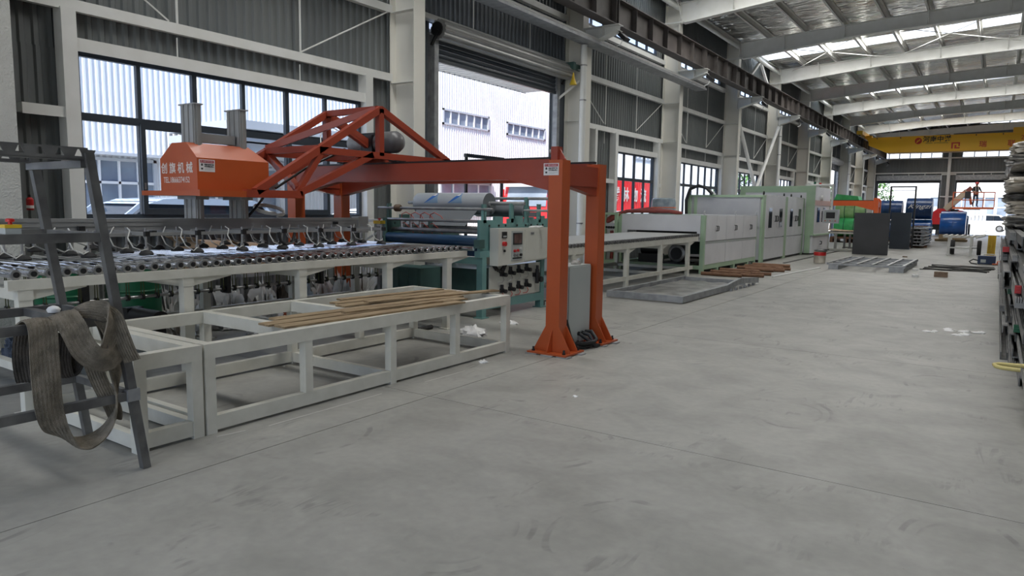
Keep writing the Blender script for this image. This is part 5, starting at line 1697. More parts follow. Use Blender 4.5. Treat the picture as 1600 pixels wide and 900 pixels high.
part('side_handle', MB().tube([(PX1, 29.25, 1.32), (PX1 + 0.06, 29.25, 1.34), (PX1 + 0.06, 29.25, 1.52), (PX1, 29.25, 1.54)], 0.02, 6), BLACK, pp)
part('side_handle', MB().tube([(PX1, 29.25, 0.35), (PX1 + 0.06, 29.25, 0.36), (PX1 + 0.06, 29.25, 0.46), (PX1, 29.25, 0.47)], 0.02, 6), BLACK, pp)
part('red_stripe', MB().box(PX1 - 0.02, PX1 + 0.003, PY0 + 0.1, PY1, 1.83, 2.02), mat('pale_red_stripe', (0.62, 0.42, 0.38), None, 0.5), pp)
for y in (29.2, 30.2):
    part('signal_lamp', MB().cyl((PX1 - 0.3, y, 2.52), (PX1 - 0.3, y, 2.66), 0.04, 10), BLACK, pp)
    part('signal_lamp', MB().cyl((PX1 - 0.3, y, 2.66), (PX1 - 0.3, y, 2.74), 0.045, 10), DRUM_GREEN if y < 29.5 else RED, pp)
part('arm', MB().cyl((-5.95, 28.0, 2.56), (-5.05, 28.0, 2.56), 0.045, 10).cyl((-5.05, 28.0, 2.60), (-5.05, 28.0, 1.66), 0.04, 10).cyl((-5.95, 28.0, 2.5), (-5.95, 28.0, 2.62), 0.05, 10), WHITE_STEEL, pp, smooth=True)
hm = part('operator_terminal', MB().box(-5.32, -4.78, 27.88, 28.08, 1.18, 1.68), MACH_GREY, pp)
part('terminal_bezel', MB().box(-5.28, -4.82, 27.87, 27.88, 1.22, 1.64), CAB_GREY, hm)
part('terminal_screen', MB().box(-5.20, -4.90, 27.862, 27.87, 1.36, 1.58), BLACK, hm)
for k in range(5):
    part('button', MB().cyl((-5.22 + 0.085 * k, 27.85, 1.27), (-5.22 + 0.085 * k, 27.87, 1.27), 0.02, 8), STEEL if k % 2 else RED, hm)
part('terminal_grip', MB().box(-5.36, -5.32, 27.9, 28.0, 1.22, 1.62), BLACK, hm)

# ================================================================== FLOOR ITEMS, AISLE
pf = thing('tray_frame', 'shallow grey steel tray frame lying on the floor beside the second conveyor', 'frame', (-4.95, 13.1, 0))
ta, tb = (-5.66, -4.24), (11.25, 15.0)
part('rail', MB().box(ta[0], ta[1], tb[0], tb[0] + 0.07, 0.015, 0.125), DULL_STEEL, pf)
part('rail', MB().box(ta[0], ta[0] + 0.06, tb[0] + 0.07, tb[1], 0.015, 0.125), DULL_STEEL, pf)
part('rail', MB().box(ta[1] - 0.06, ta[1], tb[0] + 0.07, 13.6, 0.015, 0.125), DULL_STEEL, pf)
part('bent_rail', MB().bar((ta[1] - 0.03, 13.6, 0.07), (ta[1] + 0.02, 14.3, 0.16), 0.06, 0.11), DULL_STEEL, pf)
part('bent_rail', MB().bar((ta[1] + 0.02, 14.3, 0.165), (ta[1] + 0.05, 15.5, 0.09), 0.06, 0.11), DULL_STEEL, pf)
part('rail', MB().box(ta[0] + 0.06, ta[1] - 0.06, tb[1] - 0.06, tb[1], 0.015, 0.11), DULL_STEEL, pf)
for k in range(4):
    y = tb[0] + 0.75 * (k + 1)
    part('slat', MB().box(ta[0] + 0.06, ta[1] - 0.06, y - 0.04, y + 0.04, 0.02, 0.05), WHITE_STEEL, pf)
part('liner', MB().grid(lambda u, v: (ta[0] + 0.1 + (ta[1] - ta[0] - 0.2) * u, tb[0] + 0.3 + 3.1 * v, 0.062 + 0.012 * math.sin(17 * u + 5 * v) * math.sin(23 * v)), 24, 40),
     mat('wrinkled_sheet', (0.20, 0.20, 0.19), (0.46, 0.46, 0.44), 0.3, 0.4, scale=3, bump=0.5, bscale=7), pf, smooth=60)
for k in range(6):
    part('stud', MB().box(ta[1] + 0.02, ta[1] + 0.06, 13.7 + 0.3 * k, 13.76 + 0.3 * k, 0.0, 0.05), DULL_STEEL, pf)
# wooden sticks
ORD = ['first', 'second', 'third', 'fourth', 'fifth', 'sixth', 'seventh', 'eighth', 'ninth', 'tenth', 'eleventh', 'twelfth', 'thirteenth', 'fourteenth']
for k in range(7):
    y = 16.75 + 0.66 * k
    x0, x1 = -5.88 + 0.02 * k, (-4.9 + 0.03 * k if k != 3 else -5.1)
    rnd = random.Random(40 + k)
    pts = [(x0 + (x1 - x0) * t / 5, y + rnd.uniform(-0.03, 0.03), 0.0) for t in range(6)]
    rr = 0.042 + 0.01 * rnd.random()
    pts = [(p[0], p[1], rr * 1.02) for p in pts]
    if k == 3:
        pts = [(p[0] + 0.4, p[1] + 0.12, p[2]) for p in pts]
    single('wooden_stick', MB().tube(pts, rr, 8), WOOD_DARK, 'rough brown wooden stick before the oven, ' + ORD[k] + ' counted from the tray frame', 'stick', (x0, y, 0), smooth=50, group='row of wooden sticks by the oven')
for k in range(4):
    y = 17.08 + 0.66 * (k + (k > 1))
    rr = 0.04
    single('wooden_stick', MB().tube([(-5.0 + 0.05 * k, y - 0.06, rr * 1.02), (-4.75 + 0.04 * k, y, rr * 1.02), (-4.48, y + 0.04, rr * 1.02)], rr, 8), WOOD_DARK, 'short bark covered wood stub, ' + ORD[k] + ' counted from the tray frame', 'stick', (-4.9, y, 0), smooth=50, group='short wood stubs by the oven')
single('white_batten', MB().bar((-4.35, 17.4, 0.012), (-4.05, 21.3, 0.012), 0.05, 0.024), WHITE_PLASTIC, 'thin white batten lying on the floor past the wooden sticks', 'batten', (-4.35, 17.4, 0))
single('torn_paper', blob((-4.32, 15.75, 0.0), 0.10, 0.20, 0.035, 61, 8, 0.5), PLASTIC_SHEET, 'scrap of torn pale paper at the tip of the bent tray rail', 'paper', (-4.32, 15.75, 0), smooth=40)
single('shadow_gap_strip', MB().box(-5.35, -5.27, 22.5, 31.5, 0.0, 0.015), BLACK, 'black strip standing for a shadow gap on the floor along the oven doors', 'shadow strip', (-5.3, 22.5, 0))  # thin black strip stands in for the dark shadow gap by the oven
single('torn_paper', blob((-5.55, 17.0, 0.0), 0.12, 0.09, 0.06, 62, 8, 0.5), PLASTIC_SHEET, 'crumpled paper scrap at the foot of the oven corner post', 'paper', (-5.55, 17.0, 0), smooth=40)

pb = thing('paint_bucket', 'dirty white paint bucket with a red label on the aisle floor', 'bucket', (-4.48, 23.45, 0))
part('tub', MB().lathe([(0.15, 0), (0.165, 0.01), (0.18, 0.36), (0.185, 0.38)], (-4.48, 23.45, 0), 'z', 20), PLASTIC_DIRTY, pb, smooth=True)
part('label', MB().lathe([(0.179, 0.24), (0.181, 0.25), (0.183, 0.345), (0.181, 0.35)], (-4.48, 23.45, 0), 'z', 20), RED, pb, smooth=True)
part('lid', MB().lathe([(0.20, 0.38), (0.20, 0.40), (0.1, 0.43), (0.02, 0.46)], (-4.46, 23.45, 0), 'z', 12), BLACK, pb, smooth=True)
part('brush', MB().bar((-4.56, 23.42, 0.42), (-4.22, 23.44, 0.43), 0.05, 0.03), BLACK, pb)

gp = thing('steel_pallet', 'flat galvanised steel pallet with open slats in the aisle', 'pallet', (-3.0, 23.3, 0))
for (x0, x1) in ((-3.80, -3.55), (-2.30, -1.95)):
    part('skid', MB().box(x0, x1, 21.15, 24.9, 0.0, 0.12), DULL_STEEL, gp)
for k in range(5):
    y = 21.2 + 0.9 * k
    part('cross_rail', MB().box(-3.85, -1.92, y - 0.05, y + 0.05, 0.12, 0.165), DULL_STEEL, gp)
for k in range(6):
    x = -3.82 + 0.37 * k
    part('slat', MB().box(x - 0.03, x + 0.03, 21.12, 24.95, 0.165, 0.19), STEEL, gp)

blp = thing('sheet_panel', 'large square charcoal sheet standing upright in the aisle', 'panel', (-3.95, 29.8, 0))
part('sheet', MB().grid(lambda u, v: (-4.55 + 1.22 * u + 0.01 * v, 29.82 + 0.02 * math.sin(3 * u) * v - 0.05 * v, 0.0 + 1.58 * v), 10, 10).grid(lambda u, v: (-4.55 + 1.22 * v + 0.01 * u, 29.85 + 0.02 * math.sin(3 * v) * u - 0.05 * u, 0.0 + 1.58 * u), 10, 10), CHARCOAL, blp, smooth=60)
part('edge_fold', MB().box(-4.55, -3.33, 29.80, 29.86, 0.0, 0.02), CHARCOAL, blp)
part('support', MB().bar((-3.95, 29.84, 1.2), (-3.95, 30.6, 0.02), 0.05), RAW_STEEL, blp)
single('sheet_panel', MB().box(-3.95, -3.15, 35.7, 35.78, 0.0, 1.62).box(-3.95, -3.87, 35.78, 36.3, 0.0, 0.04).box(-3.23, -3.15, 35.78, 36.3, 0.0, 0.04), NAVY_BLACK, 'narrow navy black sheet standing upright behind the charcoal sheet', 'panel', (-3.55, 35.7, 0))
rf = thing('upright_stand', 'thin black upright rectangular frame behind the dark sheets', 'frame', (-3.65, 37.0, 0))
for x in (-4.17, -3.17):
    part('upright', MB().box(x - 0.035, x + 0.035, 36.97, 37.03, 0.0, 2.83), BLACK, rf)
part('top_bar', MB().box(-4.135, -3.205, 36.97, 37.03, 2.77, 2.83), BLACK, rf)
part('upper_bar', MB().box(-4.135, -3.205, 36.985, 37.015, 2.61, 2.64), BLACK, rf)
for z in (0.15, 0.45, 0.75):
    part('rung', MB().box(-4.135, -3.205, 36.98, 37.02, z - 0.03, z + 0.03), BLACK, rf)
# steel section stack behind
for k in range(6):
    z = 0.10 + 0.155 * k
    x0 = -3.35 + 0.04 * (k % 2)
    st = thing('steel_bundle', 'bundle of grey steel sections behind the thin black frame, ' + ORD[k] + ' layer up', 'steel bundle', (x0, 38.0, z), group='steel bundles behind the black frame')
    for q in range(4):
        x = x0 + 0.15 * q
        part('section', MB().box(x, x + 0.14, 37.5 + 0.05 * ((k + q) % 3), 42.0, z, z + 0.05).box(x, x + 0.02, 37.5 + 0.05 * ((k + q) % 3), 42.0, z + 0.05, z + 0.12), DULL_STEEL, st)
    if k == 0:
        part('timber', MB().box(x0 - 0.05, x0 + 0.7, 38.2, 38.3, 0, 0.10), WOOD_DARK, st)
    part('spacer', MB().box(x0, x0 + 0.62, 38.2, 38.3, z + 0.12, z + 0.155), WOOD_DARK, st)

# white bench table with plywood
tb_ = thing('bench_table', 'cream bench with a plywood sheet beside the charcoal sheet', 'table', (-5.2, 32.2, 0))
for x in (-5.75, -4.55):
    for y in (31.4, 33.2):
        part('leg', MB().box(x - 0.05, x + 0.05, y - 0.05, y + 0.05, 0.0, 0.72), CREAM, tb_)
part('bottom_rail', MB().box(-5.7, -4.6, 31.36, 31.44, 0.02, 0.10), CREAM, tb_)
part('top', MB().box(-5.85, -4.45, 31.3, 33.3, 0.72, 0.80), CREAM, tb_)
part('plywood', MB().grid(lambda u, v: (-5.85 + 1.5 * u, 31.25 + 2.1 * v, 0.83 + 0.05 * (2 * u - 1) ** 2), 12, 2), WOOD, tb_)
for k in range(4):
    single('coil_stand', MB().box(-5.6 + 0.22 * k, -5.52 + 0.22 * k, 34.2, 34.3, 0.0, 0.62).box(-5.62 + 0.22 * k, -5.5 + 0.22 * k, 34.18, 35.2, 0.0, 0.05), RAW_STEEL, 'small brown steel stand behind the bench, ' + ORD[k] + ' from the press', 'stand', (-5.5 + 0.22 * k, 34.2, 0), group='steel stands behind the bench')


# wrapped coils
def coil(name, label, cx_, cy_, z, r, w, m, group=None, straps=3, endm=None, n=28):
    t = thing(name, label, 'coil', (cx_, cy_, z), group=group)
    part('wrap', MB().lathe([(r * 0.35, -w / 2), (r * 0.96, -w / 2 + 0.01), (r, -w / 2 + 0.05), (r, w / 2 - 0.05), (r * 0.96, w / 2 - 0.01), (r * 0.35, w / 2)], (cx_, cy_, z + r), 'x', n), m, t, smooth=True)
    part('bore', MB().lathe([(r * 0.34, w / 2 - 0.02), (r * 0.34, w / 2 + 0.004), (r * 0.05, w / 2 + 0.004)], (cx_, cy_, z + r), 'x', 16), BLACK, t, smooth=True)
    for k in range(straps):
        x = -w / 2 + w * (k + 1) / (straps + 1)
        part('strap', MB().lathe([(r + 0.001, x - 0.02), (r + 0.005, x - 0.018), (r + 0.005, x + 0.018), (r + 0.001, x + 0.02)], (cx_, cy_, z + r), 'x', n), endm or m, t, smooth=True)
    return t


coil('steel_coil', 'bright blue wrapped coil on a timber pallet beside the trolley', -2.17, 49.2, 0.16, 0.80, 1.30, COIL_BLUE, straps=1)
cp = thing('timber_pallet', 'timber pallet under the bright blue coil', 'pallet', (-2.17, 49.2, 0))
for k in range(3):
    part('bearer', MB().box(-3.0, -1.4, 48.55 + 0.6 * k, 48.65 + 0.6 * k, 0.0, 0.10), WOOD, cp)
for k in range(4):
    part('board', MB().box(-3.0 + 0.43 * k, -2.72 + 0.43 * k, 48.5, 49.9, 0.10, 0.125), WOOD, cp)
for s in (-1, 1):
    part('chock', MB().prism([(49.2 + s * 0.3, 0.125), (49.2 + s * 0.75, 0.125), (49.2 + s * 0.75, 0.42)], 'x', -2.8, -1.5), WOOD, cp)
for (x, y, z, r, w, m_, lab) in ((-3.62, 45.0, 1.285, 0.58, 1.26, COIL_NAVY, 'navy wrapped coil with white scrawled lettering on top of the pile'), (-3.62, 45.0, 0.075, 0.60, 1.30, COIL_BLUE, 'blue wrapped coil under the navy coil with white lettering'),
                               (-5.05, 45.2, 1.23, 0.54, 1.20, COIL_NAVY, 'navy wrapped coil on top beside the orange far gantry'), (-5.05, 45.2, 0.075, 0.57, 1.24, COIL_NAVY, 'navy wrapped coil on the floor beside the orange far gantry'),
                               (-2.1, 52.2, 0.075, 0.72, 1.2, COIL_NAVY, 'navy coil half hidden behind the bright blue coil')):
    cc = coil('steel_coil', lab, x, y, z, r, w, m_)
    if 'lettering' in lab and z > 1:
        text_mesh('scrawled_lettering', 'Kingzi', 0.34, LETTER_WHITE, cc, (x, y - r - 0.006, z + r + 0.12), (R90, 0, 0), xs=1.3, shear=0.5)
# cradle chocks for the coil pile
for (x, y) in ((-3.62, 45.0), (-5.05, 45.2), (-2.1, 52.2)):
    single('coil_cradle', MB().box(x - 0.5, x + 0.5, y - 0.4, y - 0.1, 0, 0.07).box(x - 0.5, x + 0.5, y + 0.1, y + 0.4, 0, 0.07), WOOD_DARK, 'dark timber cradle under the ' + {-3.62: 'blue coil with a navy coil on top', -5.05: 'navy coil beside the far gantry', -2.1: 'half hidden navy coil'}[x], 'cradle', (x, y, 0), group='timber cradles under coils')
for (x, y, z, r, w, m_, lab) in ((-6.55, 41.6, 0.31, 0.50, 1.45, BALE_GREEN, 'bright green wrapped coil lowest in the pile behind the press'), (-6.70, 42.7, 0.31, 0.50, 1.45, BALE_GREEN, 'bright green wrapped coil behind the lowest of the pile'),
                                 (-6.62, 42.1, 1.16, 0.50, 1.45, BALE_PALE, 'pale green crinkled coil in the middle of the pile behind the press')):
    coil('steel_coil', lab, x, y, z, r, w, m_, straps=2, endm=DRUM_GREEN)
single('green_tarp_roll', MB().prism([(-7.45, 2.18), (-6.15, 2.18), (-6.25, 2.47), (-7.3, 2.58)], 'y', 41.6, 42.8), BALE_GREEN, 'bright green folded sheet on top of the green coils', 'tarpaulin', (-6.8, 42.1, 2.16))
bp_ = thing('timber_pallet', 'timber pallet under the green coils', 'pallet', (-6.6, 42.2, 0))
for k in range(3):
    part('bearer', MB().box(-7.4 + 0.7 * k, -7.25 + 0.7 * k, 41.0, 43.3, 0.0, 0.2), WOOD_DARK, bp_)
part('deck', MB().box(-7.4, -5.8, 41.0, 43.3, 0.2, 0.30), WOOD_DARK, bp_)

# second gantry far away
g2 = thing('gantry', 'bright orange gantry far down the hall between green and blue coils', 'gantry', (-6.5, 36.4, 0))
GO = mat('far_orange_paint', (0.62, 0.10, 0.02), (0.68, 0.12, 0.025), 0.4, scale=2)
gantry_posts(g2, -4.62, -8.25, 36.08, 36.9, 0.17, 2.14, GO)
for y in (36.08, 36.9):
    part('cross_beam', MB().box(-8.16, -4.71, y - 0.07, y + 0.07, 1.91, 2.14), GO, g2)
    part('haunch', MB().prism([(-4.71, 1.70), (-4.71, 1.91), (-5.5, 1.91)], 'y', y - 0.065, y + 0.065), GO, g2)
    part('end_stop', MB().prism([(-4.75, 2.14), (-4.53, 2.14), (-4.62, 2.27), (-4.75, 2.27)], 'y', y - 0.05, y + 0.05), GO, g2)
    part('rail', MB().box(-8.2, -4.76, y - 0.03, y + 0.03, 2.14, 2.17), BLACK, g2)
for x in (-4.62, -8.25):
    part('side_beam', MB().box(x - 0.06, x + 0.06, 36.17, 36.81, 1.85, 2.08), GO, g2)

# trolley, post, welder
tr = thing('trolley', 'white flat steel trolley with two rubber wheels in the aisle', 'trolley', (-0.9, 32.6, 0))
for x in (-1.50, -0.78):
    for y in (31.9, 33.4):
        part('leg', MB().box(x - 0.035, x + 0.035, y - 0.035, y + 0.035, 0.0, 0.68), WHITE_STEEL, tr)
part('frame_rail', MB().box(-1.70, -0.72, 31.86, 31.94, 0.68, 0.74).box(-1.70, -0.72, 33.5, 33.58, 0.68, 0.74), WHITE_STEEL, tr)
for k in range(6):
    x = -1.68 + 0.19 * k
    part('slat', MB().box(x - 0.03, x + 0.03, 31.7, 34.0, 0.742, 0.77), WHITE_STEEL, tr)
part('low_rail', MB().box(-1.47, -0.81, 31.88, 31.92, 0.28, 0.33), WHITE_STEEL, tr)
part('axle', MB().cyl((-1.52, 32.8, 0.29), (-0.52, 32.8, 0.29), 0.03, 10), STEEL, tr)
for (x, r) in ((-1.40, 0.29), (-0.52, 0.29)):
    w = part('tyre', MB().lathe([(r * 0.6, -0.07), (r * 0.95, -0.07), (r, -0.03), (r, 0.03), (r * 0.95, 0.07), (r * 0.6, 0.07)], (x, 32.8, 0.295), 'x', 22), RUBBER, tr, smooth=True)
    part('hub', MB().lathe([(r * 0.55, -0.05), (r * 0.6, 0.0), (r * 0.55, 0.05)], (x, 32.8, 0.295), 'x', 16), STEEL, w, smooth=True)
part('side_arm', MB().bar((-0.80, 31.9, 0.72), (-0.36, 32.8, 0.80), 0.06, 0.05), WHITE_STEEL, tr)
part('side_arm', MB().bar((-0.62, 31.9, 0.70), (-0.36, 32.3, 0.78), 0.06, 0.05), WHITE_STEEL, tr)
yp = thing('bollard', 'short yellow folded steel post standing beside the trolley', 'post', (-0.13, 33.1, 0))
part('web', MB().box(-0.26, 0.0, 33.06, 33.10, 0.02, 0.78), YELLOW, yp)
for x in (-0.26, -0.155, -0.04):
    part('flange', MB().box(x, x + 0.04, 32.94, 33.06, 0.02, 0.78), YELLOW, yp)
part('foot', MB().box(-0.30, 0.04, 32.9, 33.2, 0.0, 0.02), YELLOW, yp)
wd = thing('welding_machine', 'small dark blue welding machine on the floor by the steel stack', 'welder', (-0.2, 27.1, 0))
part('case', MB().box(-0.44, 0.04, 26.9, 27.3, 0.02, 0.27), BLUE_TOOL, wd)
part('panel', MB().box(-0.36, -0.22, 26.89, 26.9, 0.06, 0.16), CAB_GREY, wd)
part('handle', MB().tube([(-0.30, 27.1, 0.27), (-0.28, 27.1, 0.32), (-0.02, 27.1, 0.32), (0.0, 27.1, 0.27)], 0.015, 6), CREAM, wd)
for (x, y) in ((-0.4, 26.95), (0.0, 26.95), (-0.4, 27.25), (0.0, 27.25)):
    part('foot', MB().box(x - 0.02, x + 0.02, y - 0.02, y + 0.02, 0, 0.02), BLACK, wd)
part('lead', MB().tube([(-0.44, 27.0, 0.12), (-0.56, 26.95, 0.15), (-0.66, 26.9, 0.08), (-0.60, 26.8, 0.03), (-0.45, 26.7, 0.02)], 0.02, 6), BLACK, wd, smooth=True)
gr = thing('angle_grinder', 'orange hand grinder lying beside the welding machine', 'tool', (0.16, 26.8, 0))
part('body', MB().cyl((0.08, 26.8, 0.07), (0.30, 26.85, 0.09), 0.06, 10), LIFT_ORANGE, gr, smooth=True)
part('guard', MB().cyl((0.05, 26.78, 0.02), (0.05, 26.78, 0.05), 0.10, 12), LIFT_ORANGE, gr, smooth=True)
part('handle', MB().box(0.12, 0.24, 26.80, 26.88, 0.13, 0.18), WHITE_PLASTIC, gr)
for k in range(6):
    rnd = random.Random(80 + k)
    y = 22.9 + 0.45 * k
    pts = [(-1.7 + 1.6 * t / 6 + rnd.uniform(-0.05, 0.05) + 0.03 * k, y + rnd.uniform(-0.2, 0.2), 0.016) for t in range(7)]
    single('welding_cable', MB().tube(pts, 0.013, 6), RUBBER, 'black rubber welding cable trailing across the aisle floor', 'cable', (-1.5, y, 0), smooth=True, group='welding cables on the floor')
single('brick', MB().box(-1.22, -0.93, 20.5, 20.66, 0.0, 0.13), BRICK, 'single brown brick lying in the aisle', 'brick', (-1.07, 20.55, 0))
single('broken_block', MB().prism([(-1.66, 0), (-1.52, 0), (-1.52, 0.06), (-1.56, 0.07), (-1.60, 0.05), (-1.66, 0.065)], 'y', 20.0, 20.12), WHITE_PLASTIC, 'small broken white block on the floor near the brick', 'block', (-1.6, 20.05, 0))
single('timber_offcut', MB().box(-1.85, -1.72, 22.3, 22.42, 0.0, 0.06), WHITE_PLASTIC, 'pale offcut on the floor between the pallet and the cables', 'offcut', (-1.78, 22.35, 0))
single('brick_fragment', MB().box(-2.75, -2.6, 29.0, 29.1, 0.0, 0.04), BRICK, 'small brick fragment beside the charcoal sheet', 'brick', (-2.68, 29.0, 0))
for k in range(9):
    rnd = random.Random(200 + k)
    x, y = -0.6 + 0.07 * k + rnd.uniform(-0.06, 0.06), 11.0 + rnd.uniform(-0.35, 0.3)
    single('plastic_shred', blob((x, y, 0), rnd.uniform(0.05, 0.11), rnd.uniform(0.05, 0.14), 0.02, 210 + k, 6, 0.6), PLASTIC_SHEET, 'flat white plastic shred scattered on the open floor', 'plastic scrap', (x, y, 0), smooth=30, group='plastic shreds on the open floor')
single('plastic_shred', blob((-2.79, 5.03, 0), 0.03, 0.018, 0.012, 230, 6, 0.4), WHITE_PLASTIC, 'tiny white paper scrap alone in the open floor', 'paper', (-2.79, 5.03, 0), smooth=30)
single('plastic_bag', blob((-5.2, 6.75, 0), 0.20, 0.16, 0.12, 231, 10, 0.5), PLASTIC_SHEET, 'clear crumpled plastic bag on the floor behind the cream frame', 'bag', (-5.2, 6.75, 0), smooth=40)
single('plastic_bag', blob((-4.17, 5.6, 0), 0.05, 0.06, 0.03, 232, 8, 0.5), PLASTIC_SHEET, 'small clear plastic scrap at the foot of the cream frame', 'bag', (-4.17, 5.6, 0), smooth=40)
single('hose_offcut', blob((-5.35, 7.75, 0), 0.14, 0.10, 0.05, 233, 10, 0.7, freq=2), PLASTIC_SHEET, 'tangle of silver hose near the laminator foot', 'hose', (-5.35, 7.75, 0), smooth=40)
single('black_hose', MB().tube([(-5.9, 5.2, 0.02), (-5.86, 5.6, 0.03), (-5.87, 6.2, 0.025), (-5.86, 6.75, 0.03)], 0.03, 8), RUBBER, 'black rubber hose on the floor behind the cream frame', 'hose', (-5.9, 5.2, 0), smooth=True)

# ================================================================== CLUTTER ALONG THE LEFT WALL
def drum(x, y, lab):
    d = thing('oil_drum', lab, 'drum', (x, y, 0))
    part('shell', MB().lathe([(0.27, 0), (0.285, 0.012), (0.285, 0.27), (0.295, 0.285), (0.285, 0.30), (0.285, 0.56), (0.295, 0.575), (0.285, 0.59), (0.285, 0.86), (0.275, 0.875)], (x, y, 0), 'z', 28), DRUM_GREEN, d, smooth=30)
    part('lid', MB().lathe([(0.26, 0.862), (0.05, 0.862)], (x, y, 0), 'z', 20), DRUM_GREEN, d)
    part('bung', MB().cyl((x + 0.15, y, 0.862), (x + 0.15, y, 0.885), 0.035, 10), STEEL, d)
    return d


drum(-8.0, 4.10, 'green oil drum with ribs standing alone under the window')
d2 = drum(-8.05, 3.42, 'green oil drum with white letters seen through the trestle legs')
text_mesh('drum_letters', 'PE', 0.16, LETTER_WHITE, d2, (-7.87, 3.18, 0.72), (R90, 0, math.radians(38)))
HEAPS = [(-8.38, 4.72, 0.22, 0.22, 0.5, PLASTIC_SHEET, 'white crumpled plastic sheet beside the green drum'), (-7.86, 5.22, 0.24, 0.25, 0.56, PLASTIC_SHEET, 'heap of loose plastic strips under the window'),
         (-7.86, 5.74, 0.23, 0.23, 0.52, PLASTIC_SHEET, 'shiny bag of clear film in the clutter under the window'), (-8.66, 6.52, 0.17, 0.20, 0.38, WEB_BACK, 'dark rubbish sack in the clutter behind the gantry post'),
         (-7.66, 6.18, 0.15, 0.17, 0.46, mat('pale_blue_bag', (0.30, 0.42, 0.55), (0.55, 0.62, 0.70), 0.35, scale=9), 'striped pale blue bag by the first gantry post'),
         (-7.68, 6.88, 0.14, 0.17, 0.60, PLASTIC_SHEET, 'tall white plastic heap between the two left gantry posts'), (-8.25, 7.83, 0.28, 0.23, 0.62, PLASTIC_SHEET, 'white film heap past the second left gantry post'),
         (-8.35, 8.62, 0.22, 0.22, 0.42, PLASTIC_DIRTY, 'dirty film heap near the rear of the laminator'), (-8.0, 2.33, 0.22, 0.20, 0.38, WEB_BACK, 'dark heap of rags behind the trestle'),
         (-7.76, 2.85, 0.17, 0.17, 0.33, mat('denim_rags', (0.05, 0.07, 0.11), (0.14, 0.17, 0.22), 0.9, scale=8), 'dark blue rags piled behind the conveyor leg')]
HEAPS += [(-7.78, 4.68, 0.14, 0.17, 0.42, PLASTIC_SHEET, 'low white film scrap in front of the crumpled sheet'), (-8.62, 4.35, 0.18, 0.2, 0.55, PLASTIC_DIRTY, 'tan plastic bundle leaning on the wall behind the drum'),
          
          (-7.28, 5.25, 0.10, 0.22, 0.24, PLASTIC_SHEET, 'white sack under the conveyor rollers'), (-7.2, 4.15, 0.12, 0.2, 0.24, PLASTIC_DIRTY, 'tan sack under the conveyor rollers'), (-8.62, 7.35, 0.18, 0.22, 0.55, PLASTIC_SHEET, 'white plastic pile against the wall behind the second left post')]
for k, (x, y, rx, ry, rz, m_, lab) in enumerate(HEAPS):
    single('plastic_heap', blob((x, y, 0.0), rx, ry, rz, 300 + k, 20, 0.85, freq=2.2), m_, lab, 'heap', (x, y, 0), smooth=35)
BX = [(-8.52, 5.28, 0.5, 0.45, 0.45, 0.2), (-8.52, 5.92, 0.42, 0.36, 0.40, -0.15), (-8.4, 1.7, 0.5, 0.5, 0.35, 0.2)]
bl = ['open cardboard box standing high behind the suction cups', 'brown cardboard box next to the open box', 'flattened cardboard carton behind the trestle']
for k, (x, y, w, d, h, rz) in enumerate(BX):
    zb = 0.62 if k < 2 else 0.42
    t = thing('cardboard_box', bl[k], 'box', (x, y, zb), rz)
    lpart('carton', MB().box(-w / 2, w / 2, -d / 2, d / 2, 0, h), CARD, t)
    lpart('flap', MB().bar((w / 2, 0, h), (w / 2 + 0.12, 0, h - 0.10), d, 0.006), CARD, t)
    lpart('flap', MB().bar((0, -d / 2, h), (0, -d / 2 - 0.13, h + 0.06), w, 0.006), CARD, t)
    sh_ = single('low_rack', MB().box(x - 0.3, x + 0.3, y - 0.28, y + 0.28, zb - 0.04, zb).box(x - 0.28, x - 0.24, y - 0.28, y - 0.24, 0, zb - 0.04).box(x + 0.24, x + 0.28, y - 0.28, y - 0.24, 0, zb - 0.04)
                 .box(x - 0.28, x - 0.24, y + 0.24, y + 0.28, 0, zb - 0.04).box(x + 0.24, x + 0.28, y + 0.24, y + 0.28, 0, zb - 0.04), DULL_STEEL, 'low grey stool under the ' + ('open cardboard box', 'plain brown cardboard box', 'flattened carton')[k], 'stool', (x, y, 0), group='low stools by the wall')
fx = thing('fire_extinguisher', 'red fire extinguisher hung on the wall beside the first column', 'extinguisher', (-8.86, 3.44, 1.5))
part('bottle', MB().lathe([(0.03, 0), (0.036, 0.008), (0.036, 0.12), (0.018, 0.14)], (-8.83, 3.44, 1.45), 'z', 14), RED, fx, smooth=True)
part('valve', MB().cyl((-8.83, 3.44, 1.59), (-8.83, 3.44, 1.62), 0.012, 8), BLACK, fx)
part('label', MB().lathe([(0.0365, 0.02), (0.037, 0.022), (0.037, 0.05), (0.0365, 0.052)], (-8.83, 3.44, 1.45), 'z', 14), STICKER_WHITE, fx)
part('hook', MB().box(-8.90, -8.82, 3.43, 3.45, 1.56, 1.58), BLACK, fx)
single('electric_conduit', MB().cyl((-8.86, 3.32, 0), (-8.86, 3.32, 5.3), 0.02, 8), DULL_STEEL, 'thin grey conduit running up beside the first column', 'conduit', (-8.86, 3.32, 0), smooth=True)

# ================================================================== OVERHEAD CRANE
cr = thing('overhead_crane', 'yellow overhead travelling crane bridge across the far end of the hall', 'crane', (0.0, 52.0, 6.53))
CY0, CY1 = 51.75, 52.35
ext = 10.8


def crane_poly():
    return [(-7.35, 5.98), (-6.25, 5.47), (9.2, 5.47), (10.3, 5.98), (10.3, 6.44), (-7.35, 6.44)]


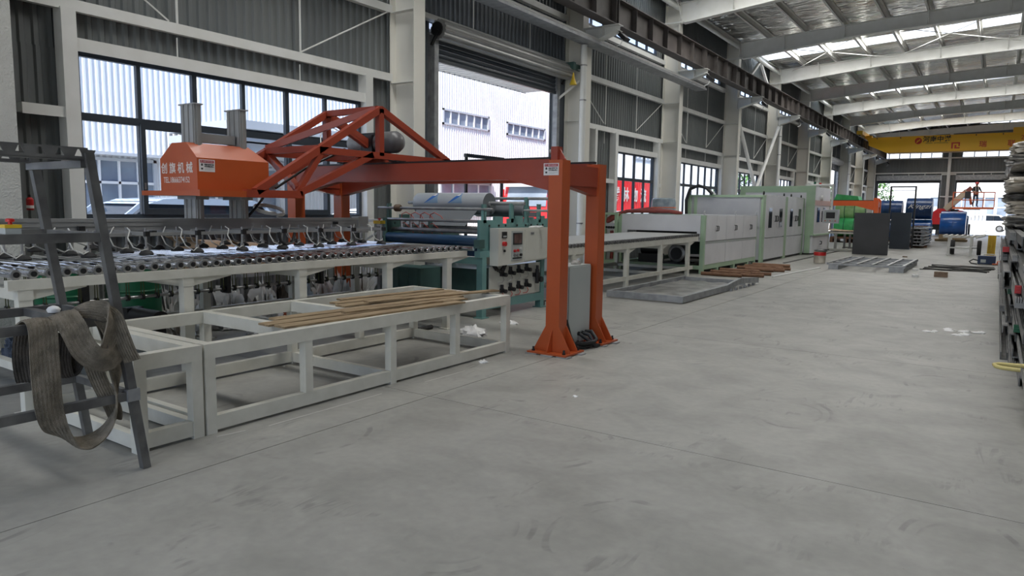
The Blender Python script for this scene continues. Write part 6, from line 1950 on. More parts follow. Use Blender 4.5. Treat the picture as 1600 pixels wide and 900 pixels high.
part('girder', MB().prism(crane_poly(), 'y', CY0, CY1), CRANE_YELLOW, cr)
part('top_flange', MB().box(-7.6, 10.6, CY0 - 0.05, CY1 + 0.05, 6.44, 6.47), CRANE_YELLOW, cr)
part('lower_flange', MB().box(-6.22, 9.2, CY0 - 0.05, CY1 + 0.05, 5.43, 5.465), mat('crane_brown', (0.40, 0.20, 0.03), None, 0.5), cr)
for x in (-7.8, 10.8):
    part('end_carriage', MB().box(x - 0.13, x + 0.22 if x < 0 else x + 0.13, 50.6, 53.5, 6.60, 6.84), CRANE_YELLOW, cr)
    part('end_bracket', MB().prism([(x + 0.18, 6.58), (x + 0.5, 6.1), (x + 0.6, 6.1), (x + 0.6, 6.62), (x + 0.18, 6.62)] if x < 0 else [(x - 0.18, 6.58), (x - 0.5, 6.1), (x - 0.6, 6.1), (x - 0.6, 6.62), (x - 0.18, 6.62)], 'y', CY0 + 0.1, CY1 - 0.1), CRANE_YELLOW, cr)
    for y in (50.9, 53.2):
        part('wheel', MB().cyl((x - 0.05, y, 6.66), (x + 0.05, y, 6.66), 0.13, 16), BLACK, cr, smooth=True)
for k in range(9):
    part('lug', MB().box(-6.9 + 1.35 * k, -6.85 + 1.35 * k, CY0 - 0.03, CY0, 6.36, 6.44), BLACK, cr)
part('hoist_trolley', MB().box(0.35, 1.9, CY0 - 0.1, CY1 + 0.1, 6.47, 6.75), CRANE_YELLOW, cr)
lg = part('maker_emblem', MB().lathe([(0.20, 0.0), (0.20, -0.006)], (-4.52, CY0, 6.16), 'y', 24), LETTER_RED, cr)
part('emblem_mark', MB().bar((-4.62, CY0 - 0.009, 6.06), (-4.42, CY0 - 0.009, 6.26), 0.004, 0.05, up=(-0.7, 0, 0.7)).bar((-4.60, CY0 - 0.009, 6.17), (-4.44, CY0 - 0.009, 6.17), 0.004, 0.03), CRANE_YELLOW, lg)
text_mesh('maker_name', '\u6cb3\u5357\u4e2d\u6e2f', 0.38, LETTER_BLACK, cr, (-3.52, CY0 - 0.004, 6.22), (R90, 0, 0), bold=0.008)
text_mesh('maker_name', 'HENAN  ZHONGGANG', 0.10, LETTER_BLACK, cr, (-3.52, CY0 - 0.004, 6.0), (R90, 0, 0), xs=1.15)
part('square_emblem', MB().box(-2.73, -2.64, CY0 - 0.006, CY0, 5.62, 6.0).box(-2.64, -2.28, CY0 - 0.006, CY0, 5.92, 6.0).box(-2.36, -2.28, CY0 - 0.006, CY0, 5.76, 5.92).box(-2.56, -2.46, CY0 - 0.006, CY0, 5.62, 5.84)
     .box(-2.46, -2.28, CY0 - 0.006, CY0, 5.62, 5.69), LETTER_RED, cr)
text_mesh('owner_name', '\u745e', 0.40, LETTER_RED, cr, (-1.10, CY0 - 0.004, 5.82), (R90, 0, 0), bold=0.006)
text_mesh('owner_name', '\u8054', 0.40, LETTER_RED, cr, (0.32, CY0 - 0.004, 5.82), (R90, 0, 0), bold=0.006)
text_mesh('load_rating', '20t', 0.36, LETTER_RED, cr, (0.98, CY0 - 0.004, 6.15), (R90, 0, 0))

# ================================================================== RIGHT HAND STEEL STACK
rnd = random.Random(11)


def channel(x0, w, y0, y1, z, h, kind):
    mb = MB()
    t = 0.012
    if kind == 0:       # lying channel, web on top
        mb.box(x0, x0 + w, y0, y1, z + h - t, z + h)
        mb.box(x0, x0 + t, y0, y1, z, z + h - t)
        mb.box(x0 + w - t, x0 + w, y0, y1, z, z + h - t)
    elif kind == 1:     # ribbed flat bundle
        n = 4
        p = w / n
        for i in range(n):
            mb.box(x0 + i * p, x0 + i * p + 0.7 * p, y0, y1, z + 0.5 * h, z + h)
        mb.box(x0, x0 + w, y0, y1, z, z + 0.5 * h)
    else:               # tray, web at the bottom
        mb.box(x0, x0 + w, y0, y1, z, z + t)
        mb.box(x0, x0 + t, y0, y1, z + t, z + h)
        mb.box(x0 + w - t, x0 + w, y0, y1, z + t, z + h)
    return mb


GREYS = [mat('mill_steel_a', (0.15, 0.15, 0.145), (0.24, 0.24, 0.235), 0.45, 0.35, scale=5), mat('mill_steel_b', (0.09, 0.09, 0.088), (0.16, 0.16, 0.155), 0.5, 0.3, scale=5),
         mat('mill_steel_c', (0.24, 0.24, 0.235), (0.34, 0.34, 0.33), 0.45, 0.3, scale=5)]
SECS = []
z = 0.0
lev = 0
while z < 1.30:
    h = 0.075 + 0.03 * rnd.random()
    base = 0.33 + rnd.uniform(-0.03, 0.04)
    xs_ = base
    for q in range(2):
        w = 0.34 + 0.1 * rnd.random()
        y0 = 4.9 + 0.25 * lev + rnd.uniform(0, 1.4)
        y1 = 19.5 + rnd.uniform(-1.5, 1.0)
        SECS.append((lev, q, xs_, w, y0, z, h))
        single('steel_section', channel(xs_, w, y0, y1, z, h, (lev + q) % 3), GREYS[(lev * 2 + q) % 3], 'wide grey steel section in the aisle stack, ' + ORD[lev] + ' layer up, ' + ('middle', 'wall side')[q], 'steel section', (xs_, y0, z), group='steel sections stacked along the aisle')
        xs_ += w + 0.015
    x1_, y0 = base - 0.004, 5.2 + 0.15 * lev
    for q in range(3):
        w = 0.05 + 0.03 * rnd.random()
        y0 += rnd.uniform(0.5, 3.2)
        SECS.append((lev, 10 + q, x1_ - w, w, y0, z, h))
        single('steel_section', channel(x1_ - w, w, y0, 19.2 + rnd.uniform(-0.8, 0.5), z + 0.004 * (q % 2), h - 0.008, (lev + q) % 3), GREYS[(lev + q * 2) % 3], 'narrow grey steel section in the aisle stack, ' + ORD[lev] + ' layer up, ' + ORD[q] + ' toward the aisle', 'steel section', (x1_ - w, y0, z), group='steel sections stacked along the aisle')
        x1_ -= w + 0.004
    z += h + 0.022
    for y in (16.2, 18.2):
        single('spacer_block', MB().box(0.16, 1.0, y - 0.05, y + 0.05, z - 0.022, z), WOOD_DARK, 'timber spacer on the ' + ORD[lev] + ' layer of the aisle stack, ' + ('nearer' if y < 17 else 'farther') + ' of two', 'spacer', (0.3, y, z - 0.022), group='spacers in the aisle stack')
    if lev in (2, 4, 6):
        yb = 5.9 + 0.9 * lev
    lev += 1
STACK_TOP = z
# shorter pieces poking out beyond the aisle face, further down
for k in range(5):
    z = 0.02 + 0.135 * k
    y0 = 20.8 + 0.35 * ((k * 5) % 4)
    single('steel_section', channel(0.10 + 0.05 * (k % 3), 0.55, y0, 26.4, z, 0.11, k % 3), GREYS[k % 3], 'grey steel section in the further stack leaning into the aisle, ' + ORD[k] + ' from the floor', 'steel section', (0.1, y0, z), group='steel sections in the further stack')

# wrapped bundles on top: long film-wrapped packs with crumpled ends
def bundle(x0, x1, y0, y1, z0, z1, m, lab, seed):
    r = random.Random(seed)
    cx_, cz_ = (x0 + x1) / 2, (z0 + z1) / 2
    hx, hz = (x1 - x0) / 2, (z1 - z0) / 2
    mb = MB()
    n = 32
    secs = []
    for (t, s) in ((0.0, 0.55), (0.003, 0.82), (0.01, 0.95), (0.03, 1.0), (0.06, 1.0), (0.10, 0.98), (0.15, 1.02), (0.22, 1.0), (0.35, 0.98), (0.5, 1.0), (0.75, 0.99), (1.0, 0.95)):
        ring = []
        for i in range(n):
            a = 2 * math.pi * i / n
            ca, sa = math.cos(a), math.sin(a)
            k = (abs(ca) ** 7 + abs(sa) ** 7) ** (-1 / 7)
            amp = 0.17 if t < 0.3 else 0.06
            kk = k * s * (1 + r.uniform(-amp, amp * 0.4))
            zz = min(max(cz_ + hz * kk * sa, z0), z1)
            ring.append((cx_ + hx * kk * ca, y0 + (y1 - y0) * t + r.uniform(-0.08, 0.08) * (1 if t < 0.3 else 0.3), zz))
        secs.append(ring)
    vs = [p for ring in secs for p in ring]
    fs = []
    for k in range(len(secs) - 1):
        for i in range(n):
            j = (i + 1) % n
            fs.append((k * n + i, k * n + j, (k + 1) * n + j, (k + 1) * n + i))
    fs += [tuple(reversed(range(n))), tuple((len(secs) - 1) * n + i for i in range(n))]
    mb.add(vs, fs)
    t = single('wrapped_bundle', mb, m, lab, 'bundle', (cx_, y0, z0), smooth=35)
    return t


T = STACK_TOP
WB = [(0.08, 1.5, 13.2, 20, T, T + 0.20, PLASTIC_GREY, 'lowest grey film wrapped bundle on the aisle stack'),
      (0.10, 1.5, 13.8, 20, T + 0.20, T + 0.42, PLASTIC_DIRTY, 'tan film wrapped bundle second from the bottom of the wrapped pile'),
      (0.06, 1.5, 16.0, 20, T + 0.42, T + 0.60, PLASTIC_GREY, 'dark creased bundle in the lower middle of the wrapped pile'),
      (0.06, 1.5, 13.6, 20, T + 0.60, T + 0.80, PLASTIC_DIRTY, 'pale tan bundle in the middle of the wrapped pile'),
      (0.04, 1.5, 16.3, 20, T + 0.80, T + 0.99, PLASTIC_GREY, 'grey bundle just above the middle of the wrapped pile'),
      (0.05, 1.5, 14.2, 20, T + 0.99, T + 1.20, PLASTIC_GREY, 'shiny grey bundle second from the top of the wrapped pile'),
      (0.10, 1.5, 14.4, 20, T + 1.20, T + 1.42, PLASTIC_DIRTY, 'topmost creased bundle on the wrapped pile')]
for k, (a, b, c_, d_, e_, f_, m_, lab) in enumerate(WB):
    bundle(a, b, c_, d_, e_, f_, m_, lab, 500 + k)
CAPS = {(9, 12): (RED, 'red end cap high on the aisle stack'), (7, 11): (RED, 'red end cap below the highest red one on the aisle stack'), (3, 11): (DRUM_GREEN, 'green end cap low on the aisle stack'), (5, 12): (DRUM_GREEN, 'green end cap in the middle of the aisle stack')}
for (lv, q, x, w, y, z, h) in SECS:
    if (lv, q) in CAPS:
        m_, lab = CAPS[(lv, q)]
        t = thing('end_cap', lab, 'end cap', (x, y, z))
        part('plate', MB().box(x, x + w, y - 0.012, y - 0.001, z, z + h), m_, t)
        for i in range(3):
            part('lip', MB().box(x + 0.01, x + w - 0.01, y - 0.024, y - 0.012, z + 0.01 + 0.025 * i, z + 0.022 + 0.025 * i), m_, t)
hk = single('yellow_hook', MB().tube([(0.75, 7.0, 0.355), (0.40, 7.0, 0.345), (0.20, 7.0, 0.335), (0.10, 6.99, 0.333), (0.065, 6.96, 0.33), (0.075, 6.92, 0.325), (0.12, 6.90, 0.32), (0.24, 6.90, 0.318)], 0.017, 10), mat('pale_yellow_paint', (0.62, 0.52, 0.20), None, 0.5),
            'pale yellow bent steel hook sticking out of the stack over the floor', 'hook', (0.4, 7.0, 0.34), smooth=True)

# ================================================================== BOOM LIFT AND WORKER
bo = thing('boom_lift', 'orange boom lift with a raised work basket in front of the far doors', 'lift', (-2.5, 60.0, 0))
BY = 59.6
part('chassis', MB().box(-4.1, -1.9, 60.5, 62.6, 0.45, 0.85), BLACK, bo)
for (x, y) in ((-4.2, 60.9), (-4.2, 62.2), (-1.8, 60.9), (-1.8, 62.2)):
    part('wheel', MB().lathe([(0.25, -0.14), (0.42, -0.14), (0.45, -0.1), (0.45, 0.1), (0.42, 0.14), (0.25, 0.14)], (x, y, 0.45), 'x', 20), RUBBER, bo, smooth=True)
c_ = part('engine_cover', MB().prism([(-4.05, 0.85), (-2.85, 0.85), (-2.85, 1.75), (-3.0, 2.0), (-3.7, 2.0), (-4.05, 1.7)], 'y', 60.4, 62.4), TRUCK_RED, bo)
part('cover_panel', MB().box(-3.55, -3.15, 60.385, 60.4, 1.35, 1.65), MACH_WHITE, c_)
part('tank_cover', MB().prism([(-2.45, 0.85), (-1.95, 0.85), (-1.95, 1.55), (-2.1, 1.85), (-2.4, 1.9), (-2.45, 1.8)], 'y', 60.4, 62.0), TRUCK_RED, bo)
part('turret', MB().box(-2.95, -2.4, 60.7, 61.8, 0.85, 1.95), BLACK, bo)
part('boom', MB().bar((-3.2, 60.3, 1.95), (-1.95, 60.0, 3.25), 0.30, 0.36), LIFT_TAN, bo)
part('boom_tip', MB().bar((-2.05, 60.0, 3.15), (-1.7, 60.0, 3.50), 0.24, 0.30), mat('boom_tip_maroon', (0.25, 0.07, 0.06), None, 0.5), bo)
part('jib', MB().bar((-1.85, 60.0, 3.3), (-1.65, 59.9, 2.3), 0.14, 0.16), LIFT_ORANGE, bo)
bkx0, bkx1, bky0, bky1 = -2.75, -0.30, 59.2, 60.1
fl = part('basket_floor', MB().box(bkx0, bkx1, bky0, bky1, 1.98, 2.12), LIFT_ORANGE, bo)
part('basket_underside', MB().box(-2.1, -1.1, bky0 + 0.1, bky1 - 0.1, 1.94, 1.98), BLACK, bo)
for (x, y) in ((bkx0, bky0), (bkx0, bky1), (-2.0, bky0), (-0.95, bky0), (bkx1, bky0), (bkx1, bky1), (-0.95, bky1)):
    part('rail_post', MB().cyl((x, y, 2.12), (x, y, 3.15), 0.028, 8), LIFT_ORANGE, bo)
for z in (2.62, 3.15):
    for y in (bky0, bky1):
        part('guard_rail', MB().cyl((bkx0, y, z), (bkx1, y, z), 0.028, 8), LIFT_ORANGE, bo)
    for x in (bkx0, bkx1):
        part('guard_rail', MB().cyl((x, bky0, z), (x, bky1, z), 0.028, 8), LIFT_ORANGE, bo)
part('control_console', MB().box(-2.05, -1.70, bky0 - 0.05, bky0 + 0.2, 2.7, 3.2), DARK_CLOTH, bo)


def skin_body(name, joints, edges, radii, m, parent, sub=2):
    me = bpy.data.meshes.new(name)
    me.from_pydata(joints, edges, [])
    me.update()
    o = bpy.data.objects.new(name, me)
    COL.objects.link(o)
    sk = o.modifiers.new('skin', 'SKIN')
    sk.use_smooth_shade = True
    for i, r in enumerate(radii):
        me.skin_vertices[0].data[i].radius = (r[0], r[1]) if isinstance(r, tuple) else (r, r)
    me.skin_vertices[0].data[0].use_root = True
    sd_ = o.modifiers.new('sub', 'SUBSURF')
    sd_.levels = sub
    sd_.render_levels = sub
    dg = bpy.context.evaluated_depsgraph_get()
    nm = bpy.data.meshes.new_from_object(o.evaluated_get(dg))
    nm.materials.clear()
    nm.materials.append(m)
    bpy.data.objects.remove(o)
    q = bpy.data.objects.new(name, nm)
    COL.objects.link(q)
    if parent is not None:
        q.parent = parent
    ORG[q.name] = Vector((0, 0, 0))
    return q


# worker stands on the basket floor, facing the boom, both hands on the console rail
pw = thing('person', 'worker in a dark jacket, blue trousers and red helmet standing in the lift basket', 'person', (-1.42, 59.62, 2.12), rotz=math.radians(25))
J = [(0, 0, 0.90), (0, 0.0, 1.12), (0, -0.02, 1.34), (0, -0.03, 1.46), (0, -0.05, 1.56), (0, -0.06, 1.66),
     (0.17, -0.02, 1.38), (0.26, -0.10, 1.14), (0.20, -0.32, 1.06), (-0.17, -0.02, 1.38), (-0.27, -0.08, 1.13), (-0.22, -0.30, 1.05),
     (0.09, 0, 0.84), (0.11, -0.03, 0.47), (0.12, 0.02, 0.09), (0.13, -0.14, 0.04), (-0.09, 0, 0.84), (-0.11, 0.02, 0.47), (-0.12, 0.06, 0.09), (-0.13, -0.10, 0.04)]
E_ = [(0, 1), (1, 2), (2, 3), (3, 4), (4, 5), (2, 6), (6, 7), (7, 8), (2, 9), (9, 10), (10, 11), (0, 12), (12, 13), (13, 14), (14, 15), (0, 16), (16, 17), (17, 18), (18, 19)]
RD = [(0.15, 0.11), (0.145, 0.105), (0.16, 0.11), 0.055, 0.085, 0.075, 0.07, 0.052, 0.04, 0.07, 0.052, 0.04, 0.09, 0.065, 0.047, 0.04, 0.09, 0.065, 0.047, 0.04]
body = skin_body('body', J, E_, RD, SKIN, pw)
# material slots by height: trousers, jacket, skin
for m_ in (DARK_CLOTH, DENIM, BLACK):
    body.data.materials.append(m_)
for p in body.data.polygons:
    c = p.center
    if c.z < 0.10:
        p.material_index = 3
    elif c.z < 0.92 and abs(c.x) < 0.24 and c.y > -0.2:
        p.material_index = 2
    elif c.z < 1.43 and c.y > -0.26:
        p.material_index = 1
lpart('helmet', MB().lathe([(0.135, 0.0), (0.125, 0.02), (0.115, 0.07), (0.085, 0.12), (0.03, 0.145)], (0, -0.05, 1.62), 'z', 18).prism([(-0.09, -0.13), (0.09, -0.13), (0.06, -0.22), (-0.06, -0.22)], 'z', 1.62, 1.632), HELMET_RED, pw, smooth=True)
lpart('nose', MB().lathe([(0.022, 0), (0.014, 0.02), (0.004, 0.04)], (0, -0.145, 1.565), 'z', 8), SKIN, pw, smooth=True)
for sx in (-1, 1):
    lpart('eye', MB().lathe([(0.004, -0.008), (0.011, 0), (0.004, 0.008)], (0.032 * sx, -0.135, 1.605), 'y', 8), BLACK, pw)
    lpart('ear', MB().lathe([(0.008, -0.02), (0.016, 0), (0.008, 0.02)], (0.088 * sx, -0.045, 1.585), 'z', 8), SKIN, pw)
    hx, hy, hz = (0.20, -0.32, 1.06) if sx > 0 else (-0.22, -0.30, 1.05)
    for q in range(4):
        xo = hx + (-0.03 + 0.02 * q)
        lpart('finger', MB().tube([(xo, hy - 0.03, hz), (xo, hy - 0.075, hz + 0.012), (xo, hy - 0.095, hz - 0.012), (xo, hy - 0.085, hz - 0.035)], 0.009, 6), SKIN, pw, smooth=True)
    lpart('thumb', MB().tube([(hx - 0.04 * sx, hy - 0.0, hz), (hx - 0.055 * sx, hy - 0.04, hz - 0.005), (hx - 0.045 * sx, hy - 0.075, hz - 0.015)], 0.010, 6), SKIN, pw, smooth=True)
lpart('mouth', MB().box(-0.022, 0.022, -0.142, -0.138, 1.525, 1.531), RED, pw)
hb = lpart('harness', MB().lathe([(0.175, 0), (0.178, 0.005), (0.178, 0.055), (0.175, 0.06)], (0, 0, 0.90), 'z', 18), LIFT_ORANGE, pw, smooth=True)
for sx in (-1, 1):
    lpart('harness_strap', MB().tube([(0.09 * sx, -0.14, 0.95), (0.09 * sx, -0.145, 1.2), (0.085 * sx, -0.10, 1.40), (0.08 * sx, 0.02, 1.45), (0.07 * sx, 0.11, 1.3), (0.08 * sx, 0.13, 0.95)], 0.015, 6), STICKER_WHITE, pw, smooth=True)

# ================================================================== OUTSIDE
BXF = -20.0
bd = thing('warehouse', 'white ribbed warehouse across the yard outside the left wall', 'building', (BXF, 40, 0))


def snap(y):
    return round(y / 0.16) * 0.16


def facade(y0, y1, z0, z1, pitch=0.16):
    y0, y1 = snap(y0), snap(y1)
    part('wall_panel', corrugated_y(y0, y1, z0, z1, x=BXF, pitch=pitch, depth=0.035, thick=0.2), FACADE, bd)


OW_ = [(8.95, 11.1, 0.9, 2.75), (23.6, 27.1, 5.1, 5.78), (28.45, 32.0, 5.1, 5.72), (23.5, 27.2, 1.15, 2.68), (28.7, 32.2, 1.15, 2.75), (12.2, 15.2, 0.9, 2.75), (35, 38.5, 1.15, 2.7), (36, 39.5, 5.1, 5.75), (43, 47, 4.9, 5.7)]
OW = [(snap(a), snap(b), c, d) for (a, b, c, d) in OW_]
# lower band with openings, upper band with openings
low = sorted([w for w in OW if w[2] < 3])
upp = sorted([w for w in OW if w[2] > 3])
y = -25.0
for w in low:
    facade(y, w[0], -0.05, 3.0)
    facade(w[0], w[1], -0.05, w[2])
    facade(w[0], w[1], w[3], 3.0)
    y = w[1]
facade(y, 90, -0.05, 3.0)
facade(-25, 90, 3.0, 4.8)
y = -25.0
for w in upp:
    facade(y, w[0], 4.8, 6.0)
    facade(w[0], w[1], 4.8, w[2])
    facade(w[0], w[1], w[3], 6.0)
    y = w[1]
facade(y, 90, 4.8, 6.0)
facade(-25, 90, 6.0, 10.5)
part('roof', MB().box(-40, BXF + 0.5, -25, 90, 10.5, 10.7), FACADE_GREY, bd)
part('end_wall', MB().box(-40, BXF - 0.2, -25.2, -25, -0.05, 10.5), FACADE, bd)
for (a, b, c, d) in OW:
    f = part('window', MB().box(BXF - 0.04, BXF + 0.07, a, a + 0.09, c, d).box(BXF - 0.04, BXF + 0.07, b - 0.09, b, c, d).box(BXF - 0.04, BXF + 0.07, a, b, c, c + 0.08).box(BXF - 0.04, BXF + 0.07, a, b, d - 0.08, d), FACADE_GREY, bd)
    n = 4 if c < 3 else 6
    for k in range(n):
        y0, y1 = a + (b - a) * k / n, a + (b - a) * (k + 1) / n
        part('pane', MB().box(BXF - 0.02, BXF - 0.005, y0 + 0.03, y1 - 0.03, c + 0.08, d - 0.08), OUT_GLASS, f)
        if k:
            part('mullion', MB().box(BXF - 0.03, BXF + 0.05, y0 - 0.03, y0 + 0.03, c, d), FACADE, f)
    if c < 3:
        part('transom', MB().box(BXF - 0.03, BXF + 0.05, a, b, 2.05, 2.12), FACADE, f)
        part('awning_bar', MB().box(BXF, BXF + 0.35, a - 0.1, b + 0.1, d + 0.06, d + 0.14), FACADE_GREY, f)
sh_ = thing('lean_to_roof', 'grey layered lean-to roof across the yard seen through the wide window', 'roof', (-18.3, 16, 0))
for k, (z, x1) in enumerate(((3.55, -16.6), (3.25, -16.75), (2.98, -16.9))):
    part('roof_layer', MB().box(-19.9, x1, 11.4, 19.5, z, z + 0.22), FACADE_GREY, sh_)
for y in (12.0, 15.5, 19.0):
    part('post', MB().cyl((-16.95, y, -0.03), (-16.95, y, 2.98), 0.06, 10), FACADE_GREY, sh_)
cn = thing('door_canopy', 'white ribbed canopy over the outside of the shutter doorway', 'canopy', (-10.2, 13.2, 4.75))
part('soffit', MB().box(-11.2, -9.14, 9.3, 16.9, 4.80, 4.9), FACADE, cn)
for k in range(38):
    y = 9.35 + 0.2 * k
    part('rib', MB().box(-11.2, -9.16, y, y + 0.07, 4.765, 4.80), FACADE, cn)
part('fascia', MB().box(-11.23, -11.2, 9.3, 16.9, 4.76, 4.92), FACADE_GREY, cn)
fr_ = single('stand_frame', MB().tube([(-11.5, 14.6, -0.03), (-11.5, 14.6, 2.9)], 0.05, 6).tube([(-11.5, 16.2, -0.03), (-11.5, 16.2, 2.9)], 0.05, 6).bar((-11.5, 14.55, 2.9), (-11.5, 16.25, 2.9), 0.09), BLACK, 'black goal-shaped steel frame standing outside the doorway', 'frame', (-11.5, 15.4, 0))


# parked car outside the window
def car(name, label, loc, rotz, paint, L=4.6, W=1.8, Hh=1.62):
    t = thing(name, label, 'car', loc, rotz)
    side = [(-L / 2, 0.35), (-L / 2, 0.85), (-L / 2 + 0.12, 0.98), (-L / 2 + 0.95, 1.05), (L / 2 - 0.35, 1.08), (L / 2 - 0.03, 0.95), (L / 2, 0.4), (L / 2 - 0.25, 0.25), (-L / 2 + 0.2, 0.25)]
    lpart('body', MB().prism(side, 'x', -W / 2, W / 2), paint, t)
    gh = [(-L / 2 + 0.9, 1.04), (-L / 2 + 1.75, Hh - 0.05), (L / 2 - 1.1, Hh - 0.04), (L / 2 - 0.35, 1.07)]
    lpart('glasshouse', MB().prism(gh, 'x', -W / 2 + 0.1, W / 2 - 0.1), CAR_GLASS, t)
    rf_ = [(-L / 2 + 1.62, Hh - 0.10), (-L / 2 + 1.9, Hh - 0.01), (0, Hh + 0.03), (L / 2 - 1.2, Hh - 0.01), (L / 2 - 0.95, Hh - 0.12)]
    lpart('roof', MB().prism(rf_, 'x', -W / 2 + 0.08, W / 2 - 0.08), paint, t)
    for sx in (-1, 1):
        for yy in (-L / 2 + 0.85, -0.1, 0.9, L / 2 - 0.45):
            lpart('pillar', MB().bar((sx * (W / 2 - 0.09), yy, 1.05), (sx * (W / 2 - 0.12), yy + (0.72 if yy < -1 else 0.0 if yy < 1 else -0.6), Hh - 0.05), 0.05, 0.07), paint if yy in (-L / 2 + 0.85, L / 2 - 0.45) else BLACK, t)
        for yy in (-L / 2 + 0.85, L / 2 - 0.9):
            wv = lpart('wheel', MB().lathe([(0.2, -0.1), (0.31, -0.1), (0.33, -0.06), (0.33, 0.06), (0.31, 0.1), (0.2, 0.1)], (sx * (W / 2 - 0.08), yy, 0.33), 'x', 20), RUBBER, t, smooth=True)
            lpart('rim', MB().lathe([(0.19, -0.105), (0.2, 0.0), (0.19, 0.105)], (sx * (W / 2 - 0.08), yy, 0.33), 'x', 16), STEEL, wv, smooth=True)
        lpart('mirror', MB().box(sx * W / 2 - 0.02 if sx > 0 else -W / 2 - 0.18, W / 2 + 0.18 if sx > 0 else -W / 2 + 0.02, -L / 2 + 1.15, -L / 2 + 1.3, 1.05, 1.18), paint, t)
        lpart('lamp', MB().box(sx * (W / 2 - 0.45) - 0.15, sx * (W / 2 - 0.45) + 0.15, -L / 2 - 0.01, -L / 2 + 0.05, 0.72, 0.86), WHITE_PLASTIC, t)
    return t


car('car', 'pale blue people carrier parked outside the wide window', (-13.3, 7.6, -0.03), 0.0, CAR_BLUE, L=5.0, W=1.85, Hh=1.66)
car('car', 'pale car parked behind the people carrier outside the window', (-13.2, 13.2, -0.03), 0.0, CAR_WHITE, L=4.5, W=1.8, Hh=1.5)
car('car', 'white car parked outside the far doors', (-1.2, 84.0, -0.03), math.radians(-95), CAR_WHITE, L=4.7, W=1.85, Hh=1.68)

# red truck
tk = thing('truck', 'red lorry with a silver sun visor and a lettered red trailer across the yard', 'truck', (-16.6, 30, -0.03))
tx0, tx1 = -17.4, -15.1
ty = 24.6
part('cab', MB().prism([(ty + 0.15, 0.5), (ty, 0.9), (ty + 0.02, 1.55), (ty + 0.28, 2.62), (ty + 0.75, 3.0), (ty + 2.3, 3.05), (ty + 2.3, 0.5)], 'x', tx0, tx1), TRUCK_RED, tk)
part('windscreen', MB().add([(tx0 + 0.15, ty + 0.03, 1.65), (tx1 - 0.15, ty + 0.03, 1.65), (tx1 - 0.2, ty + 0.235, 2.50), (tx0 + 0.2, ty + 0.235, 2.50), (tx0 + 0.15, ty + 0.0, 1.65), (tx1 - 0.15, ty + 0.0, 1.65), (tx1 - 0.2, ty + 0.215, 2.50), (tx0 + 0.2, ty + 0.215, 2.50)],
                            [(0, 1, 2, 3), (7, 6, 5, 4), (0, 4, 5, 1), (1, 5, 6, 2), (2, 6, 7, 3), (3, 7, 4, 0)]), OUT_GLASS, tk)
part('sun_visor', MB().bar((tx0 + 0.1, ty + 0.08, 2.55), (tx1 - 0.1, ty + 0.08, 2.55), 0.22, 0.2), MACH_GREY, tk)
part('grille', MB().box(tx0 + 0.4, tx1 - 0.4, ty - 0.02, ty + 0.05, 0.95, 1.15).box(tx0 + 0.4, tx1 - 0.4, ty - 0.02, ty + 0.05, 1.22, 1.40), BLACK, tk)
part('bumper', MB().box(tx0, tx1, ty - 0.08, ty + 0.3, 0.35, 0.72), MACH_GREY, tk)
part('number_plate', MB().box(-16.75, -16.2, ty - 0.09, ty - 0.08, 0.45, 0.6), YELLOW, tk)
for x in (tx0 + 0.25, tx1 - 0.25):
    part('headlamp', MB().box(x - 0.15, x + 0.15, ty - 0.09, ty - 0.03, 0.5, 0.68), WHITE_PLASTIC, tk)
for x in (tx0 - 0.22, tx1 + 0.04):
    part('mirror', MB().box(x, x + 0.18, ty + 0.1, ty + 0.2, 1.7, 2.35), TRUCK_RED, tk)
part('side_window', MB().box(tx1 - 0.01, tx1 + 0.006, ty + 0.6, ty + 1.5, 1.75, 2.5), OUT_GLASS, tk)
part('chassis', MB().box(-17.0, -15.5, ty + 1.0, 34.8, 0.55, 0.85), BLACK, tk)
for yy in (25.6, 28.0, 31.6, 32.8, 34.0):
    for x in (tx0 + 0.15, tx1 - 0.15):
        part('wheel', MB().lathe([(0.28, -0.15), (0.48, -0.15), (0.5, -0.1), (0.5, 0.1), (0.48, 0.15), (0.28, 0.15)], (x, yy, 0.47), 'x', 18), RUBBER, tk, smooth=True)
tlr = part('trailer_box', corrugated_y(28.2, 35.1, 1.5, 3.1, x=tx1 - 0.02, pitch=0.22, depth=0.03, thick=2.2), TRUCK_RED, tk)
part('trailer_sill', MB().box(tx0, tx1 + 0.03, 28.2, 35.1, 0.95, 1.5), FACADE, tk)
for k, ch in enumerate('\u817e\u6797\u7269\u6d41'):
    text_mesh('trailer_lettering', ch, 0.72, LETTER_WHITE, tk, (tx1 + 0.03, 30.7 + 1.03 * k, 2.25), (R90, 0, R90), bold=0.015, xs=1.0)
# far yard
fb = thing('far_building', 'long white building beyond the far doors', 'building', (0, 98, 0))
part('wall', MB().box(-30, 30, 97.7, 98, 3.6, 12).box(-30, -7, 97.7, 98, 0, 3.6), FACADE, fb)
part('base_wall', MB().box(-7, 30, 97.7, 98, -0.03, 0.8), FACADE, fb)
for k in range(12):
    x = -6.8 + 2.2 * k
    w_ = part('window', MB().box(x, x + 1.9, 97.8, 97.9, 0.8, 3.6), OUT_GLASS, fb)
    part('mullion', MB().box(x + 0.9, x + 1.0, 97.75, 97.8, 0.8, 3.6).box(x, x + 1.9, 97.75, 97.8, 2.4, 2.5), FACADE, w_)
    part('pier', MB().box(x + 1.9, x + 2.2, 97.7, 98, 0.8, 3.6), FACADE, fb)
gp_ = thing('gate_post', 'white gate post outside the far door beside the wrapped stack', 'post', (1.4, 72, -0.03))
part('post', MB().box(1.1, 1.9, 71.8, 72.3, -0.03, 3.2), FACADE, gp_)
part('capstone', MB().box(1.0, 2.0, 71.7, 72.4, 3.2, 3.35), FACADE_GREY, gp_)
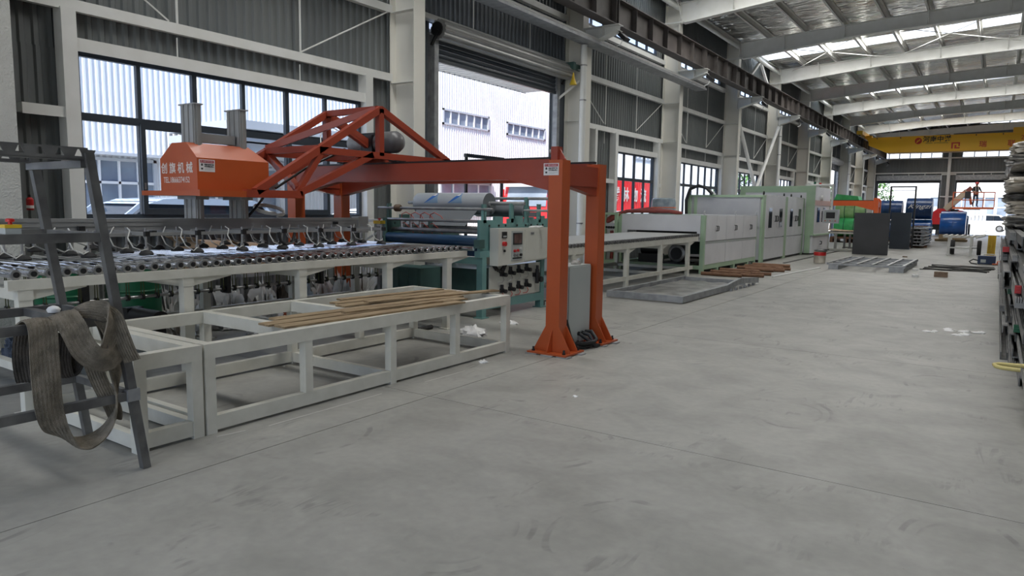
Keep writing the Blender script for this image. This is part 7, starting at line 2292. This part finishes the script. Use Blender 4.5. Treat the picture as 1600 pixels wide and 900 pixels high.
single('rubber_mat', MB().box(-1.6, 0.2, 66.0, 67.6, -0.03, -0.005), RUBBER, 'black mat on the bright ground outside the far door', 'mat', (-0.7, 66.8, -0.03))
fn = thing('corrugated_fence', 'pale grey ribbed fence behind the coils outside the far door', 'fence', (-5.5, 80, 0))
for k in range(22):
    part('fence_sheet', MB().box(-7.5 + 0.3 * k, -7.24 + 0.3 * k, 80, 80.06, -0.03, 2.3), FACADE_GREY, fn)
part('fence_rail', MB().box(-7.5, -0.9, 80.06, 80.12, 1.9, 2.0), FACADE_GREY, fn)


def tree(x, y, h, rad, seed, lab, n=1500):
    r = random.Random(seed)
    t = thing('tree', lab, 'tree', (x, y, -0.03), group=None)
    part('trunk', MB().tube([(x, y, -0.03), (x + 0.05, y, h * 0.3), (x - 0.05, y, h * 0.75)], 0.14, 8, r2=0.06), BARK, t, smooth=True)
    for k in range(4):
        a = k * 1.6
        part('branch', MB().tube([(x, y, h * (0.3 + 0.1 * k)), (x + 0.5 * rad * math.cos(a), y + 0.5 * rad * math.sin(a), h * (0.5 + 0.1 * k))], 0.05, 6, r2=0.02), BARK, t)
    mb = MB()
    for _ in range(n):
        while True:
            p = Vector((r.uniform(-1, 1), r.uniform(-1, 1), r.uniform(-1, 1)))
            if 0.25 < p.length < 1:
                break
        c = Vector((x + p.x * rad, y + p.y * rad, h * 0.58 + p.z * h * 0.44))
        d = Vector((r.uniform(-1, 1), r.uniform(-1, 1), r.uniform(-0.6, 0.3))).normalized()
        u = d.cross(Vector((0, 0, 1))).normalized()
        s_ = r.uniform(0.12, 0.24)
        mb.add([c - d * s_, c + u * s_ * 0.45, c + d * s_, c - u * s_ * 0.45], [(0, 1, 2, 3)])
    part('foliage', mb, LEAF, t, kind='stuff')


tree(-9.4, 73, 4.9, 1.5, 900, 'leafy green tree outside the left far door')
tree(-12.8, 71, 4.2, 1.3, 901, 'smaller leafy tree tucked behind the far left column')
tree(-14.5, 47, 4.5, 1.5, 902, 'green tree seen through the braced bay window')
tree(-14.0, 52, 3.9, 1.3, 903, 'green tree outside the far shutter of the left wall')
single('blue_skip', MB().prism([(54.5, -0.03), (57.0, -0.03), (57.4, 2.1), (54.1, 2.1)], 'x', -14.6, -12.4).box(-14.65, -12.35, 54.05, 57.45, 2.1, 2.2), COIL_BLUE, 'blue skip outside the far shutter of the left wall', 'skip', (-13.5, 55.7, 0))
